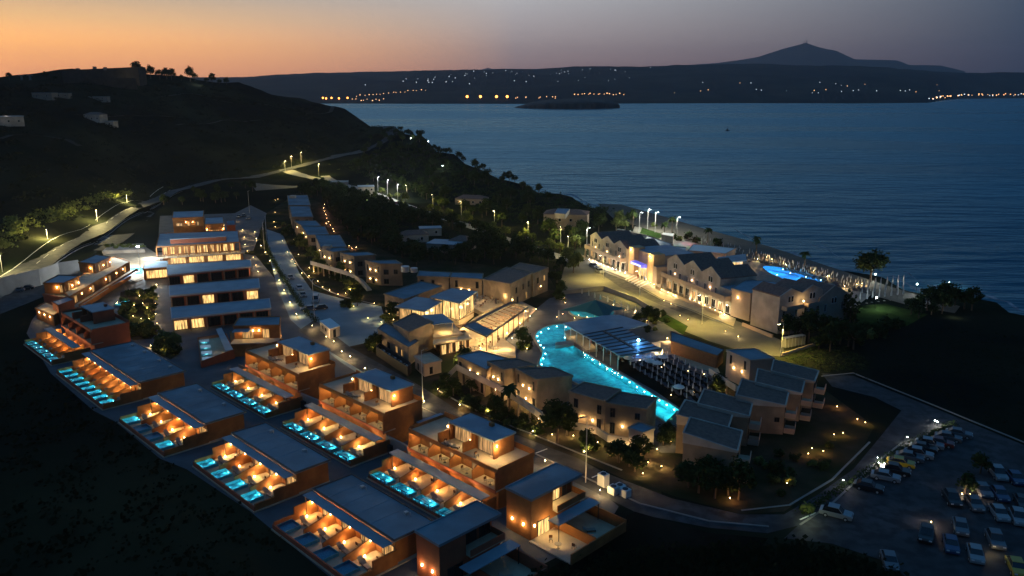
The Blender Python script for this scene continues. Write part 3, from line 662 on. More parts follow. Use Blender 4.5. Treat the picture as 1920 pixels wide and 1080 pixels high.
        if furn:
            wh = 'in the %s court of %s' % (ORD[i], where)
            def wp(x, y): v = RS(s0+x, tout+y); return (v.x, v.y, .22)
            put(lounger0, wp(mid+.1, pl+1.0), R(45) + R(rnd.uniform(-8,8)), 'cushioned sun lounger ' + wh, 'sun loungers in the villa courts')
            if (i*3+int(s0)) % 3 == 0: put(pot0, wp(x0+.5, wl-.8), 0, 'potted plant by the wall ' + wh, 'potted plants in the villa courts')
            if u > 4.2:
                put(lounger0, wp(mid-.7, pl+1.1), R(45) + R(rnd.uniform(-8,8)), 'second sun lounger ' + wh, 'sun loungers in the villa courts')
                put(table0, wp(x1-1.1, wl-1.3), rnd.random(), 'round terrace table ' + wh, 'tables in the villa courts')
                put(chair0, wp(x1-1.9, wl-1.35), R(45)+R(90), 'garden chair by the table ' + wh, 'chairs in the villa courts')
    return root
villa_row('long flat-roofed villa row of eight courts, beside the planted beds of the upper plaza', 'the eight-court villa row', -184.8, -157, 46, 51.2, 52.9, 62.3, 8, [1], 'V', 3.8, lamps=45, poolpow=60)
villa_row('flat-roofed villa row, next towards the camera from the eight-court row', 'the row after the eight-court one', -148.3, -128.3, 46, 51.4, 53.2, 60.8, 4, [2,0,0,1], 'V', 3.8, lamps=80, poolpow=70, dark=())
villa_row('flat-roofed villa row with four turquoise pools, second from the bottom corner', 'the second row from the bottom', -121.3, -101.1, 48, 53.0, 54.7, 61.0, 4, [1], 'V', 3.8, lamps=80, poolpow=70)
villa_row('flat-roofed villa row with unlit pools, nearest the bottom edge', 'the bottom villa row', -94.6, -75.5, 47.5, 52.3, 54.0, 60.6, 4, [0], 'V', 3.8, lamps=120)
villa_row('narrow-roofed pool court row at the left end of the compound', 'the leftmost pool court row', -213, -192, 47, 51.6, 53.2, 55.5, 5, [1], 'B', 3.2, lamps=50, poolpow=60)
villa_row('strip-roofed pool court row below the farthest of the three terrace houses', 'the upper strip-roofed row', -153.5, -131, 66, 70.2, 71.9, 74.0, 4, [2], 'B', 3.2, lamps=70, poolpow=90)
villa_row('strip-roofed pool court row between the middle terrace house and a flat roof', 'the middle strip-roofed row', -125, -103.2, 66, 70.8, 72.4, 74.2, 4, [2,2,1,1], 'B', 3.2, lamps=70, poolpow=90)
villa_row('strip-roofed pool court row with glass rails, nearest the camera', 'the nearest strip-roofed row', -97.8, -76.4, 65.8, 70.0, 71.7, 73.4, 4, [2,1,1,1], 'B', 3.2, lamps=80, poolpow=100)

# ================================================================== two-storey terrace houses with a roof-top pavilion
def terrace_house(label, where, s0, s1, t0, t1, n, ps0, ps1, pt0, pt1, lit=True, wallm='orange_stucco', h2=3.15, h3=6.2, h4=9.2, lamp=60, furn=True):
    o = RS(s0, t0); root = thing('terrace_house', label, 'house', o, R(-45)); L = s1-s0; D = t1-t0; u = L/n; rec = 1.9; lamp *= 2.1
    obj('ground_storey', MB().box(0,0,0,L,D,h2-.15), MATS[wallm], root)
    obj('balcony_floor', MB().box(-.1,-.55,h2-.15,L+.1,rec,h2), MATS['terrace_tile'], root)
    obj('balcony_front', MB().box(-.1,-.70,h2-.35,L+.1,-.55,h2+.15), MATS['red_stucco'], root)
    obj('upper_storey', MB().box(0,rec,h2-.15,L,D,h3-.2), MATS[wallm], root)
    obj('terrace_floor', MB().box(0,-.1,h3-.2,L,D,h3), MATS['terrace_tile'], root)
    obj('terrace_parapet', MB().box(-.1,-.28,h3-.38,L+.1,-.1,h3+.28).box(-.12,-.1,h3-.2,0,D,h3+.5).box(L,-.1,h3-.2,L+.12,D,h3+.5).box(-.12,D,h3-.2,L+.12,D+.12,h3+.9), MATS[wallm], root)
    for i in range(n+1):
        x = min(max(i*u, .12), L-.12); obj('balcony_wall', MB().box(x-.1,-.55,h2,x+.1,rec,h3-.2) if i in (0, n) else MB().prism([(x-.1,-.5),(x+.1,-.5),(x+.1,rec),(x-.1,rec)], h2, [h2+1.5,h2+1.5,h3-.2,h3-.2]), MATS[wallm], root)
    def W(a, b, z0, z1, m, y, axis='x', frame='dark_metal'):
        g = .07; f = MB(); k = 3
        f.box(a,y-.07,z0,a+g,y,z1).box(b-g,y-.07,z0,b,y,z1).box(a+g,y-.07,z1-g,b-g,y,z1).box(a+g,y-.07,z0,b-g,y,z0+g)
        for j in range(1, k): xx = a+(b-a)*j/k; f.box(xx-.025,y-.06,z0+g,xx+.025,y,z1-g)
        fo = obj('sliding_door', f, MATS[frame], root); obj('pane', MB().box(a+g,y-.02,z0+g,b-g,y-.004,z1-g), MATS[m], fo)
    for i in range(n):
        a = i*u; W(a+u*.50, a+u*.94, h2+.02, h2+2.4, ('lit_curtain' if lit else 'glass_dark'), rec)
        if lit:
            obj('wall_lamp', MB().box(a+u*.26-.07,rec-.14,h2+1.95,a+u*.26+.07,rec-.01,h2+2.2), MATS['bulb_warm'], root); light((a+u*.28,rec-.5,h2+2.1), lamp, WARM, .08, root, w=False)
            if furn:
                v = RS(s0+a+u*.6, t0+.3); put(table0, (v.x, v.y, h2), 0, 'round table on the %s balcony of %s' % (ORD[i], where), 'balcony tables')
                v = RS(s0+a+u*.42, t0+.35); put(chair0, (v.x, v.y, h2), R(45), 'garden chair on the %s balcony of %s' % (ORD[i], where), 'balcony chairs')
    # pavilion
    a, b, c, d = ps0-s0, ps1-s0, pt0-t0, pt1-t0
    obj('pavilion', MB().box(a+.3,c+.9,h3,b-.3,d,h4-.2), MATS[wallm], root)
    obj('pavilion_roof', MB().box(a,c,h4-.2,b,d+.1,h4).box(a,d+.1-.15,h4,b,d+.1,h4+.08).box(a,c,h4,b,c+.15,h4+.08), MATS['metal_roof'], root)
    for x in (b-.35, a+.1, (a+b)/2-.1): obj('pavilion_pier', MB().box(x,c+.1,h3,x+.25,c+.9,h4-.2), MATS[wallm], root)
    obj('chimney', MB().box(a+(b-a)*.55,d-1.2,h4,a+(b-a)*.55+.7,d-.6,h4+.55), MATS[wallm], root)
    w3 = (b-a)
    W(a+.6, a+w3*.44, h3+.02, h3+2.35, 'lit_curtain' if lit else 'glass_dark', c+.9); W(a+w3*.58, b-1.2, h3+.02, h3+2.35, 'lit_curtain' if lit else 'glass_dark', c+.9)
    # low screen walls either side of the pavilion's terrace
    obj('screen_wall', MB().box(a-.1,c-2.1,h3,a+.1,c+.9,h3+1.7), MATS[wallm], root); obj('screen_wall', MB().box(a+w3*.5-.1,c-1.6,h3,a+w3*.5+.1,c+.1,h3+1.6), MATS[wallm], root)
    if lit:
        for (x, y, z) in ((a-.02, c+.0, h3+2.2), (a+w3*.5, c+.02, h3+1.5), (b-.7, c+.85, h3+2.0), (b-.08, c+.75, h3+2.0)):
            obj('wall_lamp', MB().box(x-.07,y-.14,z-.12,x+.07,y-.01,z+.16), MATS['bulb_warm'], root)
        light((a-.5,c-.1,h3+1.9), lamp*.8, WARM, .08, root, w=False); light((a+w3*.38,c-.5,h3+1.5), lamp*.7, WARM, .08, root, w=False)
        light((b-.8,c-.4,h3+1.9), lamp*1.5, WARM, .08, root, w=False); light((b+.4,c+.7,h3+1.8), lamp*1.5, WARM, .08, root, w=False)
        for k, (x, y) in enumerate(((a+1.2,c-2.3), (a+3.0,c-1.6), (b-2.5,c-1.2), (a+2.1,c-2.6))):
            v = RS(s0+x, t0+max(y, .5)); put(lounger0 if k % 2 else chair0, (v.x, v.y, h3), R(45+rnd.uniform(-30,30)), '%s %s on the roof terrace of %s' % (ORD[k], 'lounger' if k % 2 else 'chair', where), 'furniture on the roof terraces')
    return root
terrace_house('two-storey orange terrace house with roof pavilion, farthest of the three in line', 'the farthest terrace house', -153.5, -132.2, 74.2, 82, 4, -146, -134, 77.3, 82.3)
terrace_house('two-storey orange terrace house with roof pavilion, middle one of the three', 'the middle terrace house', -125, -104.8, 74.4, 82.3, 4, -118.2, -106.5, 77, 81.9)
terrace_house('two-storey orange terrace house with roof pavilion, nearest of the three, by the tall lamp mast', 'the nearest terrace house', -97, -76.4, 73.6, 81, 4, -89.8, -79.4, 75.6, 80.2, lamp=75)
terrace_house('dark two-storey house behind the leftmost pool courts with unlit windows', 'the dark house', -213, -191.5, 56, 64, 4, -205, -197, 58, 63, lit=False, furn=False, wallm='red_stucco')
# lower blue-roofed annexes between the terrace houses
def annex(label, s0, s1, t0, t1, h, lamp=40, wallm='orange_stucco'):
    root = thing('annex', label, 'building', RS(s0, t0), R(-45)); L = s1-s0; D = t1-t0
    obj('walls', MB().box(.15,.15,0,L-.15,D-.15,h-.2), MATS[wallm], root); obj('roof', MB().box(0,0,h-.2,L,D,h), MATS['metal_roof'], root)
    obj('door', MB().box(L*.5-.5,.09,0,L*.5+.5,.14,2.1), MATS['wood'], root)
    obj('wall_lamp', MB().box(L*.5-.9,.02,2.2,L*.5-.75,.14,2.9), MATS['bulb_warm'], root); light((L*.5-.8,-.3,2.5), lamp, WARM, .08, root, w=False)
    obj('yard_wall', MB().box(-.1,-1.8,0,L,-1.65,1.3), MATS['cream_stucco'], root); return root
annex('low blue-roofed annex between the farthest and middle terrace houses', -130.6, -125.8, 81, 86, 3.6)
annex('low blue-roofed annex between the middle and nearest terrace houses', -103.6, -98.0, 80, 85.5, 3.6)
annex('low annex at the plaza end of the farthest terrace house', -160, -155.5, 77, 82, 3.2)
# retaining walls in the gaps, with a meter cupboard
for (a, b, lab) in (((-131.8,74),(-125.6,74.4),'farthest and middle'), ((-104.2,74),(-97.6,74),'middle and nearest')):
    r = thing('garden_wall', 'grey garden wall closing the gap between the %s terrace houses' % lab, 'wall', RS(*a)); blk(r, 'wall', [RS(a[0],a[1]-.15),RS(b[0],b[1]-.15),RS(b[0],b[1]+.15),RS(a[0],a[1]+.15)], 0, 2.8, 'concrete')
    obj('cupboard', MB().prism([RS(a[0]+1,a[1]-.8),RS(a[0]+2,a[1]-.8),RS(a[0]+2,a[1]-.2),RS(a[0]+1,a[1]-.2)], 0, 1.6), MATS['dark_metal'], r, w=True)

# corner houses at the near end
def corner_house(label, where, s0, s1, t0, t1, h, lit, aw):
    root = thing('corner_house', label, 'house', RS(s0, t0), R(-45)); L = s1-s0; D = t1-t0; wallm = 'orange_stucco' if lit else 'red_stucco'
    obj('walls', MB().box(0,0,0,L,D*.42,h-.25).box(0,D*.42,0,L-1.6,D,h-.25).box(L-1.6,D*.42,0,L,D,2.9), MATS[wallm], root)
    obj('roof', MB().box(-.15,-.15,h-.25,L+.15,D+.15,h).box(-.15,-.15,h,L+.15,0,h+.12).box(-.15,D,h,L+.15,D+.15,h+.12).box(-.15,0,h,0,D,h+.12).box(L,0,h,L+.15,D,h+.12), MATS['roof_gravel'], root)
    obj('balcony_floor', MB().box(L-1.6,D*.42,2.9,L+.9,D,3.05), MATS['terrace_tile'], root); obj('balcony_rail', MB().box(L+.8,D*.42,3.05,L+.9,D,3.95).box(L-1.6,D-.1,3.05,L+.8,D,3.95), MATS[wallm], root)
    pane = 'lit_window_bright' if lit else 'glass_dark'
    def X(y0, y1, z0, z1, x, m):
        g = .08; f = MB().box(x,y0,z0,x+.07,y0+g,z1).box(x,y1-g,z0,x+.07,y1,z1).box(x,y0+g,z0,x+.07,y1-g,z0+g).box(x,y0+g,z1-g,x+.07,y1-g,z1)
        k = max(2, int((y1-y0)/1.0))
        for j in range(1, k): yy = y0+(y1-y0)*j/k; f.box(x,yy-.03,z0+g,x+.065,yy+.03,z1-g)
        fo = obj('sliding_door', f, MATS['dark_metal'], root); obj('pane', MB().box(x+.004,y0+g,z0+g,x+.02,y1-g,z1-g), MATS[m], fo)
    X(D*.47, D*.47+D*.26, 3.08, 5.5, L-1.6, pane); X(D*.78, D*.97, 3.08, 5.5, L-1.6, 'glass_dark'); X(D*.12, D*.36, .1, 2.4, L, pane)
    # awning over the court towards the right
    cw = 4.2; obj('awning', MB().box(L+1.2,D*.2,2.75,L+1.2+2.0,D+.6,2.87), MATS['metal_roof'], root)
    obj('awning_post', MB().box(L+3.0,D*.2+.1,0,L+3.1,D*.2+.2,2.75).box(L+3.0,D+.3,0,L+3.1,D+.4,2.75), MATS['dark_metal'], root)
    obj('court_floor', MB().box(L,-.5,0,L+7.5,D+.6,.2), MATS['terrace_tile'], root); obj('court_wall', MB().box(L+7.5,-.5,0,L+7.7,D+.6,1.6).box(L,D+.6,0,L+7.7,D+.8,1.9).box(L,D*.45,.2,L+7.5,D*.45+.15,1.7), MATS[wallm], root)
    for k, y in enumerate((D*.14, D*.36)):   # up-lit lamps on the gable towards the villas
        obj('wall_lamp', MB().box(L*.25+k*L*.45-.08,-.15,1.9,L*.25+k*L*.45+.08,-.01,2.2), MATS['bulb_gold'], root); light((L*.25+k*L*.45,-.45,2.0), 55, WARM, .08, root, w=False)
    if lit:
        light((L-.6,D*.55,4.6), 120, GOLD, .2, root, w=False); light((L+1.0,D*.25,1.9), 150, GOLD, .15, root, w=False); light((L+3.5,D*.15,1.2), 60, GOLD, .1, root, w=False)
        obj('wall_lamp', MB().box(L-1.6,D*.44,4.4,L-1.45,D*.44+.15,4.7), MATS['bulb_gold'], root); obj('wall_lamp', MB().box(L+.01,D*.05,2.0,L+.15,D*.05+.15,2.3), MATS['bulb_gold'], root)
    for k, (x, y) in enumerate(((L+2.2,D*.15), (L+4.0,D*.1), (L+4.2,D*.7), (L+5.5,D*.25))):
        v = RS(s0+x, t0+y); put((chair0, table0, lounger0, chair0)[k], (v.x, v.y, .2), R(k*50), '%s %s in the court of %s' % (ORD[k], ('chair','table','lounger','chair')[k], where), 'furniture in the corner courts')
    return root
corner_house('corner house with a bright upper window, beside the nearest terrace house', 'the lit corner house', -72, -67.2, 70.9, 81.2, 6.3, True, 1)
corner_house('dark corner house with two gable lamps, at the bottom edge of the frame', 'the dark corner house', -72, -67.5, 55, 65.3, 6.3, False, 1)
# ================================================================== long low buildings, reception and the upper-left houses
def long_hall(label, q, z, lits):
    root, pts = bldg('long_hall', label, 'building', q, z); fl, fr, br, bl = pts
    d = (fr-fl).normalized(); n = Vector((d.y, -d.x, 0)); L = (fr-fl).length
    inn = [fl + d*.4 - n*2.4, fr - d*.4 - n*2.4, br - d*.4 + n*.3, bl + d*.4 + n*.3]
    blk(root, 'walls', inn, 0, z-.25, 'red_stucco'); 
    obj('roof', MB().prism(pts, z-.25, z), MATS['roof_membrane'], root, w=True)
    e = MB(); e.bar(fl, fr, .18, z-.32, z+.12); e.bar(bl, br, .18, z-.3, z+.12); e.bar(fl, bl, .18, z-.3, z+.12); e.bar(fr, br, .18, z-.3, z+.12); obj('roof_edge', e, MATS['pale_metal'], root, w=True)
    k = int(L//4)
    for i in range(k+1): p = fl + d*(.3+i*(L-.6)/k) - n*.2; obj('column', MB().prism([p-d*.12-n*.12, p+d*.12-n*.12, p+d*.12+n*.12, p-d*.12+n*.12], 0, z-.3), MATS['cream_stucco'], root, w=True)
    for i in range(k):
        s = (i+.5)*L/k-.4; lit = lits.get(i)
        win(root, inn[0], inn[1], s, .1, L/k*.78, 2.5, 'lit_window_bright' if lit else 'glass_dark', mull=3, light_out=lit or 0)
    return root
long_hall('long low hall with pale flat roof, farthest of the three, under the main building', [(314,516),(471,500),(470,487),(313,497)], 3.8, {1: 60})
long_hall('long low hall with pale flat roof, middle one of the three', [(318,555),(487,540),(485,522),(317,536)], 3.8, {2: 50, 5: 90})
long_hall('long low hall with pale flat roof, nearest of the three, behind the plunge pool court', [(322,598),(508,578),(505,560),(320,577)], 3.8, {0: 20, 1: 40})

def block(label, q, z, wallm='cream_stucco', roofm='roof_gravel', name='suite_block', cat='building', group=None, wins=(), lamps=(), edge=True, edgem=None, zb=0, side=(), power=45, over=.0, roofz=.2):
    """building from its four roof corners (front-left, front-right, back-right, back-left)"""
    root, pts = bldg(name, label, cat, q, z, group); zs = [p.z for p in pts]
    obj('walls', MB().prism(shrink(pts, .12+over), zb, [a-roofz for a in zs]), MATS[wallm], root, w=True)
    obj('roof', MB().prism(pts, [a-roofz for a in zs], zs), MATS[roofm], root, w=True)
    if edge:
        for i in range(4):
            e = MB(); a, b = pts[i], pts[(i+1) % 4]; e.bar(a, b, .26, min(zs[i], zs[(i+1)%4])-roofz-.05, (zs[i]+.16, zs[(i+1)%4]+.16)); obj('roof_edge', e, MATS[edgem or wallm], root, w=True)
    walls = shrink(pts, .12+over)
    for (e, f, zz, w, h, pane) in wins:
        a, b = walls[e], walls[(e+1)%4]; win(root, a, b, (Vector((b.x,b.y))-Vector((a.x,a.y))).length*f, zz, w, h, pane, mull=0 if w < .8 else (1 if w < 2 else 3))
    for (e, f, zz) in lamps:
        a, b = walls[e], walls[(e+1)%4]; wlamp(root, along(a, b, (Vector((b.x,b.y))-Vector((a.x,a.y))).length*f), wall_n(a, b), zz, power, WARM)
    return root, pts
G = 'glass_dark'; LW = 'lit_window'; LB = 'lit_window_bright'
# row of stepped cream blocks along the lane
UW = [(0,.15,4.1,.5,1.9,G),(0,.85,4.1,.5,1.9,G),(0,.5,.2,1.0,2.2,G)]
UL = [(0,.32,4.6),(0,.68,4.6),(0,.3,1.6),(0,.7,1.6)]
for nm, q, z, l in (
  ('farthest block of the stepped row along the lane, with a roof box', [(539,367),(541,385),(582,385),(576,366)], 6.3, []),
  ('second block from the far end of the stepped row, broad pale roof', [(543,387),(547,407),(587,407),(580,387)], 6.3, []),
  ('third block from the far end of the stepped row, small roof between two broad ones', [(551,414),(566,424),(602,424),(592,414)], 6.3, [(0,.4,4.6)]),
  ('fourth block of the stepped row, orange lit on its lane side', [(565,424),(577,441),(617,440),(609,425)], 6.3, [(0,.3,4.6),(0,.7,4.6)]),
  ('fifth block of the stepped row, wide roof above the lane garden', [(591,441),(601,464),(650,463),(637,441)], 6.3, [(0,.8,4.3)]),
  ('sixth block of the stepped row with two wall lamps and a blue roof box', [(600,466),(625,473),(656,469),(645,464)], 7, UL),
  ('seventh block of the stepped row with two wall lamps between dark slit windows', [(637,474),(664,481),(705,478),(690,473)], 7, UL),
  ('nearest block of the stepped row, at the end towards the plaza', [(684,489),(713,495),(754,495),(742,488)], 7, UL)):
    r, pts = block(nm, q, z, 'cream_stucco', 'roof_gravel', group='stepped blocks along the lane', wins=UW + [(1,.25,3.6,1.6,1.6,G),(1,.25,.6,1.6,1.6,G),(1,.7,3.8,1.2,1.4,G)], lamps=l, power=35)
    if 'roof box' in nm: a = pts[0].lerp(pts[2], .25); obj('roof_box', MB().box(a.x-1.3,a.y-1.6,z,a.x+1.3,a.y+1.6,z+1.3), MATS['white_stucco'], r, w=True)
def gallery(label, px, zt, h=1.05, m='white_stucco', inner=None):
    """raised walkway: parapet wall and floor slab, stairs falling at its ends"""
    pts = [P(x, y, z) for x, y, z in px]; c = pts[len(pts)//2]; root = thing('gallery_walkway', label, 'walkway', (c.x, c.y, 0))
    for a, b in zip(pts, pts[1:]):
        mb = MB(); d = Vector((b.x-a.x, b.y-a.y)).normalized(); n = Vector((-d.y, d.x))*.1
        mb.add([(a.x-n.x,a.y-n.y,a.z-h-.25),(b.x-n.x,b.y-n.y,b.z-h-.25),(b.x+n.x,b.y+n.y,b.z-h-.25),(a.x+n.x,a.y+n.y,a.z-h-.25),(a.x-n.x,a.y-n.y,a.z),(b.x-n.x,b.y-n.y,b.z),(b.x+n.x,b.y+n.y,b.z),(a.x+n.x,a.y+n.y,a.z)], [(3,2,1,0),(4,5,6,7),(0,1,5,4),(1,2,6,5),(2,3,7,6),(3,0,4,7)])
        obj('parapet', mb, MATS[m], root, w=True)
        w = n*10*1.7; s = MB().add([(a.x,a.y,a.z-h-.25),(b.x,b.y,b.z-h-.25),(b.x+w.x,b.y+w.y,b.z-h-.25),(a.x+w.x,a.y+w.y,a.z-h-.25),(a.x,a.y,a.z-h-.05),(b.x,b.y,b.z-h-.05),(b.x+w.x,b.y+w.y,b.z-h-.05),(a.x+w.x,a.y+w.y,a.z-h-.05)], [(3,2,1,0),(4,5,6,7),(0,1,5,4),(1,2,6,5),(2,3,7,6),(3,0,4,7)])
        obj('walkway_floor', s, MATS['terrace_tile'], root, w=True)
    L = sum((b-a).length for a, b in zip(pts, pts[1:]))
    for a, b in zip(pts, pts[1:]):
        k = int((b-a).length//3.5)
        for i in range(k):
            p = a.lerp(b, (i+.5)/k); d = Vector((b.x-a.x, b.y-a.y)).normalized(); 
            if p.z > 3.3: obj('pillar', MB().prism([(p.x-d.x*.2,p.y-d.y*.2),(p.x+d.x*.2,p.y+d.y*.2),(p.x+d.x*.2-d.y*.3,p.y+d.y*.2+d.x*.3),(p.x-d.x*.2-d.y*.3,p.y-d.y*.2+d.x*.3)], 0, p.z-h-.25), MATS['cream_stucco'], root, w=True)
    return root
gallery('white gallery walkway along the stepped row, stairs down at the plaza end', [(582,489,3.6),(600,494,4.1),(655,510,4.1),(672,520,3.6),(688,538,1.4)], 0)
r = gallery('white zigzag gallery walkway in front of the three blocks by the palm', [(834,706,1.4),(856,683,4.1),(942,724,4.1),(1003,765,4.1),(1027,786,2.6)], 0)
for x, y in ((895,730), (920,742), (1000,775)): light(P(x, y, 1.8), 45, (1,.5,.25), .15, r)
# three blocks by the big pool
MW = [(0,.12,3.9,.55,1.8,G),(0,.85,3.9,.55,1.8,G),(0,.88,.3,.9,2.1,G),(0,.12,.3,.9,2.1,G)]
block('low blue-roofed block at the stairs end of the white gallery', [(857,668),(912,694),(950,672),(900,658)], 5.6, 'cream_stucco', 'metal_roof', wins=[(0,.1,3.3,.9,1.4,G),(0,.85,.2,.9,2.1,G)], lamps=[(0,.45,3.9),(0,.72,3.9)], power=45)
block('middle block on the white gallery, dark roof and two wall lamps', [(914,678,6.5),(945,694,6.5),(1004,684,5.2),(970,673,5.2)], 6.3, 'cream_stucco', 'roof_tile', wins=MW, lamps=[(0,.35,3.9),(0,.65,3.9),(0,.5,1.5)])
block('end block on the white gallery beside the palm, tall blank side wall', [(967,692,6.5),(1006,712,6.5),(1074,705,5.2),(1037,689,5.2)], 6.3, 'cream_stucco', 'roof_tile', wins=MW, lamps=[(0,.35,3.9),(0,.65,3.9),(0,.5,1.5)])
block('left one of the paired blocks in front of the long pool arm', [(1066,734),(1135,753),(1164,731),(1095,717)], 6.8, 'cream_stucco', 'roof_tile', wins=[(0,.2,4.1,.9,1.7,G),(0,.85,4.1,.9,1.7,G),(0,.2,1.1,.9,2.0,G),(0,.85,1.1,.9,2.1,G)], lamps=[(0,.38,2.6),(0,.68,2.6)], power=60)
r, pts = block('right one of the paired blocks by the pool arm, above the arched gate', [(1133,755,6.5),(1212,768,6.0),(1232,746,6.0),(1161,736,6.5)], 6.3, 'cream_stucco', 'roof_tile', wins=[(0,.2,3.9,.9,1.7,G),(0,.8,3.9,.9,1.2,G),(0,.2,.8,.9,2.1,G)], lamps=[(0,.45,2.4)], power=60)
gallery('low grey walkway below the paired blocks, over the gate', [(1068,790,3.1),(1118,800,3.1),(1140,815,3.1),(1205,825,3.1)], 0)
block('small blue-roofed annex at the corner of the paired blocks', [(1178,802),(1205,812),(1228,803),(1200,793)], 3.6, 'concrete', 'metal_roof')
for k, (x, y) in enumerate(((1098,815), (1155,829), (1178,838), (1205,850), (1210,832))): light(P(x, y, 1.8), 45, WARM, .12)
# eight tile-roofed blocks to the right
TW = [(1,.3,3.6,2.2,1.9,G),(1,.3,.3,2.2,2.2,G),(1,.75,3.6,1.4,1.9,G)]
TN = [('nearest tile-roofed block, tall blank wall towards the street', [(1281,812,7),(1383,846,5.6),(1392,809,5.6),(1294,783,7)]),
 ('second tile-roofed block, tucked behind the nearest one', [(1269,778,7),(1365,804,5.6),(1374,776,5.6),(1285,750,7)]),
 ('third tile-roofed block, above the second', [(1308,757,7),(1405,781,5.6),(1411,755,5.6),(1320,730,7)]),
 ('tile-roofed block with a big blank wall and one small window', [(1380,741,7),(1473,761,5.6),(1479,734,5.6),(1391,711,7)]),
 ('tile-roofed block second from the far end of the group', [(1416,717,7),(1503,738,5.6),(1509,714,5.6),(1421,692,7)]),
 ('tile-roofed block at the road end of the group', [(1446,696,7),(1527,716,5.6),(1535,696,5.6),(1451,675,7)])]
for k, (nm, q) in enumerate(TN):
    r, pts = block(nm, q, 6.3, 'cream_stucco', 'roof_tile', group='tile-roofed blocks on the right', wins=TW + ([(0,.86,2.4,.9,.9,G)] if k == 3 else []), lamps=[], edgem='white_stucco')
    a, b = pts[1], pts[2]; d = (b-a).normalized(); d.z = 0; n = Vector((d.y, -d.x, 0))
    for zz in (0.2, 3.1):       # balconies with side walls
        bb = MB(); p0 = Vector((a.x, a.y, 0)) + d*.5; p1 = p0 + d*3.6; bb.prism([p0, p0+n*1.8, p1+n*1.8, p1], zz, zz+.15); obj('balcony_floor', bb, MATS['terrace_tile'], r, w=True)
        bb = MB(); bb.bar(p0+n*1.8, p1+n*1.8, .12, zz+.15, zz+1.05); bb.bar(p0, p0+n*1.75, .12, zz+.15, zz+1.05); obj('balcony_wall', bb, MATS['pink_stucco'], r, w=True)
block('flat dark-roofed block with two wall lamps, at the far corner of the tile-roofed group', [(1362,657),(1407,676),(1452,672),(1415,654)], 6.3, 'pink_stucco', 'roof_gravel', wins=[(0,.2,3.8,.6,1.9,G),(0,.8,3.8,.6,1.9,G)], lamps=[(0,.35,3.2),(0,.7,3.2)], power=50)
gallery('white walkway wall below the flat dark-roofed block', [(1330,690,2.8),(1345,700,3.4),(1380,722,3.4)], 0)
light(P(1342,722,1.8), 60, GOLD, .1); light(P(1368,722,1.8), 60, GOLD, .1); light(P(1352,735,1.2), 40, GOLD, .1)
# ochre blocks behind the restaurant
block('two-part ochre block with three wall lamps, behind the restaurant roofs', [(782,518),(842,520),(846,511),(786,508)], 6, 'cream_stucco', 'roof_gravel', wins=[(0,.15,3.2,1,1.8,G),(0,.5,3.2,.8,1.8,G)], lamps=[(0,.72,2.8)], power=50)
block('ochre block with two wall lamps between dark windows, behind the restaurant', [(843,520),(904,524),(906,513),(848,511)], 6, 'cream_stucco', 'roof_gravel', wins=[(0,.2,3.2,.8,2,G),(0,.85,3.2,.9,2,G)], lamps=[(0,.35,2.6),(0,.6,2.6)], power=60)
r, pts = block('large ochre building with dark pitched roof, left half, next to the restaurant terrace', [(905,524,6),(957,533,7.2),(1000,511,7.2),(950,501,6)], 6.3, 'cream_stucco', 'roof_tile', wins=[(1,.25,3.6,1.2,1.8,G),(1,.55,3.6,1.2,1.8,G),(1,.8,3.6,1.2,1.8,G),(1,.3,.4,1.2,2.1,G),(1,.7,.4,1.2,2.1,LW)], lamps=[(1,.08,2.4)], power=60)
light(P(925, 575, 3.6), 160, GOLD, .3)
block('right half of the large ochre building, with balconies towards the road', [(951,506,6),(1000,513,7.2),(1028,502,7.2),(975,493,6)], 6.3, 'cream_stucco', 'roof_tile', wins=[(1,.3,3.6,1.2,1.8,G),(1,.75,3.6,1.2,1.8,LW)], lamps=[(1,.5,2.4)], power=40)

# ---- reception and its terraces, top left
r, pts = block('main reception building with wide blue roof over a bright colonnade', [(293,463),(449,454),(446,433),(299,438)], 6.4, 'orange_stucco', 'metal_roof', name='reception_building', over=2.2, wins=[(0,(i+.5)/11,3.2,1.4,2.6,LB if i % 4 != 3 else LW) for i in range(11)])
fl, fr, br, bl = pts; d = (fr-fl).normalized(); n = Vector((d.y, -d.x, 0)); L = (fr-fl).length
obj('lower_storey', MB().prism([fl+n*1.6+d*3.5, fr+n*1.6+d*.8, fr-n*3+d*.8, fl-n*3+d*3.5], 0, 2.7), MATS['orange_stucco'], r, w=True)
obj('terrace_floor', MB().prism([fl+n*2.6, fr+n*2.6+d*1.5, fr-n*3+d*1.5, fl-n*3], 2.7, 2.9), MATS['terrace_tile'], r, w=True)
rl = MB()
for i in range(24): p = fl+n*2.5+d*(i*(L+1.2)/23); rl.tube((p.x,p.y,2.9), (p.x,p.y,3.8), .03, n=4)
rl.tube((fl+n*2.5+Vector((0,0,3.8-fl.z))), (fr+n*2.5+d*1.2+Vector((0,0,3.8-fr.z))), .04, n=4); obj('railing', rl, MATS['dark_metal'], r, w=True)
for i in range(4): win(r, fl+n*1.6+d*3.5, fr+n*1.6+d*.8, (L-3)*(i+.5)/4+.1, .35, (L-3)/4*.82, 2.1, LB, mull=4)
for i in range(8): p = fl + d*(L*(i+.5)/8); light((p.x+n.x*.3, p.y+n.y*.3, 4.6), 55, GOLD, .3, r)
for i in range(5): p = fl + d*(L*(i+.5)/5) + n*3.2; light((p.x, p.y, 1.3), 35, GOLD, .3, r)
for i in range(9):
    p = fl + d*(L*(i)/8) + n*.2; obj('column', MB().prism([(p.x-.18,p.y-.18),(p.x+.18,p.y-.18),(p.x+.18,p.y+.18),(p.x-.18,p.y+.18)], 2.9, 6.1), MATS['orange_stucco'], r, w=True)
m_ = [fl*.84+fr*.16, fl*.16+fr*.84]; inw = -n
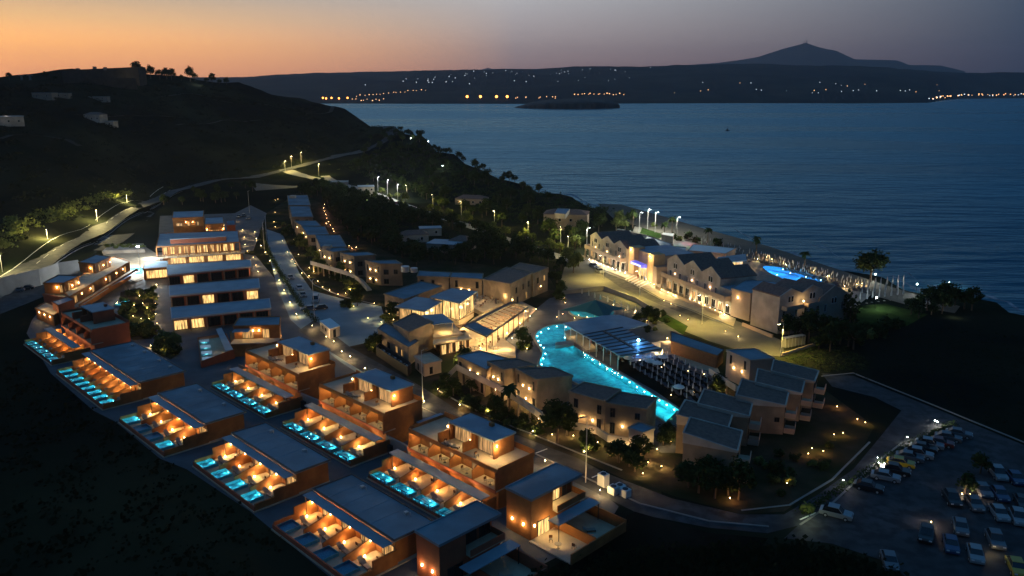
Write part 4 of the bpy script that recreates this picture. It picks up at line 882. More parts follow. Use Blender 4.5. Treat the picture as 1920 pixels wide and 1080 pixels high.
rm = [m_[0]+inw*4, m_[1]+inw*4, m_[1]+inw*9, m_[0]+inw*9]; obj('raised_roof', MB().prism(rm, 6.4, 8.0), MATS['red_stucco'], r, w=True); obj('raised_roof_top', MB().prism([p+(p-sum(rm, Vector())/4).normalized()*.4 for p in rm], 8.0, 8.2), MATS['metal_roof'], r, w=True)
block('orange upper house with turquoise roofs behind the reception, one lamp on top', [(323,409),(381,407),(382,395),(325,397)], 9, 'orange_stucco', 'metal_roof', wins=[(0,.5,5.6,1.2,1.6,LW),(0,.8,5.6,1.2,1.6,LW),(0,.2,5.6,2.2,1.2,LW)], lamps=[(0,.42,7.2),(0,.65,7.2)], power=90)
block('blue-topped upper house with lit steps, behind the reception', [(384,421),(420,419),(418,407),(385,408)], 8, 'orange_stucco', 'metal_roof', lamps=[(0,.1,6),(0,.95,6),(1,.5,6)], wins=[(0,.5,5.2,3.4,.5,LW),(0,.5,4.2,3.4,.4,LW)], power=110)
block('small red-walled annex at the lane side of the reception', [(425,423),(441,422),(440,413),(424,414)], 6, 'red_stucco', 'roof_gravel')
r = block('low flat-roofed bar with a glowing open front, left of the long halls', [(268,505),(318,501),(314,489),(272,491)], 3.6, 'orange_stucco', 'roof_gravel', wins=[(0,.5,.4,6.2,2.6,LB)])[0]
light(P(292,522,1.8), 160, GOLD, .3, r); 
# brightly lit forecourt: white floodlights over the planted wall
fl0 = thing('floodlight_mast', 'floodlight mast with white lamps over the forecourt by the reception', 'floodlight', P(264,512)); fl0.location.z = 0
obj('mast', MB().tube(P(264,512), P(264,512)+Vector((0,0,9)), .08), MATS['pale_metal'], fl0, w=True); obj('lamp_head', MB().box(P(264,512).x-.4,P(264,512).y-.2,8.9,P(264,512).x+.4,P(264,512).y+.2,9.2), MATS['bulb_white'], fl0, w=True)
light(P(264,512)+Vector((-1,2,8.6)), 16000, (.8,.92,1), .3, fl0); light(P(285,470,3), 2500, (.85,.95,1), .3); light(P(232,482,4), 3500, (1,.9,.7), .3)
sheet('fountain_basin', [(242,503),(268,502),(268,514),(256,516)], 'pool_tile')
wl_ = thing('planted_wall', 'floodlit stone wall with planting on top, beside the forecourt', 'wall', P(230,472)); wl_.location.z = 0
obj('wall', MB().prism([P(193,477),P(205,466),P(270,463),P(272,474)], 0, 1.4), MATS['white_stucco'], wl_, w=True)

# ---- upper-left houses
r, pts = block('upper-left house of stepped orange terraces, long storey under two blue pavilions', [(130,557),(243,491),(215,481),(112,540)], 5.5, 'orange_stucco', 'terrace_tile', name='terrace_house', wins=[(0,f,3.0,1.6,2.0,LW) for f in (.08,.34,.62,.9)], lamps=[(0,.17,4.5),(0,.3,4.5),(0,.55,4.5),(0,.74,4.5),(0,.86,4.5)], power=60)
fl, fr, br, bl = pts; d = (fr-fl).normalized(); n = Vector((d.y, -d.x, 0))
obj('balcony_floor', MB().prism([fl, fl+n*2.2, fr+n*2.2, fr], 2.5, 2.7), MATS['terrace_tile'], r, w=True); obj('balcony_front', MB().prism([fl+n*2.1, fl+n*2.3, fr+n*2.3, fr+n*2.1], 2.3, 3.4), MATS['orange_stucco'], r, w=True)
obj('canopy', MB().prism([P(153,571,3.0),P(158,569,3.0),P(204,540,3.0),P(198,541,3.0)], 2.9, 3.02), MATS['metal_roof'], r, w=True); obj('canopy', MB().prism([P(202,537,3.0),P(209,536,3.0),P(264,507,3.0),P(254,509,3.0)], 2.9, 3.02), MATS['metal_roof'], r, w=True)
block('upper pavilion with navy roof, far end of the upper-left house', [(147,492),(178,495),(207,482),(180,478)], 8.5, 'orange_stucco', 'metal_roof', name='pavilion', zb=5.4, wins=[(1,.25,5.7,1.2,2.2,LW),(1,.75,5.7,1.2,2.2,LW),(0,.8,5.7,.6,2.2,LW)], lamps=[(0,.7,7),(1,.5,7),(1,.95,7)], power=110)
block('lower pavilion with navy roof, near end of the upper-left house', [(81,531),(119,531),(149,518),(110,516)], 8.2, 'orange_stucco', 'metal_roof', name='pavilion', zb=5.2, wins=[(0,.85,5.5,.8,2.2,LW),(1,.3,5.5,1.0,2.2,LW),(1,.75,5.5,1.2,2.2,LW)], lamps=[(0,.65,7),(1,.5,6.6),(1,.9,6.6)], power=110)
block('dark red lower house with a terrace of three lamps, left of the blue box', [(80,552),(128,560),(150,545),(105,540)], 4.8, 'red_stucco', 'terrace_tile', name='house')
block('blue-roofed box in front of the upper-left house', [(97,566),(109,573),(139,562),(127,557)], 5.2, 'red_stucco', 'metal_roof', name='annex', wins=[(0,.4,1.2,.5,2.6,LW)])
block('dark blue-roofed annex between the upper-left house and the dark house', [(146,577),(175,587),(204,581),(170,571)], 4.6, 'red_stucco', 'metal_roof', name='annex')
r = block('low terrace building with three lamps, at the left edge of the compound', [(66,578),(100,592),(118,580),(86,567)], 3.0, 'orange_stucco', 'terrace_tile', name='terrace_building', lamps=[(0,.2,2.3),(0,.5,2.3),(0,.8,2.3)], power=60)[0]
for x, y in ((83,574), (91,578), (98,582)): light(P(x, y, 3.8), 45, WARM, .1, r)
for x, y, w_ in ((216,545,90), (195,560,90), (232,528,60), (180,575,60), (250,520,60), (160,560,50)): light(P(x, y, 2.2), w_, WARM, .12)
for k, (x, y) in enumerate(((235,565), (222,571))): 
    q = [P(x-8,y+2), P(x+4,y+4), P(x+9,y-1), P(x-3,y-3)]; pr = thing('small_pool', '%s small turquoise pool in the courts of the upper-left house' % ('upper','lower')[k], 'pool', (q[0].x, q[0].y, 0))
    obj('basin', MB().prism(q, .05, .12), MATS['pool_tile'], pr, w=True); obj('water', MB().add([(p.x,p.y,.5) for p in q], [(0,1,2,3)]), MATS['pool_water'], pr, w=True); light((sum((p.x for p in q))/4, sum(p.y for p in q)/4, .35), 40, (.45,.95,1), .1, pr)
# grey retaining wall under the highway
for k, (a, b, h) in enumerate((((-30,566),(30,548),3.4), ((30,548),(75,536),3.2), ((75,536),(112,522),3.0), ((112,522),(150,516),3.0))):
    r = thing('retaining_wall', '%s pale panel of the retaining wall below the highway' % ORD[k], 'wall', (P(*a).x, P(*a).y, 0), 0, 'retaining wall panels'); obj('wall', MB().bar(P(*a), P(*b), .5, 0, h+2.2), MATS['concrete'], r, w=True)
# ---- the house and pool court by the plaza
r, pts = block('orange house with a lit upper balcony beside the long halls, blue awning', [(437,612),(524,610),(526,594),(448,596)], 6.3, 'orange_stucco', 'roof_gravel', name='terrace_house', wins=[(0,.3,3.3,2.6,2.2,LW),(0,.7,3.3,1.6,2.2,LW)], lamps=[(0,.15,5.2),(0,.42,5.2),(0,.55,5.2)], power=80)
fl, fr, br, bl = pts; d = (fr-fl).normalized(); n = Vector((d.y, -d.x, 0))
obj('front_storey', MB().prism([fl, fl+n*3.4, fr+n*3.4, fr], 0, 3.0), MATS['orange_stucco'], r, w=True); obj('terrace_floor', MB().prism([fl, fl+n*3.5, fr+n*3.5, fr], 3.0, 3.2), MATS['terrace_tile'], r, w=True); obj('awning', MB().prism([fl+d*.3, fl+d*.3+n*2.6, fl+d*4+n*2.6, fl+d*4], 5.6, 5.7), MATS['metal_roof'], r, w=True)
light(P(478,640,1.6), 120, WARM, .1, r); light(P(530,632,1.6), 80, WARM, .1, r)
cr = thing('plunge_pool_court', 'small walled court of four plunge pools with a white canopy, below the nearest hall', 'pool court', (P(400,660).x, P(400,660).y, 0))
cq = [P(371,640), P(378,690), P(440,672), P(425,632)]; obj('deck', MB().prism(cq, 0, .25), MATS['terrace_tile'], cr, w=True)
for i in range(4): obj('court_wall', MB().bar(cq[i], cq[(i+1) % 4], .2, 0, (1.0, 1.0) if i != 1 else (1.6, 2.2)), MATS['red_stucco'], cr, w=True)
for i in range(4):
    a = P(374+i*1.7, 641.5+i*11.2); b = P(392+i*2.6, 640+i*11.2); n2 = P(375+i*1.7, 647+i*11.2)-a; q = [a, b, b+n2, a+n2]
    bs = obj('plunge_pool', MB().prism(q, .26, .32), MATS['pool_tile'], cr, w=True); obj('water', MB().add([(p.x-cr.location.x,p.y-cr.location.y,.66) for p in q], [(0,1,2,3)]), MATS['pool_water'], bs)
    c = sum(q, Vector())/4; light((c.x, c.y, .5), 45, (.45,.95,1), .1, cr)
obj('canopy', MB().prism([P(405,617,3),P(415,614,3),P(437,655,3),P(423,658,3)], 2.9, 3.0), MATS['metal_roof'], cr, w=True)
obj('lit_porch', MB().prism([P(432,640),P(438,640),P(446,662),P(440,664)], .2, 2.6), MATS['orange_stucco'], cr, w=True); light(P(430,650,2), 60, WARM, .1, cr)
ks = thing('kiosk', 'small white cabin standing on the plaza between the lane and the street', 'cabin', (P(612,612).x, P(612,612).y, 0))
kq = [P(600,602,2.6), P(618,617,2.6), P(637,611,2.6), P(619,597,2.6)]; obj('walls', MB().prism(kq, 0, 2.5), MATS['white_stucco'], ks, w=True); rr_ = [p+(p-sum(kq, Vector())/4).normalized()*.2 for p in kq]; obj('roof', MB().prism(rr_, 2.5, 2.65), MATS['fabric_white'], ks, w=True)
win(ks, kq[0], kq[1], 2.2, 1.1, .8, .8, G); win(ks, kq[0], kq[1], 4.6, 1.1, .8, .8, G); win(ks, kq[1], kq[2], 1.5, .1, .9, 2, G)
gs = thing('plant_enclosure', 'dark fenced enclosure of air-conditioning units at the street side', 'enclosure', (P(735,680).x, P(735,680).y, 0))
gq = [P(706,667), P(765,706), P(771,698), P(712,659)]
for i in range(4): obj('fence_side', MB().bar(gq[i], gq[(i+1)%4], .12, 0, 2.2), MATS['dark_metal'], gs, w=True)
def acunit(p, label, s=1.0, h=1.4):
    t = thing('air_conditioning_unit', label, 'air conditioner', (p.x, p.y, p.z)); obj('casing', MB().box(-.7*s,-.6*s,0,.7*s,.6*s,h), MATS['plastic_white'], t); obj('fan', MB().prism([(math.cos(i*math.pi/6)*.45*s, math.sin(i*math.pi/6)*.45*s) for i in range(12)], h, h+.08), MATS['dark_metal'], t); t.rotation_euler.z = R(-50); return t
for i in range(5): acunit(gq[0].lerp(gq[1], .12+i*.18).lerp(gq[3].lerp(gq[2], .12+i*.18), .5), '%s pale fan unit from the plaza end inside the dark fenced enclosure' % ORD[i])
for i, (x, y) in enumerate(((1131,910), (1150,925), (1162,922), (1172,930))): acunit(P(x, y), ('tall white fan unit behind the lit corner house', 'low white fan unit nearest the tall one', 'low white fan unit, third behind the lit corner house', 'low white fan unit at the dark hedge end')[i], 1.0, (2.0,1.2,1.2,1.2)[i])
ft = thing('roof_cooling_unit', 'pair of round blue cooling units on the kitchen roof', 'cooling unit', (P(768,540).x, P(768,540).y, 5.2)); obj('tank', MB().prism([(math.cos(i*math.pi/6)*1.3-1.2, math.sin(i*math.pi/6)*1.3) for i in range(12)], 0, 1.7), MATS['pale_metal'], ft); obj('tank', MB().prism([(math.cos(i*math.pi/6)*1.1+1.6, math.sin(i*math.pi/6)*1.1-.5) for i in range(12)], 0, 1.3), MATS['pale_metal'], ft)

# ================================================================== restaurant
block('plain kitchen block of the restaurant with ventilation units on its roof', [(720,551),(757,562),(829,537),(790,528)], 5.2, 'cream_stucco', 'roof_gravel', name='kitchen_block')
def open_hall(label, q, z, power, wallh=.9, back=(2,3), m='metal_roof'):
    root, pts = bldg('restaurant_hall', label, 'restaurant', q, z); zs = [p.z for p in pts]
    obj('roof', MB().prism(pts, [a-.3 for a in zs], zs), MATS[m], root, w=True); inn = shrink(pts, 1.2)
    obj('floor', MB().prism(inn, 0, 2.0 if z > 5 else .3), MATS['terrace_tile'], root, w=True); fz = 2.0 if z > 5 else .3
    for e in range(4):
        a, b = inn[e], inn[(e+1)%4]; L = Vector((b.x-a.x, b.y-a.y)).length; k = max(2, int(L/2.6))
        if e in back: obj('back_wall', MB().bar(a, b, .25, fz, (a.z-.3, b.z-.3)), MATS['cream_stucco'], root, w=True); continue
        for i in range(k):
            w = L/k*.92; win(root, a, b, L*(i+.5)/k, fz+.1, w, min(a.z, b.z)-.5-fz, 'lit_window_bright' if (i*7+e) % 3 else 'lit_window', mull=1)
        light(Vector(((a.x+b.x)/2, (a.y+b.y)/2, 0)) + Vector((*wall_n(a, b), 0))*1.6 + Vector((0,0,fz+2)), power, GOLD, .3, root)
    return root, pts
open_hall('restaurant hall under the big pale blue roof, towards the plaza', [(740,575),(797,583),(833,563),(780,556)], 6.2, 160)
open_hall('restaurant hall under the dark blue roof, open to the dining terrace', [(806,556),(862,568),(895,546),(847,540)], 7, 220)
block('gabled restaurant house, dark roof and blank side wall, above the service yard', [(737,607,5.2),(767,623,6.5),(812,604,6.5),(776,587,5.2)], 6.3, 'cream_stucco', 'roof_tile', name='gabled_house')
r, pts = block('lower wing of the gabled restaurant house with three lit windows', [(708,617),(766,652),(785,640),(722,606)], 4.2, 'cream_stucco', 'roof_gravel', name='restaurant_wing', wins=[(0,.1,.8,.7,1.8,G),(0,.36,.2,1.4,2.4,G),(0,.62,1.2,1.1,1.6,LW),(0,.8,1.2,1.1,1.6,LW)])
r, pts = block('small pink flat-roofed lodge in front of the gabled restaurant house', [(777,668),(795,684),(828,676),(806,662)], 2.8, 'pink_stucco', 'terrace_tile', name='lodge', wins=[(0,.35,.3,.8,1.6,G),(0,.8,.3,.6,1.6,G),(1,.4,.3,.8,1.6,G)])
# blue-roofed open pavilion with terraces in warm light
r = thing('terrace_pavilion', 'blue-roofed open pavilion over lit terraces beside the gabled house', 'pavilion', (P(825,610).x, P(825,610).y, 0))
pq = [P(812,608,6.2), P(851,604,6.2), P(830,588,6.2), P(790,591,6.2)]; obj('roof', MB().prism(pq, 6.0, 6.2), MATS['metal_roof'], r, w=True)
for p in shrink(pq, .4): obj('post', MB().tube((p.x,p.y,0), (p.x,p.y,6.0), .1), MATS['cream_stucco'], r, w=True)
def slab(root, px, z, t, m, name='terrace_slab'): return obj(name, MB().prism([P(a, b, z) for a, b in px], z-t, z), MATS[m], root, w=True)
slab(r, [(812,633),(868,626),(850,606),(812,610)], 3.6, .3, 'terrace_tile', 'upper_terrace'); slab(r, [(812,645),(885,634),(873,623),(812,634)], 3.3, .3, 'terrace_tile', 'lower_roof')
obj('beam', MB().bar(P(812,634,3.8), P(870,626,3.8), .3, 3.5, 3.9), MATS['cream_stucco'], r, w=True)
gw = [P(812,650), P(825,668), P(880,655), P(872,640)]
win(r, gw[0], gw[1], 1.6, .4, 2.4, 2.3, 'lit_window_bright', mull=2); 
for i in range(4): win(r, gw[1], gw[2], 1.1+i*1.9, .2, 1.3, 2.4, 'lit_window' if i % 2 else 'lit_window_bright', mull=1)
obj('glazed_room', MB().prism(shrink(gw, .03), 0, 3.0), MATS['wood'], r, w=True)
light(P(835,612,5.2), 420, GOLD, .3, r); light(P(845,633,4.4), 300, GOLD, .3, r); light(P(855,672,2.2), 300, GOLD, .3, r)
# long timber pergola, pale posts, warm light under it
r = thing('pergola', 'long pergola with dark beams over the warm-lit dining deck', 'pergola', (P(940,600).x, P(940,600).y, 0))
pa, pb, pc, pd = P(912,630,4.2), P(990,576,4.2), P(962,566,4.2), P(872,612,4.2)
for a, b, w in ((pa, pb, .35), (pd, pc, 1.3), (pb, pc, .3), (pa, pd, .35)): obj('beam', MB().bar(a, b, w, 4.0, 4.3), MATS['dark_metal'], r, w=True)
obj('roof_panel', MB().prism([P(872,612,4.35), P(912,630,4.35), P(925,620,4.35), P(890,604,4.35)], 4.3, 4.4), MATS['roof_gravel'], r, w=True)
for i in range(9): k = (i+2)/11; obj('rafter', MB().bar(pa.lerp(pb, k), pd.lerp(pc, k), .14, 4.05, 4.22), MATS['wood'], r, w=True)
for i in range(9): p = pa.lerp(pb, i/8); obj('post', MB().box(p.x-.1,p.y-.1,0,p.x+.1,p.y+.1,4.0), MATS['wood'], r, w=True)
dk = thing('dining_deck', 'raised pale dining deck running under the pergola to a point', 'deck', (P(940,640).x, P(940,640).y, 0))
obj('deck', MB().prism([P(880,668),P(967,672),P(966,655),P(945,640),P(1005,582),P(960,560),P(890,600),P(840,640)], 0, .6), MATS['terrace_tile'], dk, w=True)
for i in range(9): k = (i+.5)/9; light(pa.lerp(pb, k).lerp(pd.lerp(pc, k), .5)-Vector((0,0,.9)), 520, GOLD, .3, r)
for x, y in ((905,655), (930,650), (950,648), (940,665)): light(P(x, y, 1.6), 300, GOLD, .15)
# upper dining terrace
r = thing('dining_terrace', 'rose-paved dining terrace behind the pergola with small lamps at its rim', 'terrace', (P(920,570).x, P(920,570).y, 0))
obj('terrace', MB().prism([P(866,572),P(905,594),P(962,566),P(945,552),P(900,546)], 0, 1.2), MATS['terrace_tile'], r, w=True)
obj('pit_pergola', MB().bar(P(852,612,3), P(905,598,3), .25, 2.8, 3).bar(P(860,600,3), P(890,584,3), .25, 2.8, 3), MATS['wood'], r, w=True)
for x, y in ((860,600), (885,600), (868,608)): light(P(x, y, 1.8), 420, GOLD, .3)
for x, y in ((880,562),(905,572),(930,564),(945,556),(905,553)): light(P(x, y, 3.2), 160, GOLD, .2)
for i, (x, y, s) in enumerate(((873,560,'near the dark blue roof'), (885,556,'beside the first'), (892,565,'in the middle'), (905,560,'under the ochre wall'), (915,568,'towards the pergola'), (900,575,'above the pit'), (925,562,'at the far rim'), (880,568,'by the hall posts'), (935,568,'closest to the pergola corner'), (910,552,'at the back wall'))):
    v = P(x, y, 1.2); put(table0, v, i, 'round dining table %s on the rose-paved terrace' % s, 'tables on the dining terrace')
    for j in range(3): put(chair0, v + Vector((math.cos(i+j*2.1)*.95, math.sin(i+j*2.1)*.95, 0)), i+j*2.1-math.pi/2, '%s chair round the dining table %s' % (ORD[j], s), 'chairs on the dining terrace')
for i, (x, y) in enumerate(((900,640), (915,632), (925,622), (938,612), (950,602), (962,594), (972,586), (912,648), (935,638), (925,655), (890,655))):
    v = P(x, y, .6); put(table0, v, i, '%s table from the glazed room along the pergola deck' % ORD[i], 'tables under the pergola')
    for j in range(2): put(chair0, v + Vector((math.cos(i+j*3.1)*.95, math.sin(i+j*3.1)*.95, 0)), i+j*3.1-math.pi/2, '%s chair at the %s table along the pergola deck' % (ORD[j], ORD[i]), 'chairs under the pergola')

# ================================================================== pools
from mathutils.geometry import tessellate_polygon
def pool(label, key, floor, tile, water, rim=.4, rimm='stone'):
    """basin sunk in the ground inside a raised rim; the water lies just under the rim"""
    zw = POOLPX[key][0]; out = POOLS[key]; c = sum(out, Vector())/len(out); root = thing('swimming_pool', label, 'swimming pool', (c.x, c.y, 0)); tri = tessellate_polygon([out]); n = len(out)
    tri = [t if ((out[t[1]]-out[t[0]]).cross(out[t[2]]-out[t[0]])).z > 0 else t[::-1] for t in tri]
    fl = MB().add([(p.x,p.y,floor) for p in out], tri); fl.add([(p.x,p.y,floor) for p in out]+[(p.x,p.y,zw+.02) for p in out], [(i, n+i, n+(i+1)%n, (i+1)%n) for i in range(n)]); obj('basin', fl, MATS[tile], root, w=True)
    obj('water', MB().add([(p.x,p.y,zw) for p in out], tri), MATS[water], root, w=True); rm = MB(); vs = []
    for i, p in enumerate(out):
        d = (out[(i+1)%n]-out[i-1]); d.z = 0; d.normalize(); nn = Vector((d.y, -d.x, 0))*rim; vs += [(p.x,p.y,zw+.08), (p.x+nn.x,p.y+nn.y,zw+.08), (p.x+nn.x,p.y+nn.y,0), (p.x,p.y,zw-.1)]
    rm.add(vs, [f for i in range(n) for f in ((4*i,4*i+1,4*((i+1)%n)+1,4*((i+1)%n)), (4*i+1,4*i+2,4*((i+1)%n)+2,4*((i+1)%n)+1), (4*i+3,4*i,4*((i+1)%n),4*((i+1)%n)+3))]); obj('rim', rm, MATS[rimm], root, w=True)
    return root, out
big, bo = pool('large curving turquoise pool with a long narrow arm and lamps along its rim', 'big', -1.1, 'pool_tile', 'pool_water')
def plamp(root, x, y, z=.5, pw=80, c=(.35,.95,1), k=0, r=.15, size=.16):
    v = P(x, y, z); obj('pool_lamp', MB().ball((v.x-root.location.x, v.y-root.location.y, z-.05), size, 6, 4), MATS['pool_lamp'], root); light(v + Vector((0,0,-.25)), pw, c, r, root)
for i in range(13): t = i/12; plamp(big, lerp(1099,1266,t)-2, lerp(664,767,t)+.5*math.sin(i)+1.2, pw=95)
for x, y in ((1008,638),(1006,629),(1013,622),(1027,615),(1044,611),(1061,612),(1059,632),(1061,641),(1068,647),(1018,651),(1021,662),(1017,671),(1014,682),(1012,646)): plamp(big, x+1.5*(x<1030), y+1, pw=95)
for x, y in ((1030,630),(1045,625),(1035,645),(1050,660),(1035,672),(1060,680),(1080,672),(1085,695),(1110,690),(1115,712),(1140,705),(1150,730),(1170,722),(1190,745),(1205,738),(1225,760),(1250,775),(1040,690)): light(P(x, y, .15), 36, (.3,.95,1), .2, big)  # unseen fill lights, added to even out the glow between the rim lamps
for x, y in ((1240,760),(1258,785),(1215,755),(1255,768)): light(P(x, y, .1), 90, (.5,1,.8), .2, big)
br_ = thing('pool_bridge', 'dark low footbridge reaching into the big pool', 'bridge', (P(1060,653).x, P(1060,653).y, 0)); obj('deck', MB().prism([P(1041,657),P(1076,652),P(1075,646),P(1041,651)], .4, 1.15), MATS['concrete'], br_, w=True)
dk = thing('wooden_deck', 'warm-lit wooden deck point beside the big pool, under the bar roof edge', 'deck', (P(1078,640).x, P(1078,640).y, 0)); obj('planks', MB().prism([P(1058,628),P(1078,620),P(1120,660),P(1100,662),P(1075,647),P(1063,640)], 0, .85), MATS['terrace_tile'], dk, w=True); light(P(1074,628,1.5), 60, GOLD, .05, dk); light(P(1096,652,1.5), 35, GOLD, .05, dk)
ap, ao = pool('bright blue hotel pool near the beach with five lamps', 'beach', -1.1, 'pool_tile_blue', 'pool_water_blue')
for x, y in ((1468,505),(1482,512),(1511,519),(1539,525),(1457,515)): plamp(ap, x, y, .4, 150, (.25,.65,1))
for x, y in ((1445,504),(1460,508),(1475,517),(1490,522),(1500,515),(1515,527),(1528,524),(1450,510)): light(P(x, y, .1), 420, (.25,.65,1), .2, ap)
tp, to = pool('small round pool under a green tent roof', 'tent', -.7, 'pool_tile', 'pool_water')
for x, y in ((1080,584),(1100,590),(1130,591),(1125,578),(1095,576)): light(P(x, y, .1), 130, (.2,1,.75), .2, tp)
tn = thing('shade_tent', 'four-pointed dark green tent roof over the small round pool', 'tent', (P(1113,580).x, P(1113,580).y, 0))
apx = P(1116,562,5.6); cs = [P(1048,582,2.6), P(1138,598,2.6), P(1172,578,2.8), P(1105,566,2.8)]
mat('tent_green', (.03,.12,.12)); tm = MB()
for i in range(4):
    a, b = cs[i], cs[(i+1)%4]; m1 = (a+b)/2 + (apx-(a+b)/2)*.18; ql = apx.lerp(a, .5)-Vector((0,0,.35)); qr = apx.lerp(b, .5)-Vector((0,0,.35)); tm.add([apx, a, m1, b, ql, qr], [(0,4,2),(4,1,2),(0,2,5),(5,2,3)])
obj('canopy', tm, MATS['tent_green'], tn, w=True)
for c in cs: obj('pole', MB().tube((c.x,c.y,0), c, .06), MATS['pale_metal'], tn, w=True)
obj('pole', MB().tube((apx.x,apx.y,0), apx, .1), MATS['pale_metal'], tn, w=True); light(P(1107,573,3.4), 90, (.5,1,.9), .1, tn)
# bar roof beside the pool
br = thing('pool_bar', 'open pool bar under a long blue-grey roof with dark battens', 'bar', (P(1150,635).x, P(1150,635).y, 0))
A, B_, C_, D_ = P(1055,606,3.6), P(1164,668,3.6), P(1242,655,3.6), P(1128,592,3.6)
obj('roof', MB().prism([A, B_, C_, D_], 3.4, 3.6), MATS['metal_roof'], br, w=True)
obj('roof', MB().prism([D_, D_.lerp(C_, .45), P(1217,608,3.6), P(1160,590,3.6)], 3.42, 3.62), MATS['metal_roof'], br, w=True)
for i in range(9): k = .38+i*.155/2*1.0; obj('batten', MB().bar(A.lerp(B_, min(k,.99)), D_.lerp(C_, min(k,.99)), .35, 3.6, 3.75), MATS['dark_metal'], br, w=True)
obj('batten', MB().bar(A.lerp(D_, .5).lerp(B_.lerp(C_, .5), .38), B_.lerp(C_, .5), .6, 3.6, 3.8), MATS['dark_metal'], br, w=True)
for i in range(9): p = A.lerp(B_, .04+i*.115); obj('post', MB().box(p.x-.08,p.y-.08,0,p.x+.08,p.y+.08,3.4), MATS['pale_metal'], br, w=True)
for i in range(5): p = D_.lerp(C_, .1+i*.2); obj('post', MB().box(p.x-.08,p.y-.08,0,p.x+.08,p.y+.08,3.4), MATS['pale_metal'], br, w=True)
obj('counter', MB().bar(A.lerp(D_, .5).lerp(B_.lerp(C_, .5), .2), A.lerp(D_, .5).lerp(B_.lerp(C_, .5), .75), 1.2, 0, 1.15), MATS['wood'], br, w=True)
for i in range(7): light(A.lerp(B_, .3+i*.1).lerp(D_.lerp(C_, .3+i*.1), .12)-Vector((0,0,1.2)), 28, GOLD, .1, br)
obj('flood_lamp', MB().ball((P(1197,638,4.2)-br.location), .3, 8, 6), emit('bulb_blue', (.25,.6,1), 60), br); light(P(1197,638,5.0), 260, (.1,.4,1), .3, br); light(P(1200,664,1.8), 150, (.08,.3,1), .3, br); light(P(1222,662,1.8), 150, (.12,.4,1), .3, br)
st = thing('stage_screen', 'blue glowing stage front at the end of the pool bar', 'stage', (P(1215,672).x, P(1215,672).y, 0)); obj('stage', MB().prism([P(1180,680),P(1236,672),P(1240,664),P(1185,670)], 0, .8), MATS['concrete'], st, w=True)
obj('backdrop', MB().bar(P(1188,671), P(1237,662), .2, .8, 2.9), MATS['concrete'], st, w=True)
# shaded restaurant roof at the edge of the promenade street
block('dark slatted low roof between the pool bar and the promenade street', [(1258,640),(1345,668),(1358,656),(1258,622)], 3.0, 'wood', 'roof_gravel', name='shade_roof')
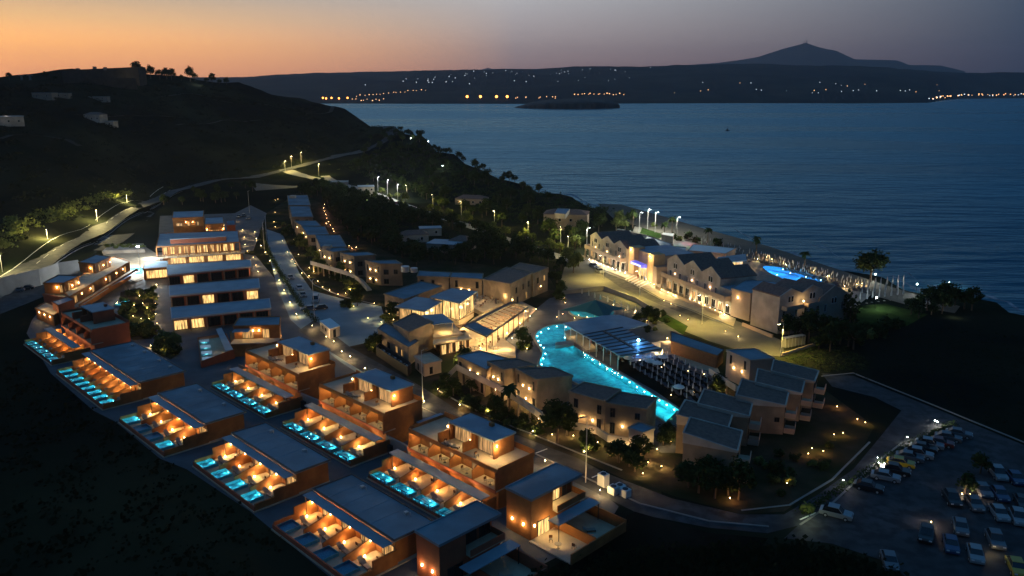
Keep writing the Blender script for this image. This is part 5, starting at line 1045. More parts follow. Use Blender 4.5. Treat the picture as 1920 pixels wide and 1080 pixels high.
# ================================================================== seaside hotel
def gable_wing(label, p, q, n, depth, ez, rz, wallm='white_stucco', roofm='roof_tile', frac=1.0, ledge=None, name='gabled_wing', lamp=30, tail=0):
    """white wing with n pointed gables on its front p->q; ridges run back from the front"""
    p = Vector((p[0], p[1], 0)); q = Vector((q[0], q[1], 0)); root = thing(name, label, 'hotel wing', p); d = (q-p).normalized(); nn = Vector((d.y, -d.x, 0)); L = (q-p).length; G_ = L*frac; w = G_/n; inw = -nn
    obj('walls', MB().prism([p, q, q+inw*depth, p+inw*depth], 0, ez), MATS[wallm], root, w=True) if frac >= 1 else obj('walls', MB().prism([p, p+d*G_, p+d*G_+inw*depth, p+inw*depth], 0, ez), MATS[wallm], root, w=True)
    if frac < 1:
        obj('side_bay', MB().prism([p+d*G_, q, q+inw*depth, p+d*G_+inw*depth], 0, ez-2.0), MATS[wallm], root, w=True); obj('side_roof', MB().prism([p+d*(G_+.2), q-d*.2, q-d*.2+inw*(depth+6), p+d*(G_+.2)+inw*(depth+6)], ez-2.0, ez-1.9), MATS['metal_roof'], root, w=True)
    for i in range(n):
        a = p + d*(i*w); b = a + d*w; m = (a+b)/2
        g = MB(); f_ = [(a.x,a.y,ez), (b.x,b.y,ez), (m.x,m.y,rz)]; bk = [(x+inw.x*depth, y+inw.y*depth, z) for x, y, z in f_]; g.add(f_+bk, [(0,1,2),(5,4,3),(0,3,4,1),(1,4,5,2),(2,5,3,0)]); obj('gable', g, MATS[wallm], root, w=True)
        r_ = MB(); t = .22
        for s, e in ((a, b), (b, a)):
            k = []
            for off in (0.18, depth+.3):
                for pt, z in ((s, ez), (m, rz)): v = pt + inw*off; k.append((v.x, v.y, z+.04)); k.append((v.x, v.y, z+.04+t))
            r_.add(k, [(0,2,6,4),(1,5,7,3),(0,1,3,2),(4,6,7,5),(0,4,5,1),(2,3,7,6)])
        obj('roof', r_, MATS[roofm], root, w=True)
        # raised white verge on the gable front
        v_ = MB()
        for s, e in ((a, b), (b, a)):
            k = []
            for off in (-.06, .18):
                for pt, z in ((s, ez), (m, rz)): v = pt + inw*off; k.append((v.x, v.y, z-.1)); k.append((v.x, v.y, z+.38))
            v_.add(k, [(0,2,6,4),(1,5,7,3),(0,1,3,2),(4,6,7,5),(0,4,5,1),(2,3,7,6)])
        obj('verge', v_, MATS[wallm], root, w=True)
        # a pair of arched windows in each gable
        for k in (-.55, .55):
            s = i*w + w/2 + k; c = p + d*s; fr_ = []
            for aa, zz in [(-.42, ez-1.7), (.42, ez-1.7), (.42, ez-.35), (.30, ez-.02), (0, ez+.12), (-.30, ez-.02), (-.42, ez-.35)]: fr_.append((aa, zz))
            def plate(sc_, o0, o1, mt, par, nm):
                zc_ = ez-.9; pts = [(aa*sc_, zc_+(zz-zc_)*sc_) for aa, zz in fr_]; vs = [((c+d*aa+nn*o).x-root.location.x, (c+d*aa+nn*o).y-root.location.y, zz) for o in (o0, o1) for aa, zz in pts]; N = len(pts)
                return obj(nm, MB().add(vs, [tuple(range(N-1,-1,-1)), tuple(range(N,2*N))] + [(i_,(i_+1)%N,N+(i_+1)%N,N+i_) for i_ in range(N)]), MATS[mt], par)
            fo = plate(1.0, -.02, .05, 'plastic_white', root, 'arched_window'); plate(.84, .03, .06, 'glass_dark', fo, 'pane')
        win(root, p, q, i*w+w*.22, 3.9 if ledge else 3.6, .9, 2.1, 'glass_dark', frame='plastic_white'); win(root, p, q, i*w+w*.80, 3.9 if ledge else 3.6, .9, 2.1, 'glass_dark', frame='plastic_white')
        if lamp: wlamp(root, p+d*(i*w+w*.5), nn, ez-3.2, lamp, (1,.62,.35))
    if ledge:
        z0, off = ledge
        obj('balcony_floor', MB().prism([p+nn*.01, p+nn*off, q+nn*off, q+nn*.01], z0-.2, z0), MATS[wallm], root, w=True)
        obj('balcony_parapet', MB().bar(p+nn*off, q+nn*off, .2, z0-.2, z0+1.1).bar(q, q+nn*off, .2, z0-.2, z0+1.1).bar(p, p+nn*off, .2, z0-.2, z0+1.1), MATS['pink_stucco'], root, w=True)
        k = max(3, int(L/3.2))
        for i in range(k+1): v = p + d*(i*L/k*.98+.2) + nn*(off-.2); obj('pillar', MB().prism([v-d*.2-nn*.2, v+d*.2-nn*.2, v+d*.2+nn*.15, v-d*.2+nn*.15], 0, z0-.2), MATS['pink_stucco'], root, w=True)
        for i in range(k): win(root, p, q, (i+.5)*L/k, .1, 1.8, 2.3, 'glass_dark' if i % 4 else 'lit_window', frame='plastic_white')
        obj('terrace_wall', MB().bar(p+nn*(off+1.6), q+nn*(off+1.6), .25, 0, .9), MATS['pink_stucco'], root, w=True)
    return root
D68 = Vector((math.cos(R(-69)), math.sin(R(-69)), 0))
h1p = P(1107,482); gable_wing('three-gabled white hotel wing farthest along the promenade street', h1p+Vector((0,2,0)), h1p+Vector((0,2,0))+D68*27, 3, 13, 7.4, 9.4, ledge=(3.4, 2.2))
h3q = P(1370,590); gable_wing('long three-gabled white hotel wing with a flat end bay, near the three-storey block', h3q-D68*33, h3q, 3, 12, 8.6, 11.0, frac=.83, ledge=(4.2, 2.2), lamp=35)
r, pts = block('hotel side wing with an arch and a blue flat roof', [(1372,541,7.6),(1408,551,7.6),(1482,532,7.6),(1400,524,7.6)], 7.6, 'pink_stucco', 'metal_roof', name='hotel_wing', lamps=[(0,.35,5.6)], power=110)
light(P(1395,604,2.0), 120, (1,.55,.25), .3)
# entrance block with two lamp-washed towers
e0 = thing('hotel_entrance', 'sand-coloured hotel entrance block with two floodlit towers and a blue canopy sign', 'hotel entrance', (P(1210,520).x, P(1210,520).y, 0)); ea = h1p+Vector((0,2,0))+D68*29; eb = ea + D68*15.5; en = Vector((D68.y, -D68.x, 0))
obj('hall', MB().prism([ea-en*1.5, eb-en*1.5, eb-en*15, ea-en*15], 0, 8.2), MATS['pink_stucco'], e0, w=True); obj('roof', MB().prism([ea-en*1.7, eb-en*1.7, eb-en*15.3, ea-en*15.3], 8.2, 8.4), MATS['metal_roof'], e0, w=True)
mat('sand_stucco', (.52,.36,.20), n1=(.44,.30,.17), nscale=.6, bump=.2)
for a, b in ((ea-D68*.2, ea+D68*3.6), (eb-D68*3.6, eb+D68*.4)):
    obj('tower', MB().prism([a, b, b-en*4, a-en*4], 0, 9.0), MATS['sand_stucco'], e0, w=True); c = (a+b)/2; obj('flood_lamp', MB().ball(c+en*.35-e0.location+Vector((0,0,8.2)), .16, 6, 4), MATS['bulb_gold'], e0); light(c+en*1.0+Vector((0,0,7.9)), 420, (1,.68,.28), .1, e0); light(c+en*2.2+Vector((0,0,3.0)), 260, (1,.66,.3), .1, e0)
obj('canopy', MB().prism([ea+D68*3.9+en*1.6, eb-D68*3.9+en*1.6, eb-D68*3.9-en*.4, ea+D68*3.9-en*.4], 4.0, 4.9), emit('sign_blue', (.12,.12,.9), .7, (.1,.1,.5)), e0, w=True)
sg = MB()      # white lettering too small to read: strokes along the canopy front
for i in range(9): 
    v = ea+D68*(4.6+i*.72)+en*1.62; sg.bar(v, v+D68*.12, .05, 4.2, 4.7); sg.bar(v+D68*.28, v+D68*.4, .05, 4.2, 4.55)
obj('sign_letters', sg, emit('sign_white', (.8,.85,1), 2.5), e0, w=True)
a, b = ea+D68*4.2-en*1.4, eb-D68*4.2-en*1.4
for i in range(4): win(e0, a, b, (i+.5)*(b-a).length/4, .1, 1.6, 3.0, 'lit_window_bright', frame='plastic_white')
light((ea+eb)/2+en*2+Vector((0,0,2.8)), 300, GOLD, .3, e0)
obj('low_wing', MB().prism([eb+en*.1+D68*.4, eb+D68*2.6+en*.1, eb+D68*2.6-en*10, eb+D68*.4-en*10], 0, 5.4), MATS['pink_stucco'], e0, w=True)
# three-storey block at the end of the street
gable_wing('three-storey pale block with a tall blank end wall and two small gables', P(1457,626), P(1457,626)+Vector((math.cos(R(29)), math.sin(R(29)), 0))*15.5, 2, 9.2, 9.4, 11.0, 'white_stucco', 'roof_tile', lamp=0, name='hotel_block')
hb_ = P(1457,626); dd = Vector((math.cos(R(29)), math.sin(R(29)), 0)); nb = Vector((dd.y, -dd.x, 0)); hr = thing('balcony_stack', 'stacked balconies on the gabled side of the three-storey block', 'balconies', hb_)
for z in (.2, 3.3, 6.3):
    for k in (0, 1):
        o_ = hb_ + dd*(.8+k*7.7); obj('balcony_floor', MB().prism([o_+nb*.02, o_+nb*1.7, o_+nb*1.7+dd*6, o_+nb*.02+dd*6], z-.15, z), MATS['pink_stucco'], hr, w=True); obj('balcony_rail', MB().bar(o_+nb*1.65, o_+nb*1.65+dd*6, .1, z, z+.95).bar(o_, o_+nb*1.6, .1, z, z+.95), MATS['pink_stucco'], hr, w=True)
obj('wall_lamp', MB().ball((hb_+dd*7.4+nb*1.0+Vector((0,0,7.8)))-hb_, .16, 6, 4), MATS['bulb_gold'], hr); light(hb_+dd*7.4+nb*1.4+Vector((0,0,7.8)), 120, WARM, .1, hr)
gable_wing('single-gabled pale house with dark roof behind the three-storey block', P(1532,612), P(1532,612)+dd*11, 1, 11, 7.2, 10, 'pink_stucco', 'roof_tile', lamp=0, name='hotel_block')
bw = thing('garden_wall', 'low pale garden wall below the three-storey block', 'wall', P(1395,615)); obj('wall', MB().bar(P(1392,611), P(1448,634), .4, 0, .9), MATS['pink_stucco'], bw, w=True)
block('dark-roofed rear building of the hotel behind the far wing', [(1160,440,6),(1201,449,6),(1212,441,6),(1175,433,6)], 6, 'white_stucco', 'roof_tile', name='hotel_annex')
block('blue flat roof building linking the far wing and the entrance block', [(1190,452,5),(1232,466,5),(1262,458,5),(1213,442,5)], 5, 'pink_stucco', 'metal_roof', name='hotel_link')
block('pink flat building with wall lamps behind the entrance block', [(1238,470,5),(1285,476,5),(1287,464,5),(1246,461,5)], 5, 'pink_stucco', 'metal_roof', name='hotel_annex', lamps=[(0,.9,3),(1,.5,3)], power=120)
r = open_hall('beach restaurant under a low dark roof with bright openings', [(1350,494,3.8),(1400,488,3.8),(1398,476,3.8),(1345,482,3.8)], 3.8, 260)[0]
block('long low pale roof between the hotel and the beach', [(1290,470,3.4),(1360,476,3.4),(1380,466,3.4),(1300,458,3.4)], 3.4, 'pink_stucco', 'fabric_white', name='beach_building'); light(P(1340,485,2.4), 200, (1,.7,.4), .3)
block('small white hut by the lit playing court', [(1240,440,3),(1262,444,3),(1264,438,3),(1244,436,3)], 3, 'white_stucco', 'fabric_white', name='beach_hut')

# ================================================================== other houses
def house(label, px, py, w, dpt, h, ang, roofm='roof_tile', wallm='pink_stucco', pitch=1.6, terr=False, name='house', wins=2, lit=0, cat='house', zoff=0, litside=None):
    b = PT(px, py) if terr else P(px, py); root = thing(name, label, cat, (b.x, b.y, b.z+zoff), R(ang))
    obj('walls', MB().box(-w/2,-dpt/2,-1.5,w/2,dpt/2,h), MATS[wallm], root)
    rf = MB()
    if pitch: rf.add([(-w/2-.3,-dpt/2-.3,h),(w/2+.3,-dpt/2-.3,h),(w/2+.3,dpt/2+.3,h),(-w/2-.3,dpt/2+.3,h),(-w/2+min(w,dpt)*.35,0,h+pitch),(w/2-min(w,dpt)*.35,0,h+pitch)], [(3,2,1,0),(0,1,5,4),(2,3,4,5),(1,2,5),(3,0,4)])
    else: rf.box(-w/2-.2,-dpt/2-.2,h,w/2+.2,dpt/2+.2,h+.25)
    obj('roof', rf, MATS[roofm], root)
    for fl_ in range(max(1, int(h//3))):
        for i in range(wins):
            x = -w/2 + w*(i+.5)/wins; z = fl_*3+.9; m = 'lit_window' if (i+fl_*wins) < lit else 'glass_dark'
            fo = obj('window', MB().box(x-.55,-dpt/2-.06,z,x-.47,-dpt/2+.01,z+1.3).box(x+.47,-dpt/2-.06,z,x+.55,-dpt/2+.01,z+1.3).box(x-.47,-dpt/2-.06,z+1.22,x+.47,-dpt/2+.01,z+1.3).box(x-.47,-dpt/2-.06,z,x+.47,-dpt/2+.01,z+.08), MATS['plastic_white'], root)
            obj('pane', MB().box(x-.47,-dpt/2-.03,z+.08,x+.47,-dpt/2-.005,z+1.22), MATS[m], fo)
    return root
house('two-storey cream villa with a dark hipped roof among trees near the shore', 1062, 428, 19, 11, 7, -10, wins=4)
block('white rooftop part of the shore villa with a flat roof', [(1040,400,9),(1060,402,9),(1068,392,9),(1046,391,9)], 9, 'white_stucco', 'metal_roof', zb=7, name='roof_room')
house('low house with a red-tiled roof and a cold-lit front in the grove', 776, 452, 11, 7, 3, 15, wins=2, wallm='white_stucco'); light(P(785,460,2), 60, (.6,1,.95), .2)
house('low blue-roofed outbuilding beside the red-tiled grove house', 807, 440, 9, 6, 3, 10, 'metal_roof', 'white_stucco', 0)
house('long flat-roofed pale house in the grove with a terrace', 838, 470, 13, 9, 3.2, -15, 'metal_roof', 'pink_stucco', 0, wins=3)
house('dark-roofed end house of the grove cluster', 868, 466, 8, 8, 3.6, -25, wins=2)
house('red-roofed house with a few lamps among the dark trees', 885, 382, 16, 9, 3.2, -15, wins=4, lit=2, wallm='pink_stucco'); light(P(880,384,2.2), 60, WARM, .2)
house('brightly lit white cube house on the shore road', 687, 369, 9, 8, 6, 12, 'metal_roof', 'white_stucco', 0, wins=3, cat='building'); light(P(690,376,3.5), 900, (1,1,.95), .3); light(P(702,372,3), 400, (1,1,.95), .3)
r = house('roadside bar with a blue glowing front by the junction', 632, 350, 14, 8, 3.2, 10, 'roof_gravel', 'fabric_dark', 0, cat='bar'); light(P(622,352,2), 700, (.1,.45,1), .3); light(P(650,352,2.2), 240, (.8,.4,1), .3); light(P(640,346,3.8), 100, (1,.5,.2), .3)
house('pale house on the dark hillside with one lit wall', 180, 226, 12, 8, 4, -10, terr=True, wallm='white_stucco', wins=3); light(PT(200,222,3), 500, (.9,1,.9), .3)
house('small white annex below the hillside house', 210, 236, 6, 5, 3, -10, 'metal_roof', 'white_stucco', 0, terr=True, wins=1)
r = house('blue-roofed long house at the left edge of the hillside', 8, 232, 20, 10, 4, 30, 'metal_roof', 'white_stucco', 0, terr=True, lit=2, wins=4); light(PT(10,205,6), 500, (1,.8,.7), .3)
house('dark low ruin in two halves on the hill slope', 85, 184, 14, 8, 3.5, 0, 'roof_gravel', 'stone', 0, terr=True); house('small stone ruin beside the larger one on the hill slope', 120, 183, 9, 6, 3, 5, 'roof_gravel', 'stone', 0, terr=True); house('flat barn on the hill slope below the long hilltop building', 186, 188, 14, 6, 2.6, 5, 'roof_gravel', 'concrete', 0, terr=True)
# the long building on the hilltop
mat('dark_stone', (.045,.04,.035), n1=(.07,.06,.05), nscale=.2)
def hilltop():
    b0 = PT(150,149); rt = thing('hilltop_building', 'long dark building on the hilltop against the orange sky', 'building', b0)
    d0 = ray(116, 140); t0 = b0.y/d0.y; x0 = d0.x*t0; x1 = ray(250,140).x*t0; zt = CH + ray(180,129).z*t0
    obj('walls', MB().prism([(x0,b0.y),(x1,b0.y+10),(x1,b0.y+24),(x0,b0.y+14)], b0.z-6, [zt-1.2, zt+1.8, zt+1.8, zt-1.2]), MATS['dark_stone'], rt, w=True)
    for x, y, h in ((140,131,2.2), (172,128,3.4), (192,129,1.5)): dv = ray(x,y); cx = dv.x*t0; zz = CH+dv.z*t0; obj('chimney', MB().box(cx-1.2-b0.x,5,zt-b0.z-1,cx+1.2-b0.x,7,zz-b0.z+1.5), MATS['concrete'], rt)
    obj('low_wall', MB().prism([(x0+8,b0.y-14),(x1+6,b0.y-10),(x1+6,b0.y-9),(x0+8,b0.y-13)], b0.z-8, b0.z+1.0), MATS['dark_stone'], rt, w=True)
    for k, x in enumerate((41, 57)):
        v = PT(x,150); s = thing('chimney_stack', ('dark chimney stack farther from the hilltop building','dark chimney stack nearer the hilltop building')[k], 'chimney', v); obj('stack', MB().tube((0,0,-2), (0,0,3.4), 1.0, .9).box(-1.6,-1.6,3.4,1.6,1.6,4.2), MATS['concrete'], s)
hilltop(); light(PT(372,150,5), 900, (.8,.9,1), .3); light(PT(235,148,5), 500, (1,.8,.5), .3)
# antennas on the far mountain
for k, x in enumerate((1507, 1511, 1513)):
    dv = ray(x, 82); t0 = 12500/dv.y; v = Vector((dv.x*t0, 12500, CH+dv.z*t0-15)); r = thing('radio_mast', ('left','tallest middle','right')[k]+' radio mast on the peak of the far mountain', 'mast', v, 0, 'masts on the far mountain'); obj('mast', MB().tube((0,0,0), (0,0,(60,105,70)[k]), 5, 2), MATS['dark_metal'], r)

# ================================================================== lamps
def bollard(h=.75, bulb='bulb_gold', s=.085):
    t = thing('garden_lamp', 'lamp', 'lamp'); obj('post', MB().tube((0,0,0), (0,0,h), .05), MATS['dark_metal'], t); obj('bulb', MB().ball((0,0,h+s*.8), s, 6, 4), MATS[bulb], t); return t
bol0 = proto(bollard()); bolw0 = proto(bollard(.5, 'bulb_warm', .08)); bolp0 = proto(bollard(3.2, 'bulb_white', .2)); bols0 = proto(bollard(.8, 'bulb_white', .09))
def lamps(pr, pxs, lab, group, pw, c, z=1.0, terr=False, r=.1):
    for i, q in enumerate(pxs):
        v = PT(*q) if terr else P(*q); put(pr, v, 0, lab % ORD[i % 39], group); light(v + Vector((.12,-.12,z)), pw*3.4, c, r)
lamps(bol0, [(478,438),(481,451),(490,464),(498,477),(506,493),(514,510),(524,530),(533,549),(544,572),(556,594)], '%s low garden lamp down the kerb of the lane, from its far end', 'garden lamps along the lane kerb', 70, GOLD)
lamps(bol0, [(586,616),(612,637),(626,646),(641,665),(657,674),(685,697),(795,760),(1022,872),(1125,928)], '%s bollard lamp along the villa side of the street, from the white cabin', 'bollard lamps along the villa side', 80, GOLD)
lamps(bol0, [(914,778),(999,816),(1095,855),(821,736),(862,766)], '%s bollard lamp along the gallery side of the street', 'bollard lamps along the gallery side', 60, GOLD)
lamps(bolw0, [(516,377),(521,375),(516,400),(514,418),(516,427),(530,454),(551,452),(539,475),(548,489),(553,497),(566,515),(580,505),(580,520),(605,541),(618,547),(634,555),(648,553),(669,558),(657,546),(560,480),(588,512),(596,530)], '%s small lamp in the planted bed of the stepped row, from its far end', 'lamps in the lane garden', 45, WARM)
lamps(bolw0, [(439,415),(455,433),(458,447),(460,461),(464,473),(475,485),(480,500),(484,512)], '%s lamp on the paved path beside the reception and halls', 'lamps beside the halls', 60, WARM)
lamps(bolw0, [(294,537),(294,555),(292,572),(292,592),(295,610),(262,558),(268,572),(252,575),(276,583),(265,601),(250,596),(280,601),(245,627),(257,625),(268,628),(280,625),(283,652),(300,655),(317,654),(300,665)], '%s small lamp round the planted beds of the upper plaza', 'lamps round the upper plaza beds', 50, (1,.65,.28))
lamps(bols0, [(1105,491),(1112,494),(1119,497),(1126,500),(1133,503),(1140,505),(1148,508),(1155,510),(1163,513),(1172,516)], '%s white kerb lamp before the far hotel wing', 'kerb lamps before the far wing', 60, (1,.85,.6))
lamps(bol0, [(1212,528),(1220,534),(1226,538),(1240,548),(1252,553),(1262,558)], '%s kerb lamp between the hotel door and the near wing', 'kerb lamps by the hotel door', 60, (1,.78,.4))
lamps(bol0, [(1293,565),(1302,568),(1311,573),(1321,577),(1331,582),(1341,587),(1351,591),(1358,595)], '%s kerb lamp before the near hotel wing', 'kerb lamps before the near wing', 60, (1,.78,.4))
lamps(bolw0, [(1275,595),(1290,603),(1360,625),(1384,635),(1245,567),(1258,573)], '%s little ground lamp out on the promenade street', 'ground lamps in the promenade street', 40, GOLD)
lamps(bolw0, [(1475,912),(1543,851),(1368,940),(1607,791),(1622,797),(1569,767),(1515,856),(1563,820),(1580,817),(1522,846)], '%s lamp in the garden of the tile-roofed blocks', 'lamps in the tile-roof garden', 18, (1,.5,.15))
lamps(bols0, [(1700,828),(1645,867),(1752,797),(1580,910),(1647,877),(1757,799)], '%s short white lamp in the planted strip by the parked cars', 'short lamps along the car park', 22, (1,.95,.8))
lamps(bolw0, [(1818,933),(1803,932),(1745,985),(1862,1018),(1918,948)], '%s dim lamp post foot among the middle rows of parked cars', 'lamps among the parked cars', 22, (1,.75,.5))
lamps(bol0, [(1437,486),(1447,490),(1473,500),(1525,512),(1551,522),(1583,541),(1606,538),(1616,536),(1420,490)], '%s lamp on the terrace along the beach pool', 'lamps on the beach terrace', 90, GOLD)
lamps(bolw0, [(609,398),(611,404),(613,411),(616,418),(612,421),(620,424),(624,431),(607,392),(626,436),(655,463),(668,466),(660,468),(608,385)], '%s reddish lamp in the back gardens behind the stepped row', 'lamps in the back gardens', 60, (1,.38,.22))
lamps(bolp0, [(1639,533),(1717,553),(1777,549),(1641,580),(830,320),(803,273),(770,267)], '%s thin white post lamp seen before the sea and headland', 'post lamps near the shore', 300, (.9,1,.9), 3.6, True, .2)
lamps(bolw0, [(885,537+12),(1060,571),(1085,595),(1101,598),(1044,598),(1077,600),(1055,592),(1190,590),(1172,585),(1150,575)], '%s lamp round the tent pool and the restaurant back', 'lamps round the tent pool', 18, GOLD)
lamps(bol0, [(1265,648),(1281,655),(1298,648),(1251,640),(1340,677),(1230,668),(1212,660),(1240,670),(1281,668)], '%s lamp round the lawn and play terrace by the pool bar', 'lamps round the play terrace', 80, GOLD)
lamps(bol0, [(929,556),(939,564),(922,577),(951,630),(901,658),(897,603),(985,588),(994,598),(975,612),(960,640),(1005,585)], '%s lamp standing about the dining deck and rose terrace', 'lamps about the dining terraces', 45, GOLD)
lamps(bolw0, [(900,704),(935,735),(962,752),(985,768),(875,700),(1010,790),(1035,820),(1075,822),(1120,835),(1145,850),(1215,872),(1240,880),(1232,848),(1205,893)], '%s small lamp in the beds along the gallery and paired blocks', 'lamps along the gallery beds', 45, WARM)
lamps(bolw0, [(705,640),(760,722),(690,600),(730,592),(665,560),(702,572),(715,607)], '%s low lamp at the rim of the plaza', 'lamps at the plaza rim', 40, GOLD)
lamps(bolw0, [(1180,668),(1200,680),(1240,693),(1290,700),(1320,706),(1300,740),(1285,760),(1258,745)], '%s low lamp among the sunbeds beside the big pool', 'lamps among the sunbeds', 5, (1,.85,.6))
def street_lamp(h=8, bulb='bulb_sodium', arm=1.4, lab=''):
    t = thing('street_lamp', 'street lamp', 'street lamp'); obj('pole', MB().tube((0,0,0), (0,0,h), .10, .06), MATS['pale_metal'], t); obj('arm', MB().tube((0,0,h-.1), (arm,0,h+.15), .05), MATS['pale_metal'], t)
    hd = obj('lamp_head', MB().box(arm-.3,-.16,h+.08,arm+.45,.16,h+.22), MATS['dark_metal'], t); obj('bulb', MB().box(arm-.22,-.12,h+.02,arm+.38,.12,h+.075), MATS[bulb], hd); return t
sl0 = proto(street_lamp()); slw0 = proto(street_lamp(9, 'bulb_white')); mast0 = proto(street_lamp(11, 'glass_dark', .8))
def slamps(pr, items, lab, group, pw, c, h, ang, terr=False, sp=None):  # tall lamps with their light
    for i, q in enumerate(items):
        v = PT(q[0], q[1]) if terr else P(q[0], q[1]); a = R(q[2] if len(q) > 2 else ang); put(pr, v, a, lab % ORD[i], group)
        if pw: light(v + Vector((math.cos(a)*1.4, math.sin(a)*1.4, h-.25)), (3.8 if sp else 2.6)*pw*(q[3] if len(q) > 3 else 1), c, .15, spot=sp)
slamps(sl0, [(1131,524),(1199,557),(1316,608),(1464,669)], '%s tall street lamp down the promenade street, from its far end', 'promenade street lamps', 2200, (1,.72,.15), 8, -150, sp=146)
slamps(sl0, [(1065,482),(1051,462),(990,452),(927,428),(865,408),(812,394),(763,374)], '%s street lamp along the shore road, going away from the hotel', 'shore road lamps', 800, (1,.80,.22), 8, -100)
slamps(sl0, [(92,468),(184,427),(240,395),(5,512)], '%s street lamp above the highway verge, counted from the first beyond the car park', 'highway lamps', 4200, (1,.80,.30), 8, -60)
slamps(sl0, [(547,314),(565,306),(598,330),(535,322)], '%s street lamp around the road junction below the headland', 'junction lamps', 2500, (1,.78,.22), 8, -60, True)
slamps(slw0, [(709,360),(727,366),(746,376)], '%s white lamp mast over the lit stretch of the shore road', 'white masts on the shore road', 2200, (.95,1,.92), 9, -60)
slamps(slw0, [(1198,437),(1268,447),(1214,430),(1100,470),(1228,436)], '%s white lamp mast round the playing court and hotel rear', 'white masts by the playing court', 1500, (.98,1,.8), 9, -60)
mcr = ((793,757,30,'tall lamp mast standing by the nearest terrace house'), (1098,905,200,'tall unlit double-arm mast on the street before the paired blocks'), (590,600,60,'tall unlit mast on the plaza by the parked van'), (468,400,60,'thin unlit mast at the far end of the lane'), (496,470,60,'thin unlit mast halfway up the lane'))
for x, y, a, l in mcr: put(mast0, P(x, y), R(a), l, 'unlit masts in the resort')
light(P(1102,895,1.5), 60, GOLD, .1); light(P(795,757,1.5), 60, GOLD, .1)
# lights of the towns across the bay
from mathutils.bvhtree import BVHTree
far = BVHTree.FromPolygons([v.co for v in bpy.data.objects['far_hills'].data.vertices], [tuple(p.vertices) for p in bpy.data.objects['far_hills'].data.polygons])
emit('far_warm', (1,.50,.2), 3.2); emit('far_white', (.75,.88,1), 2.4); emit('far_orange', (1,.30,.05), 9)
def farlamp(m, s):
    t = thing('distant_lamp', 'distant lamp', 'lamp'); obj('pole', MB().tube((0,0,-2), (0,0,7), .3, n=4), MATS['dark_metal'], t); obj('bulb', MB().ball((0,0,7+s), s, 6, 4), MATS[m], t); return t
fw0, fc0, fo0 = proto(farlamp('far_warm', 2.2)), proto(farlamp('far_white', 2.0)), proto(farlamp('far_orange', 5.0))
def fput(x, y, kind, lab, grp, sc_=1):
    d = ray(x, y); loc, nn_, ii, dist_ = far.ray_cast(Vector((0,0,CH)), d.normalized())
    if loc is None: return
    put({'w': fw0, 'c': fc0, 'o': fo0}[kind], loc + Vector((0,-3,0)), 0, lab, grp, scale=sc_)
for i, x in enumerate((606,612,622,636,652)): fput(x, 187.5+(i%2), 'o', '%s orange lamp of the harbour at the foot of the headland across the bay' % ORD[i], 'orange lamps by the headland', .8)
for i, x in enumerate((876,901,931,951)): fput(x, 187, 'o', '%s of the four strong orange quay lamps across the bay, left of the island' % ORD[i], 'strong orange quay lamps', 1.15)
rr = random.Random(4)
for x in range(662,720,7): fput(x+rr.uniform(-2,2), 192+rr.uniform(-4,1), 'w', 'small warm lamp on the shore between headland and quay', 'warm lamps on the far shore', rr.uniform(.6,1))
for k in range(18): fput(668+k*7.6+rr.uniform(-2,2), 183-k*.75+rr.uniform(-1,1), 'w', 'warm lamp of the coast road climbing the far slope', 'lamps of the far coast road', rr.uniform(.6,1))
for k in range(16): fput(1078+k*6+rr.uniform(-2,2), 180+rr.uniform(-1.5,1), 'w', 'warm lamp in the line above the island', 'lamps above the island', rr.uniform(.7,1.2))
for k in range(64):
    x = rr.choice((rr.gauss(1000,70), rr.gauss(1100,60), rr.gauss(860,70), rr.uniform(500,1500))); y = tabx(SKYL, x)+rr.choice((2,3,5,9,14,20))+rr.uniform(0,8)
    fput(x, y, 'c', 'small white lamp scattered over the ridge across the bay', 'scattered lamps on the far ridge', rr.choice((.4,.5,.6,.9)))
for k in range(28): fput(rr.uniform(1240,1780), rr.choice((171,172,176,165,160,158))+rr.uniform(-2,2), rr.choice('cw'), 'small lamp scattered low on the dark slopes below the mountain', 'lamps below the mountain', rr.uniform(.5,.9))
for k in range(46): x = rr.uniform(1730,1925); fput(x, tabx(SHOR, x)-rr.uniform(1.5,5), rr.choice('cwww'), 'lamp in the bright string of the coastal town', 'lamps of the coastal town', rr.uniform(.9,1.7))
for k in range(10): fput(rr.uniform(960,1060), 186+rr.uniform(-2,2), 'w', 'dim warm lamp just left of the island on the far shore', 'dim lamps by the island', .8)

# ================================================================== vegetation
def crown_mesh(seed, rx, rz, n, leaf, zc, cl=22, flat=.25, openness=.8):
    r_ = random.Random(seed); m = MB(); cs = []
    for i in range(cl):
        th = r_.uniform(0, 2*math.pi); ph = math.acos(r_.uniform(max(-1, -flat*2-.1), 1)); k = r_.uniform(.45, 1)*openness; cs.append((Vector((math.cos(th)*math.sin(ph)*rx*k, math.sin(th)*math.sin(ph)*rx*k, zc+math.cos(ph)*rz*k)), r_.uniform(.25,.5)*rx))
    for i in range(n):
        c, cr_ = r_.choice(cs); v = Vector((r_.gauss(0,1), r_.gauss(0,1), r_.gauss(0,1))); v.normalize(); p = c + v*cr_*r_.uniform(.5,1)
        u = Vector((r_.gauss(0,1), r_.gauss(0,1), r_.gauss(0,.6))).normalized(); w_ = u.cross(v if abs(u.dot(v)) < .9 else Vector((0,0,1))).normalized(); s = leaf*r_.uniform(.6,1.3)
        m.add([p-u*s-w_*s*.6, p+u*s*.9-w_*s*.5, p+u*s*1.1+w_*s*.6, p-u*s*.7+w_*s*.7], [(0,1,2,3)])
    return m
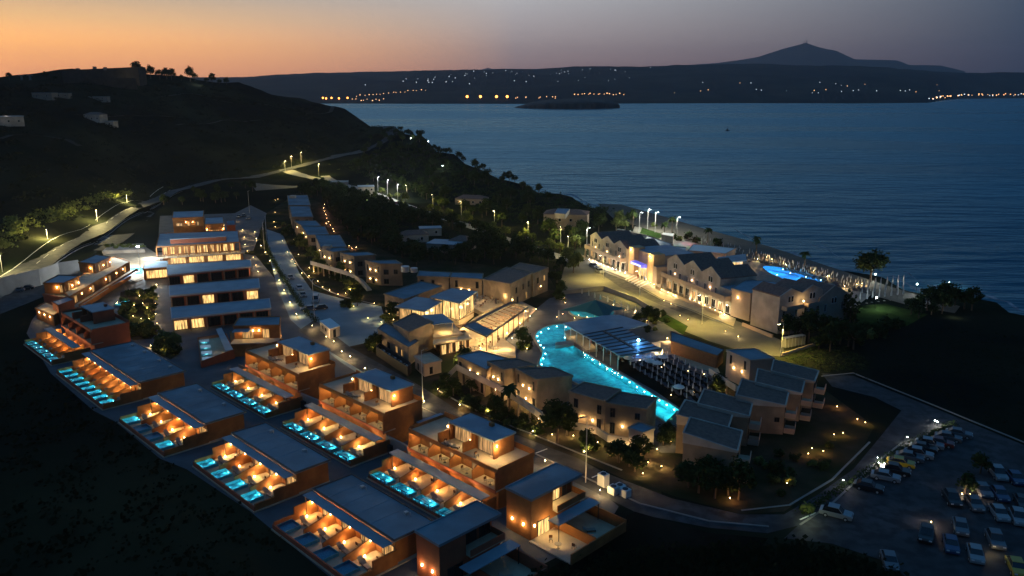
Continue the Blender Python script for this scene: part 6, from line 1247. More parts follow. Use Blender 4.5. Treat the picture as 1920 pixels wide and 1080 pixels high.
def make_tree(name, label, cat, seed, h, rx, rz, n, leaf, lm='leaf', trunk=.22, **k):
    t = thing(name, label, cat); r_ = random.Random(seed); zc = h-rz
    tk = MB().tube((0,0,-.4), (.1*h*.1,0,zc*.7), trunk, trunk*.7, 7)
    for i in range(5):
        a = i*1.3+r_.random(); tk.tube((.05,0,zc*.6), (math.cos(a)*rx*.55, math.sin(a)*rx*.55, zc+r_.uniform(0,.5)*rz), trunk*.5, trunk*.15, 5)
    obj('trunk', tk, MATS['bark'], t); obj('crown', crown_mesh(seed, rx, rz, n, leaf, zc, **k), MATS[lm], t); return t
TR = [proto(make_tree('broadleaf_tree', 'tree', 'tree', s, h, rx, rz, n, lf)) for s, h, rx, rz, n, lf in ((1,5.5,2.6,2.0,620,.27),(2,4.6,2.3,1.8,520,.26),(3,6.5,2.9,2.6,760,.28),(4,4.0,2.4,1.5,480,.26),(5,7.5,3.2,3.0,900,.29))]
BUSH = [proto(make_tree('bush', 'bush', 'bush', s, h, rx, rz, n, .15, lm, trunk=.08, flat=.5)) for s, h, rx, rz, n, lm in ((11,1.3,.9,.8,240,'leaf'),(12,1.0,.8,.6,200,'leaf_pale'),(13,1.9,1.1,1.1,300,'leaf'))]
CYP = proto(make_tree('cypress_tree', 'cypress', 'tree', 21, 10, 1.1, 4.6, 900, .22, 'leaf', flat=1.0, cl=40, openness=1.0))
BIG = proto(make_tree('broadleaf_tree', 'tree', 'tree', 31, 10, 5.6, 3.6, 1900, .36, 'leaf', trunk=.4, cl=40))
def make_palm(seed, h):
    t = thing('palm_tree', 'palm', 'palm tree'); r_ = random.Random(seed); obj('trunk', MB().tube((0,0,-.3), (.15,0,h*.5), .26, .2, 8).tube((.15,0,h*.5), (.1,.1,h), .2, .18, 8), MATS['bark'], t); f = MB()
    for i in range(26):
        a = i*2.4; el_ = r_.uniform(-.5, 1.1); L = r_.uniform(1.8,2.5); pts = []
        for j in range(6): k = j/5; pts.append(Vector((math.cos(a)*L*k*math.cos(el_*(1-k*.2)), math.sin(a)*L*k*math.cos(el_*(1-k*.2)), h+math.sin(el_)*L*k-1.5*k*k)))
        sd = Vector((-math.sin(a), math.cos(a), 0))
        for j in range(5):
            w0 = .08+.38*math.sin(math.pi*(j+.3)/5.6); w1 = .08+.38*math.sin(math.pi*(j+1.3)/5.6); 
            for s in (1, -1): f.add([pts[j], pts[j+1], pts[j+1]+sd*s*w1-Vector((0,0,w1*.5)), pts[j]+sd*s*w0-Vector((0,0,w0*.5))], [(0,1,2,3)])
    obj('fronds', f, MATS['leaf'], t); return t
PALM = [proto(make_palm(1, 7.5)), proto(make_palm(2, 6.0))]
def tree(i, x, y, label, group=None, s=1.0, terr=False, world_=None, pr=None):
    pale = {'crown': MATS['leaf_pale']} if group in ('lit roadside trees', 'trees at the street corner', 'trees in the lane garden', 'trees of the upper plaza') else None  # these groups get a paler leaf: lamp light put into the crown colour
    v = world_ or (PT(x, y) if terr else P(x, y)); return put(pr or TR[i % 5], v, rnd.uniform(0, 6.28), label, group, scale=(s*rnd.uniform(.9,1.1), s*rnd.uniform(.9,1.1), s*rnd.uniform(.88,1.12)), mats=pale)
for i, (x, y) in enumerate(((1186,428),(1245,445),(1260,440),(1327,456),(1417,482),(1507,505))): put(PALM[i % 2], P(x, y), i*1.1, 'palm tree at the sea front, %s from the playing court end' % ORD[i], 'palms at the sea front', scale=(1.05 if i in (0,) else .95))
put(PALM[1], P(955,778), 1, 'short leaning palm beside the white gallery walkway', None, scale=(.9,.9,.9))
for i, (x, y) in enumerate(((1262,448),(1275,452),(1290,450),(1305,455),(1225,425),(1345,462))): put(BUSH[i % 3], P(x, y), i, '%s shrub in the coloured lights behind the beach huts' % ORD[i], 'shrubs behind the beach huts', scale=2.2)
for (x, y, c_) in ((1286,447,(1,.1,.5)), (1298,446,(1,.15,.3)), (1316,449,(.8,1,.2)), (1272,448,(.3,.9,1)), (1290,452,(.5,1,.4))): light(P(x, y, 2.5), 160, c_, .2)
big_ = tree(0, 1632, 528, 'large dark tree leaning over the beach, alone by the sea', None, 1.0, pr=BIG)
for i, (x, y, s) in enumerate(((1708,590,1),(1722,585,1.1),(1738,582,1.2),(1755,578,1.25),(1772,576,1.3),(1790,574,1.2),(1808,578,1.3),(1822,580,1.2),(1746,590,1),(1766,588,1),(1722,597,.8))): tree(i, x, y, '%s dark tree of the row beside the beach field, from the lawn end' % ORD[i], 'trees beside the beach field', s*.82)
light(P(1790,586,1.5), 90, (1,.9,.6), .2)
for i, (x, y, s) in enumerate(((1478,640,1.2),(1500,634,1.4),(1516,642,1.3),(1545,640,1.4),(1562,632,1.5),(1575,645,1.4),(1535,655,1.1),(1556,660,1.2),(1590,650,1.2),(1610,640,1.2),(1600,655,1.2))): tree(i+2, x, y, '%s tree of the dark clump before the three-storey block' % ORD[i], 'trees before the three-storey block', s*.8)
for i, (x, y) in enumerate(((1592,612),(1600,618),(1586,604))): put(CYP, P(x, y), i, '%s tall cypress at the end of the dark clump' % ORD[i], 'cypresses by the lawn', scale=.9)
for i, (x, y) in enumerate(((1622,625),(1640,628),(1655,622),(1680,616),(1630,635),(1648,632))): put(BUSH[i % 3], P(x, y), i, '%s bush in the beds at the end of the beach lawn' % ORD[i], 'bushes by the beach lawn', scale=2.4)
for i, (x, y, s) in enumerate(((1045,830,1.15),(1062,818,.8))): tree(2, x, y, ('full green tree on the street below the paired blocks','smaller tree behind the full green one')[i], None, s*1.05)
for i, (x, y) in enumerate(((1160,868),(1180,875),(1200,868),(1190,885))): tree(i, x, y, '%s tree by the entrance of the paired blocks' % ORD[i], 'trees by the paired blocks', .8)
for i, (x, y) in enumerate(((1290,915),(1310,925),(1340,935),(1365,930),(1385,938),(1325,905),(1355,912))): tree(i, x, y, '%s tree in front of the nearest tile-roofed block' % ORD[i], 'trees before the nearest tile-roofed block', .85)
for i in range(26):
    x = rr.uniform(1420,1600); y = lerp(830, 935, rr.random()); 
    if y < 960-(x-1420)*.8+20: put(BUSH[i % 3], P(x, y), i, 'bush in the lamp-lit garden of the tile-roofed blocks', 'bushes of the tile-roof garden', scale=rr.uniform(.8,1.5))
for i in range(34): k = i/33; x, y = lerp(830,1010,k), lerp(735,810,k)+rr.uniform(-8,16); put(BUSH[i % 3], P(x, y-4), i, 'low bush in the bed between the street and the white gallery', 'bushes below the gallery', scale=rr.uniform(.8,1.3))
for i, (x, y) in enumerate(((822,740),(835,722),(850,742),(880,765),(930,785))): tree(i, x, y, '%s small tree in the bed below the white gallery' % ORD[i], 'trees below the gallery', .6)
for i in range(85):
    k = rr.random(); x, y = lerp(528,670,k)+rr.uniform(-10,12), lerp(425,556,k**.9)+rr.uniform(-14,8); (tree(i, x, y, 'small tree in the lamp-lit garden of the stepped row', 'trees in the lane garden', rr.uniform(.45,.75)) if i % 3 == 0 else put(BUSH[i % 3], P(x, y), i, 'bush in the lamp-lit garden of the stepped row', 'bushes in the lane garden', scale=rr.uniform(1,1.8)))
def hedge(path, w, h, label):
    m = MB(); r_ = random.Random(len(label)); c = P(*path[0]); t = thing('hedge', label, 'hedge', c)
    for a, b in zip(path, path[1:]):
        a, b = P(*a), P(*b); n_ = int((b-a).length*34)
        for k in range(n_):
            p = a.lerp(b, r_.random()) + Vector((r_.gauss(0,.4)*w, r_.gauss(0,.4)*w, abs(r_.gauss(0,.5))*h)); u = Vector((r_.gauss(0,1), r_.gauss(0,1), r_.gauss(0,.6))).normalized()*.16; q = u.orthogonal().normalized()*.13; m.add([p-u, p+q, p+u, p-q], [(0,1,2,3)])
    obj('foliage', m, MATS['leaf'], t, w=True)
hedge([(490,432),(502,470),(520,505),(545,545),(572,585),(595,605)], 1.1, 1.3, 'long dark hedge in the strip beside the lane with parked cars')
for i in range(95):
    x, y = rr.choice(((rr.uniform(225,290), rr.uniform(545,605)), (rr.gauss(262,14), rr.gauss(628,3)), (rr.gauss(305,12), rr.gauss(660,5)))); (tree(i, x, y, 'small tree in the planted beds of the upper plaza', 'trees of the upper plaza', rr.uniform(.4,.65)) if i % 3 == 0 else put(BUSH[i % 3], P(x, y), i, 'bush in the planted beds of the upper plaza', 'bushes of the upper plaza', scale=rr.uniform(.9,1.5)))
for i in range(12): put(BUSH[1], P(lerp(200,268,i/11), 470+rr.uniform(-3,2))+Vector((0,0,1.0)), i, 'floodlit pale shrub on top of the planted wall, %s from the car park' % ORD[i], 'shrubs on the planted wall', scale=1.5)
for i in range(14): put(BUSH[i % 3], P(1200+rr.uniform(-8,60), 600+rr.uniform(-14,26)), i, 'shrub in the lit lawn strip by the pool bar', 'shrubs by the pool bar lawn', scale=rr.uniform(.8,1.3))
# planting in the gaps of the resort centre
for (cx, cy, sx_, sy_, n_, wh) in ((735,600,16,5,8,'by the plaza corner of the restaurant'),(700,655,10,6,6,'by the fenced enclosure'),(870,690,12,6,9,'at the foot of the gallery stairs'),(985,655,10,5,7,'at the tip of the dining deck'),(1055,560,14,5,9,'by the tent pool steps'),(1210,602,12,6,8,'along the pool bar back'),(1255,830,10,12,10,'beside the arched gate'),(1100,845,12,5,8,'on the street bank of the paired blocks'),(905,730,14,8,8,'in the lamp-lit gallery bed'),(1345,735,8,6,7,'by the white walkway wall'),(660,575,30,5,9,'on the plaza edge'),(1040,520,12,8,10,'behind the large ochre building')):
    for i in range(n_):
        x, y = rr.gauss(cx, sx_*.6), rr.gauss(cy, sy_*.6); (tree(i, x, y, 'small tree '+wh, 'small trees '+wh, rr.uniform(.4,.7)) if i % 4 == 0 else put(BUSH[i % 3], P(x, y), i, 'bush '+wh, 'bushes '+wh, scale=rr.uniform(.9,1.5)))
    v = P(cx+3, cy+3); put(bolw0, v, 0, 'garden lamp '+wh, None); light(v+Vector((0,-.2,1.0)), 90, GOLD, .1)
# shrubs on the lamp-lit highway verge
VERGE = [tuple(P(lerp(-40,240,k_), lerp(512,386,k_)+rr.uniform(-30,-5)*(1.15-k_)))[:2] for k_ in [rr.random() for _ in range(120)]]
tree(3, 262, 400, 'round dark tree at the bend of the highway', None, 1.2)
# the dark olive grove behind the stepped row, and the woods towards the shore
def inside(p, poly):
    c = False; n = len(poly)
    for i in range(n):
        (x0, y0), (x1, y1) = poly[i], poly[(i+1)%n]
        if (y0 > p[1]) != (y1 > p[1]) and p[0] < (x1-x0)*(p[1]-y0)/(y1-y0)+x0: c = not c
    return c
def scatter(poly_px, n, mind, avoid=(), seed=1, terr=False):
    f = PT if terr else P
    w = [tuple(f(*q))[:2] for q in poly_px]; av = [([tuple(f(*q))[:2] for q in a]) for a in avoid]; x0, x1 = min(p[0] for p in w), max(p[0] for p in w); y0, y1 = min(p[1] for p in w), max(p[1] for p in w)
    out = []; r_ = random.Random(seed); tries = 0
    while len(out) < n and tries < n*60:
        tries += 1; p = (r_.uniform(x0,x1), r_.uniform(y0,y1))
        if not inside(p, w) or any(inside(p, a) for a in av): continue
        if any((p[0]-q[0])**2+(p[1]-q[1])**2 < mind*mind for q in out[-400:]): continue
        out.append(p)
    return out
GR = [(596,352),(650,362),(700,375),(760,398),(820,418),(880,434),(950,460),(1010,480),(1060,505),(1050,525),(1035,500),(975,486),(905,500),(780,500),(765,490),(720,468),(665,455),(640,425),(622,395)]
HS = [(740,430),(800,425),(885,440),(890,475),(800,480),(745,465)]
WOOD = MB(); WOODT = MB()
def mass(x, y, i):
    src = crown_mesh(900+i, rr.uniform(2.4,3.6), rr.uniform(1.8,2.8), 330, .34, 3.2); z = height(x, y); WOOD.add([(a+x, b+y, c+z) for a, b, c in src.v], src.f); WOODT.tube((x,y,z-.3), (x,y,z+2.4), .2, .12, 5)
for i, (x, y) in enumerate(sorted(scatter(GR, 190, 4.4, [HS], 5), key=lambda p: p[1])): tree(i, 0, 0, 'dark grove tree behind the stepped row', 'trees of the grove', rr.uniform(.8,1.25), world_=Vector((x, y, 0))) if i < 85 else mass(x, y, i)
NR = [(640,330),(690,300),(760,290),(850,305),(905,335),(960,350),(1010,362),(1100,388),(1170,404),(1190,425),(1110,445),(1085,480),(1050,468),(980,440),(900,412),(830,392),(770,370),(700,348)]
for i, (x, y) in enumerate(sorted(scatter(NR, 150, 6.0, [[(1015,385),(1115,385),(1120,440),(1015,440)], [(845,362),(930,362),(930,392),(845,392)]], 6), key=lambda p: p[1])): tree(i, 0, 0, 'dark tree of the shore woods', 'trees of the shore woods', rr.uniform(.9,1.4), world_=Vector((x, y, height(x, y)))) if i < 45 else mass(x, y, i+300)
tag(obj('woodland', WOOD, MATS['leaf']), 'farther dark woodland crowns behind the grove and the shore road', kind='stuff'); tag(obj('woodland_trunks', WOODT, MATS['bark']), 'trunks of the farther woodland', kind='stuff')
for i, (x, y, s) in enumerate(((905,322,1.3),(945,338,1.3),(955,340,1.2),(965,342,1.3),(978,344,1.3),(1005,350,1),(1030,360,1.4),(1037,362,1.4),(1108,375,1.3),(890,318,1.2),(803,281,.8))): tree(i, x, y, '%s tree standing dark against the sea along the shore' % ORD[i], 'trees against the sea', s*.85, True)
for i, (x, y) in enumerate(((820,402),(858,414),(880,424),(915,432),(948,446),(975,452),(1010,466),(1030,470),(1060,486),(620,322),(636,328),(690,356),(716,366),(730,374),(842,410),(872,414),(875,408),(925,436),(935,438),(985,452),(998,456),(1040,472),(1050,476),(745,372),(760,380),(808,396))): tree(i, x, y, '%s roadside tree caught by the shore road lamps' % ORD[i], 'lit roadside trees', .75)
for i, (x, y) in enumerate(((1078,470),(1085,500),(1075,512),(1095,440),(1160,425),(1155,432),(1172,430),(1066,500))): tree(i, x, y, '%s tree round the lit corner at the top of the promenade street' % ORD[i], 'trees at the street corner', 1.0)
for i in range(20):
    x = rr.uniform(300,480); y = rr.uniform(352,385); tree(i, x, y, 'dark tree between the highway and the reception building', 'trees behind the reception', rr.uniform(.7,1.1))
for i in range(22): x = rr.uniform(560,640); y = rr.uniform(352,372); tree(i, x, y, 'dark tree between the junction and the stepped row', 'trees by the junction', rr.uniform(.7,1.1))
for i, (x, y, s) in enumerate(((85,148,1.1),(104,150,.7),(258,146,2.0),(268,147,2.0),(283,148,1.6),(300,149,1.6),(313,149,2.2),(322,150,1.6),(340,151,1.2),(357,152,1.7),(366,152,1.3),(388,155,1.2),(398,156,1.5),(412,158,1.1),(425,160,1.1),(18,150,1),(245,147,1.6))): tree(i, x, y, '%s dark tree on the hilltop skyline' % ORD[i], 'trees on the hilltop', s, True)
# loose scrub, uncountable: one object of small leaf clumps each
def scrub(name, pts, s0, s1, lm, label, n=26, hs=.6):
    m = MB(); r_ = random.Random(len(pts))
    for (x, y) in pts:
        z = height(x, y); S = r_.uniform(s0, s1)
        for k in range(n):
            p = Vector((x+r_.gauss(0,.5)*S, y+r_.gauss(0,.5)*S, z+abs(r_.gauss(0,.45))*S*hs)); u = Vector((r_.gauss(0,1), r_.gauss(0,1), r_.gauss(0,.5))).normalized(); w_ = u.orthogonal().normalized(); q = S*.17*r_.uniform(.6,1.4)
            m.add([p-u*q, p+w_*q*.8, p+u*q, p-w_*q*.8], [(0,1,2,3)])
    return tag(obj(name, m, MATS[lm]), label, kind='stuff')
scrub('scrub', VERGE, 1.4, 3.0, 'leaf_pale', 'lamp-lit scrub on the verge above the highway', 60, .7)  # paler leaf colour stands in for the road lamps' light
def hillpts(n, seed, poly): return scatter(poly, n, 3.0, (), seed, True)
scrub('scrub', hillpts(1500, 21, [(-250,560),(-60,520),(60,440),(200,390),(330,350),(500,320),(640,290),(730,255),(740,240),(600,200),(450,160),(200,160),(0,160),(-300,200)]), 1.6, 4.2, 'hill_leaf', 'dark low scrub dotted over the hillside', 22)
scrub('scrub', hillpts(700, 22, [(740,265),(850,300),(950,345),(1100,385),(1150,395),(1050,440),(900,400),(700,340),(640,310)]), 1.6, 3.6, 'leaf', 'dark undergrowth between the road and the shore', 20)
scrub('scrub', scatter([(-100,620),(60,690),(180,775),(300,860),(480,985),(620,1150),(-300,1150)], 260, 2.0, (), 23), 1.0, 2.4, 'hill_leaf', 'dark weeds on the waste ground below the villas', 16, .4)
scrub('scrub', scatter([(1480,680),(1640,640),(1800,610),(1990,650),(2100,900),(1900,815),(1750,750),(1560,700)], 380, 1.8, (), 24), .5, 1.1, 'hill_leaf', 'rough grass tufts of the dark field on the right', 14, .4)
scrub('scrub', scatter([(1000,1100),(1200,1040),(1400,1030),(1560,1040),(1700,1100),(1650,1180),(1000,1180)], 260, 1.2, (), 25), 1.1, 2.0, 'hill_leaf', 'dark bushes along the bottom edge by the car park', 60, .9)
scrub('scrub', scatter([(640,360),(1050,500),(1000,480),(780,500),(640,430)], 200, 2.5, (), 26), 1.2, 2.4, 'leaf', 'undergrowth below the grove trees', 14, .4)
scrub('grass', scatter([(1470,672),(1530,700),(1640,690),(1590,650),(1500,655)], 200, .6, (), 27), .35, .8, 'leaf', 'lamp-lit grass at the end of the promenade street', 16, .4)

# ================================================================== parasols and loungers
def field(a, b, c, nu, nv, pr, lab, grp, jit=.3, lounge=False, rows='row', sc_=1, sk=None, z=0, lp=1.0):
    a, b, c = P(*a), P(*b), P(*c)
    for j in range(nv):
        for i in range(nu):
            if sk and sk(i, j): continue
            v = a + (b-a)*(i/max(1,nu-1)) + (c-a)*(j/max(1,nv-1)) + Vector((rnd.uniform(-jit,jit), rnd.uniform(-jit,jit), z)); put(pr, v, rnd.random()*3, lab % (ORD[i], ORD[j]), grp, scale=sc_)
            if lounge: put(dlounger0, v+Vector((1.1,-.2,0)), R(20)+rnd.uniform(-.1,.1), 'sun lounger at the '+(lab % (ORD[i], ORD[j])).split('parasol ')[1], grp.replace('parasols', 'loungers'))
field((1180,690),(1285,752),(1242,668), 11, 6, parc0, 'closed white parasol %s along the pool, %s row back', 'parasols beside the big pool', .3, True, sc_=.74)
for i, (x, y) in enumerate(((1188,676),(1178,684),(1204,672),(1243,682),(1272,740),(1232,694),(1172,676),(1218,690))): put(paro0, P(x, y), i, '%s open parasol among the closed ones beside the big pool' % ORD[i], 'open parasols beside the big pool')
field((1310,458),(1625,548),(1320,450), 40, 3, parc0, '%s closed parasol along the beach strip, %s row from the terrace', 'parasols on the beach strip', .8, sc_=.66, sk=lambda i, j: (i*5+j*3) % 11 == 0)
field((1425,486),(1600,540),(1428,480), 20, 2, parc0, '%s closed parasol beyond the blue pool, %s row', 'parasols by the blue pool', .6, sc_=.7)
field((1612,570),(1692,560),(1618,546), 8, 3, parc0, '%s tall closed parasol on the lawn edge, %s row', 'parasols on the lawn edge', .15, sc_=(1.1,1.1,1.5))
field((1092,556),(1190,590),(1092,556), 9, 1, parc0, '%s closed parasol in the curve behind the tent pool, %s row', 'parasols behind the tent pool', .2)
for i in range(110): x = rnd.uniform(1330,1625); y = 468+(x-1330)*.275+rnd.uniform(-9,3); put(dlounger0, P(x, y), rnd.random(), 'dark lounger between the beach parasols', 'loungers between the beach parasols')
# chairs and tables under the bar roof and on the play terrace
for i in range(14): v = P(1090,640).lerp(P(1168,682), i/13) + Vector((rnd.uniform(0,1.5), rnd.uniform(0,1), 0)); put(chair0 if i % 2 else table0, v, i, '%s %s along the pool side of the bar' % (ORD[i], 'stool chair' if i % 2 else 'small table'), 'seats along the bar')
for i in range(14): v = P(rnd.uniform(1275,1335), rnd.uniform(650,672)); put(table0 if i % 3 == 0 else chair0, v, i, '%s seat or table on the lit play terrace' % ORD[i], 'seats on the play terrace', mats={'seat': MATS['fabric_red'], 'backrest': MATS['fabric_red']} if i % 4 == 1 else None)

# ================================================================== cars
def make_car(seed, L=4.3, W=1.75, H=1.45, van=False):
    t = thing('parked_car', 'car', 'car'); w = W/2
    prof_ = [(-L/2,.32),(-L/2,.62),(-L/2+.12,.86),(-L*.24,.94),(L*.42,.92),(L/2-.03,.80),(L/2,.45),(L/2-.05,.30),(-L/2+.1,.26)] if not van else [(-L/2,.30),(-L/2,.75),(-L/2+.25,1.0),(-L*.28,1.1),(L*.46,1.1),(L/2,1.0),(L/2,.4),(L/2-.05,.3),(-L/2+.1,.26)]
    n = len(prof_); b = MB(); vs = []
    for y, k in ((-w,.95),(-w*.98,1),(w*.98,1),(w,.95)):
        yy = y
        for x, z in prof_: vs.append((x*(k if abs(y) == w else 1), yy, z if abs(y) != w else .3+(z-.3)*.93))
    b.add(vs, [(j*n+i, j*n+(i+1)%n, (j+1)*n+(i+1)%n, (j+1)*n+i) for j in range(3) for i in range(n)] + [tuple(range(n)), tuple(range(4*n-1,3*n-1,-1))])
    obj('body', b, MATS['car_white'], t)
    zb = .92 if not van else 1.08; x0, x1, x2, x3 = (-L*.23, -L*.08, L*.24, L*.40) if not van else (-L*.30, -L*.16, L*.42, L*.46)
    g = MB().add([(x0,-w*.9,zb),(x3,-w*.9,zb),(x3,w*.9,zb),(x0,w*.9,zb),(x1,-w*.74,H-.05),(x2,-w*.74,H-.05),(x2,w*.74,H-.05),(x1,w*.74,H-.05)], [(0,1,5,4),(1,2,6,5),(2,3,7,6),(3,0,4,7),(3,2,1,0),(4,5,6,7)]); obj('windows', g, MATS['glass_dark'], t)
    obj('roof', MB().prism([(x1-.03,-w*.76),(x2+.03,-w*.76),(x2+.03,w*.76),(x1-.03,w*.76)], H-.05, H+.01).add([(x0-.02,-w*.905,zb),(x0+.06,-w*.905,zb),(x1+.06,-w*.75,H-.04),(x1-.02,-w*.75,H-.04)], [(0,1,2,3)]).add([(x0-.02,w*.905,zb),(x0+.06,w*.905,zb),(x1+.06,w*.75,H-.04),(x1-.02,w*.75,H-.04)], [(0,1,2,3)]), MATS['car_white'], t)
    for x in (-L*.31, L*.29):
        for y in (-w+.02, w-.02): wh = obj('wheel', MB().tube((x,y-.1,.31), (x,y+.1,.31), .31, n=12), MATS['rubber'], t); obj('rim', MB().tube((x,y-.11,.31), (x,y+.11,.31), .18, n=8), MATS['pale_metal'], wh)
    for y in (-w+.3, w-.3): obj('headlight', MB().box(-L/2-.02,y-.18,.6,-L/2+.1,y+.18,.76), MATS['plastic_white'], t); obj('tail_light', MB().box(L/2-.12,y-.16,.62,L/2+.01,y+.16,.78), MATS['fabric_red'], t)
    return t
for nme, c_ in (('car_white', (.24,.25,.26)), ('car_silver', (.11,.12,.135)), ('car_black', (.015,.016,.018)), ('car_blue', (.02,.05,.12)), ('car_red', (.18,.015,.012)), ('car_yellow', (.45,.30,.02)), ('car_grey', (.10,.11,.12))): mat(nme, c_, rough=.3, spec=.5, coat=.6)
car0 = proto(make_car(1)); car1 = proto(make_car(2, 4.5, 1.8, 1.65)); van0 = proto(make_car(3, 5.0, 1.9, 2.1, True))
def car(px, py, ang, colr, label, group=None, pr=None):
    pr = pr or car0; m = MATS['car_'+colr]; return put(pr, P(px, py), R(ang), label, group, mats={'body': m, 'roof': m})
PK = 'cars in the car park'
for x, y, a, c_, l, pr in ((1567,968,150,'white','white car alone at the near end of the hedge row',car1),(1628,918,150,'black','dark car under the hedge lamp, next to the white pair',car0),(1660,899,152,'white','white car in the hedge row, in front of the dark green one',car0),(1678,887,152,'black','black car between the white and the yellow car',car1),
 (1688,873,152,'yellow','yellow car in the hedge row',car0),(1705,862,152,'silver','silver car right beyond the yellow one',car0),(1722,856,152,'white','long white car in the middle of the hedge row',car1),(1730,845,152,'black','dark car behind the lit white one in the hedge row',car0),(1742,838,152,'white','white car with the lamp behind it in the hedge row',car1),(1762,835,152,'red','dark red car near the far end of the hedge row',car0),(1777,825,152,'grey','grey car second from the far end of the hedge row',car0),(1797,818,152,'silver','silver car at the far end of the hedge row',car0),
 (1870,893,78,'white','white car of the far middle row, beside the round bush',car1),(1903,902,78,'blue','blue car at the right edge of the far middle row',car0),(1842,925,78,'silver','silver car of the middle row by the lamp',car0),(1826,950,78,'grey','grey car nearest the lamp foot in the middle row',car0),(1784,940,78,'black','black off-roader left of the lamp in the middle row',car1),(1873,932,78,'blue','dark blue car of the middle row behind the white ones',car0),(1872,968,78,'white','white car with a bright rear window in the middle row',car0),(1908,976,70,'white','white car at the right edge with a lit bonnet',car1),(1916,948,70,'black','black car cut by the right edge',car0),
 (1800,994,68,'silver','pale car of the near row beyond the black one',car0),(1736,1007,60,'black','black car at the left end of the near row',car1),(1782,1027,68,'blue','dark blue car of the near row',car0),(1828,1045,68,'white','white car nearest the bottom edge',car0),(1865,1018,72,'silver','silver car with its plate lamp glowing',car1),(1905,1070,72,'yellow','yellowish car in the bottom right corner',car0),
 (1667,1058,75,'silver','silver car half hidden by the dark bushes at the bottom',car0)): car(x, y, a, c_, l, PK, pr)
light(P(1860,1030,.8), 25, (1,.75,.35), .05)
for x, y in ((1838,882),(1808,920)): tree(1, x, y+6, 'round dark tree in the car park, %s' % ('far one' if y < 900 else 'near the lamp'), 'car park trees', .75)
put(BUSH[1], P(1513,962), 0, 'bright green lamp-lit bush at the car park corner', None, scale=1.6); light(P(1516,960,1.6), 60, (.9,1,.5), .1)
hedge([(1505,965),(1560,930),(1640,880),(1700,842),(1790,797)], 1.0, 1.1, 'dark hedge between the lower street and the parked cars')
CL = 'cars along the lane'
for x, y, a, c_, l, pr in ((545,523,110,'silver','silver car parked by the hedge halfway down the lane',car0),(562,543,112,'white','white car parked by the hedge, second down the lane',car0),(568,556,112,'grey','grey car parked by the hedge, third down the lane',car0),(592,566,100,'white','white van on the plaza end of the lane',van0),(600,580,20,'black','black car parked next to the white van',car0),(578,582,20,'blue','blue car parked beside the black one near the van',car0)): car(x, y, a, c_, l, CL, pr)
for x, y, a, c_, l in ((1088,488,110,'silver','silver car before the far hotel wing'),(1113,501,110,'blue','blue car before the far hotel wing'),(1124,511,110,'white','white car under the first promenade lamp')): car(x, y, a, c_, l, 'cars before the hotel')
car(32,547,20,'white','white car alone under the retaining wall on the left'); car(50,543,20,'black','black car beside the white one under the retaining wall')
for i in range(11): k = i/10; car(lerp(735,800,k)+rnd.uniform(-2,2), lerp(378,398,k)+3, 60+rnd.uniform(-10,10), ('silver','red','white','black','grey')[i % 5], '%s car of the line parked on the lit shore road' % ORD[i], 'cars on the shore road')
for i in range(5): car(1160+i*5, 436+i*.8, 80, ('white','silver')[i % 2], '%s car in the lit lot behind the far hotel wing' % ORD[i], 'cars behind the hotel')
for i, (x, y) in enumerate(((448,408),(457,406),(466,411))): car(x, y, 100, ('grey','black','silver')[i], '%s car on the forecourt at the head of the lane' % ORD[i], 'cars at the lane head')
# crate stack and bins beside the last promenade lamp
cg = thing('storage_cage', 'row of tall metal storage cages behind the last promenade lamp', 'cage', P(1490,650)); cg.rotation_euler.z = R(25)
for i in range(6):
    f = MB(); x = i*1.05-3
    for a in (0, .95):
        for b in (0, 1.2): f.box(x+a,b,0,x+a+.06,b+.06,2.4)
    f.box(x,0,2.4,x+1.01,1.26,2.46); obj('cage', f, MATS['pale_metal'], cg); obj('load', MB().box(x+.1,.1,.05,x+.9,1.15,2.1), MATS['concrete'], cg)
kb = thing('low_wall', 'low pale wall running from the last promenade lamp to the dark trees', 'wall', P(1500,650)); obj('wall', MB().bar(P(1466,667), P(1534,645), .35, 0, .6), MATS['pink_stucco'], kb, w=True)
for (a, b, l) in (((1052,548),(1130,540),'far part'), ((1130,540),(1190,562),'middle part'), ((1190,562),(1235,590),'near part')): w_ = thing('curved_wall', 'low curved wall behind the tent pool, '+l, 'wall', P(*a)); obj('wall', MB().bar(P(*a)+Vector((0,-3,0)), P(*b)+Vector((0,-3,0)), .3, 0, 1.4), MATS['concrete'], w_, w=True)
# small boat far out on the bay
bt = P(1364,245,-2); b_ = thing('small_boat', 'tiny dark boat with an upright mast far out on the bay', 'boat', (bt.x, bt.y, -2)); obj('hull', MB().prism([(-3,-1),(2.5,-1.1),(4,0),(2.5,1.1),(-3,1)], -.3, .9), MATS['fabric_dark'], b_); obj('cabin', MB().box(-1.5,-.7,.9,.8,.7,2.2).tube((0,0,2.2), (0,0,6), .25), MATS['fabric_dark'], b_)

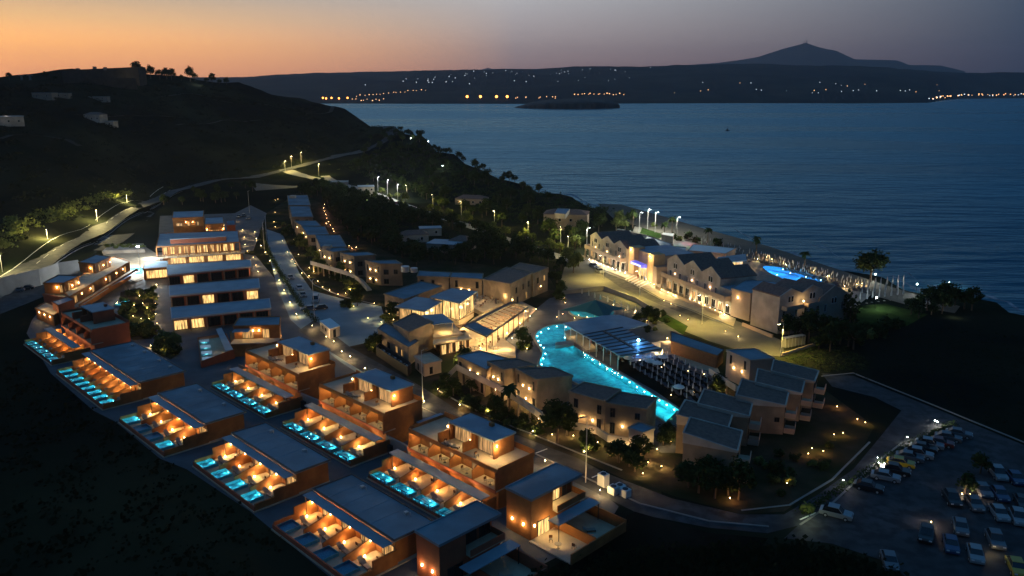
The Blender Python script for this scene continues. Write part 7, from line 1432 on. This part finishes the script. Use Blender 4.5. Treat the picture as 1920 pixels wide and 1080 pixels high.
# ================================================================== people at the bar and the hotel door
def make_person(seed, pose):
    me = bpy.data.meshes.new('person'); s = pose
    V = [(0,0,.95),(0,0,1.15),(0,0,1.38),(0,0,1.50),(0,.01,1.62),(0,.01,1.74), (.10,0,.92),(.11+.03*s,.04*s,.50),(.12,.12*s,.06),(.12,.12*s-.14,.03), (-.10,0,.92),(-.11,-.04*s,.50),(-.12,-.12*s,.06),(-.12,-.12*s-.14,.03), (.19,0,1.40),(.25,.03*s,1.14),(.24,-.12-.1*s,.92),(.24,-.17-.1*s,.84), (-.19,0,1.40),(-.25,-.03*s,1.14),(-.25,-.05,.90),(-.25,-.07,.82)]
    E_ = [(0,1),(1,2),(2,3),(3,4),(4,5),(0,6),(6,7),(7,8),(8,9),(0,10),(10,11),(11,12),(12,13),(2,14),(14,15),(15,16),(16,17),(2,18),(18,19),(19,20),(20,21)]
    RD = [.15,.14,.15,.06,.10,.085,.10,.065,.045,.04,.10,.065,.045,.04,.06,.045,.035,.03,.06,.045,.035,.03]
    me.from_pydata(V, E_, []); o = bpy.data.objects.new('person', me); col.objects.link(o); md = o.modifiers.new('skin', 'SKIN'); sv = me.skin_vertices[0].data
    for i, r_ in enumerate(RD): sv[i].radius = (r_, r_*.8)
    sv[0].use_root = True; dg = bpy.context.evaluated_depsgraph_get(); ev = bpy.data.meshes.new_from_object(o.evaluated_get(dg)); o.modifiers.clear(); o.data = ev; o.data.materials.clear(); o.data.materials.append(MATS['skin_cloth']); return o
mat('skin_cloth', (.25,.18,.14))
try:
    pe = [make_person(1, 1), make_person(2, -.6)]
    for c_ in pe: c_.location = (0,0,-500); PROTO.append(c_); c_['category'] = 'person'; c_['label'] = 'person'
    for nme, c_ in (('cloth_red', (.30,.04,.03)), ('cloth_white', (.6,.6,.58)), ('cloth_dark', (.04,.04,.06)), ('cloth_blue', (.05,.10,.25))): mat(nme, c_)
    spots = [(1196,523,'at the hotel door'),(1199,525,'at the hotel door'),(1203,526,'at the hotel door'),(1209,527,'at the hotel door'),(1108,644,'along the pool bar'),(1118,650,'along the pool bar'),(1126,655,'along the pool bar'),(1137,661,'along the pool bar'),(1146,666,'along the pool bar'),(1160,674,'along the pool bar'),(1210,664,'near the blue stage'),(1222,661,'near the blue stage'),(1201,666,'near the blue stage'),(880,640,'on the dining deck'),(930,570,'on the rose terrace'),(895,560,'on the rose terrace')]
    CC = ('red','white','dark','blue'); cnt = {}
    for i, (x, y, wh) in enumerate(spots):
        k = cnt.get(wh, 0); cnt[wh] = k+1; r = pe[i % 2].copy(); col.objects.link(r); r.location = P(x, y, .9 if wh.startswith('along') else (1.2 if 'rose' in wh else 0.05 if 'deck' not in wh else .6)); r.rotation_euler = (0,0,i*1.3); r['label'] = 'person in %s clothes standing %s, %s from the left' % (CC[i % 4], wh, ORD[k]); r['category'] = 'person'; r['group'] = 'people '+wh
        r.material_slots[0].link = 'OBJECT'; r.material_slots[0].material = MATS['cloth_'+CC[i % 4]]
except Exception as ex: print('people', ex)

# labels that several alike things share: tell them apart by their place in the photograph
TENS = ['','','twenty','thirty','forty','fifty','sixty','seventy','eighty','ninety']; TTH = ['','','twentieth','thirtieth','fortieth','fiftieth','sixtieth','seventieth','eightieth','ninetieth']
def ordw(n):
    if n < 20: return ORD[n-1] if n < 20 else 'twentieth'
    if n >= 100: return 'hundred and ' + ordw(n-100) if n > 100 else 'hundredth'
    return TTH[n//10] if n % 10 == 0 else TENS[n//10] + '-' + ORD[n % 10-1]
by = {}; PS = set(t.name for t in PROTO)
for o in bpy.data.objects:
    if o.parent is None and o.get('category') and o.name not in PS: by.setdefault(o['label'], []).append(o)
for lab, os_ in by.items():
    if 1 < len(os_) <= 170:
        os_.sort(key=lambda o: o.location.x/max(1, o.location.y))
        for i, o in enumerate(os_): o['label'] = '%s, %s from the left' % (lab, ordw(i+1)) if len(os_) > 2 else '%s, %s one' % (lab, ('left','right')[i])
for o in bpy.data.objects:
    if o.parent is None and o.get('label') and len(o['label'].split()) > 16 and o.name not in PS: print('LONG', o['label'])
# the prototypes themselves are not part of the place
for t in PROTO:
    for ch in kids(t):
        for g in kids(ch): bpy.data.objects.remove(g)
        bpy.data.objects.remove(ch)
    bpy.data.objects.remove(t)

mat_h = bpy.data.materials.new('haze_air'); mat_h.use_nodes = True; th = mat_h.node_tree; th.nodes.clear(); oh = th.nodes.new('ShaderNodeOutputMaterial'); vh = th.nodes.new('ShaderNodeVolumePrincipled')
vh.inputs['Color'].default_value = (.8,.88,1,1); vh.inputs['Density'].default_value = 5.2e-5; vh.inputs['Anisotropy'].default_value = .5; th.links.new(vh.outputs[0], oh.inputs['Volume'])
tag(obj('haze', MB().box(-9500,-300,-14,16500,16500,850), mat_h), 'thin evening haze over the bay that pales the far hills', kind='stuff')
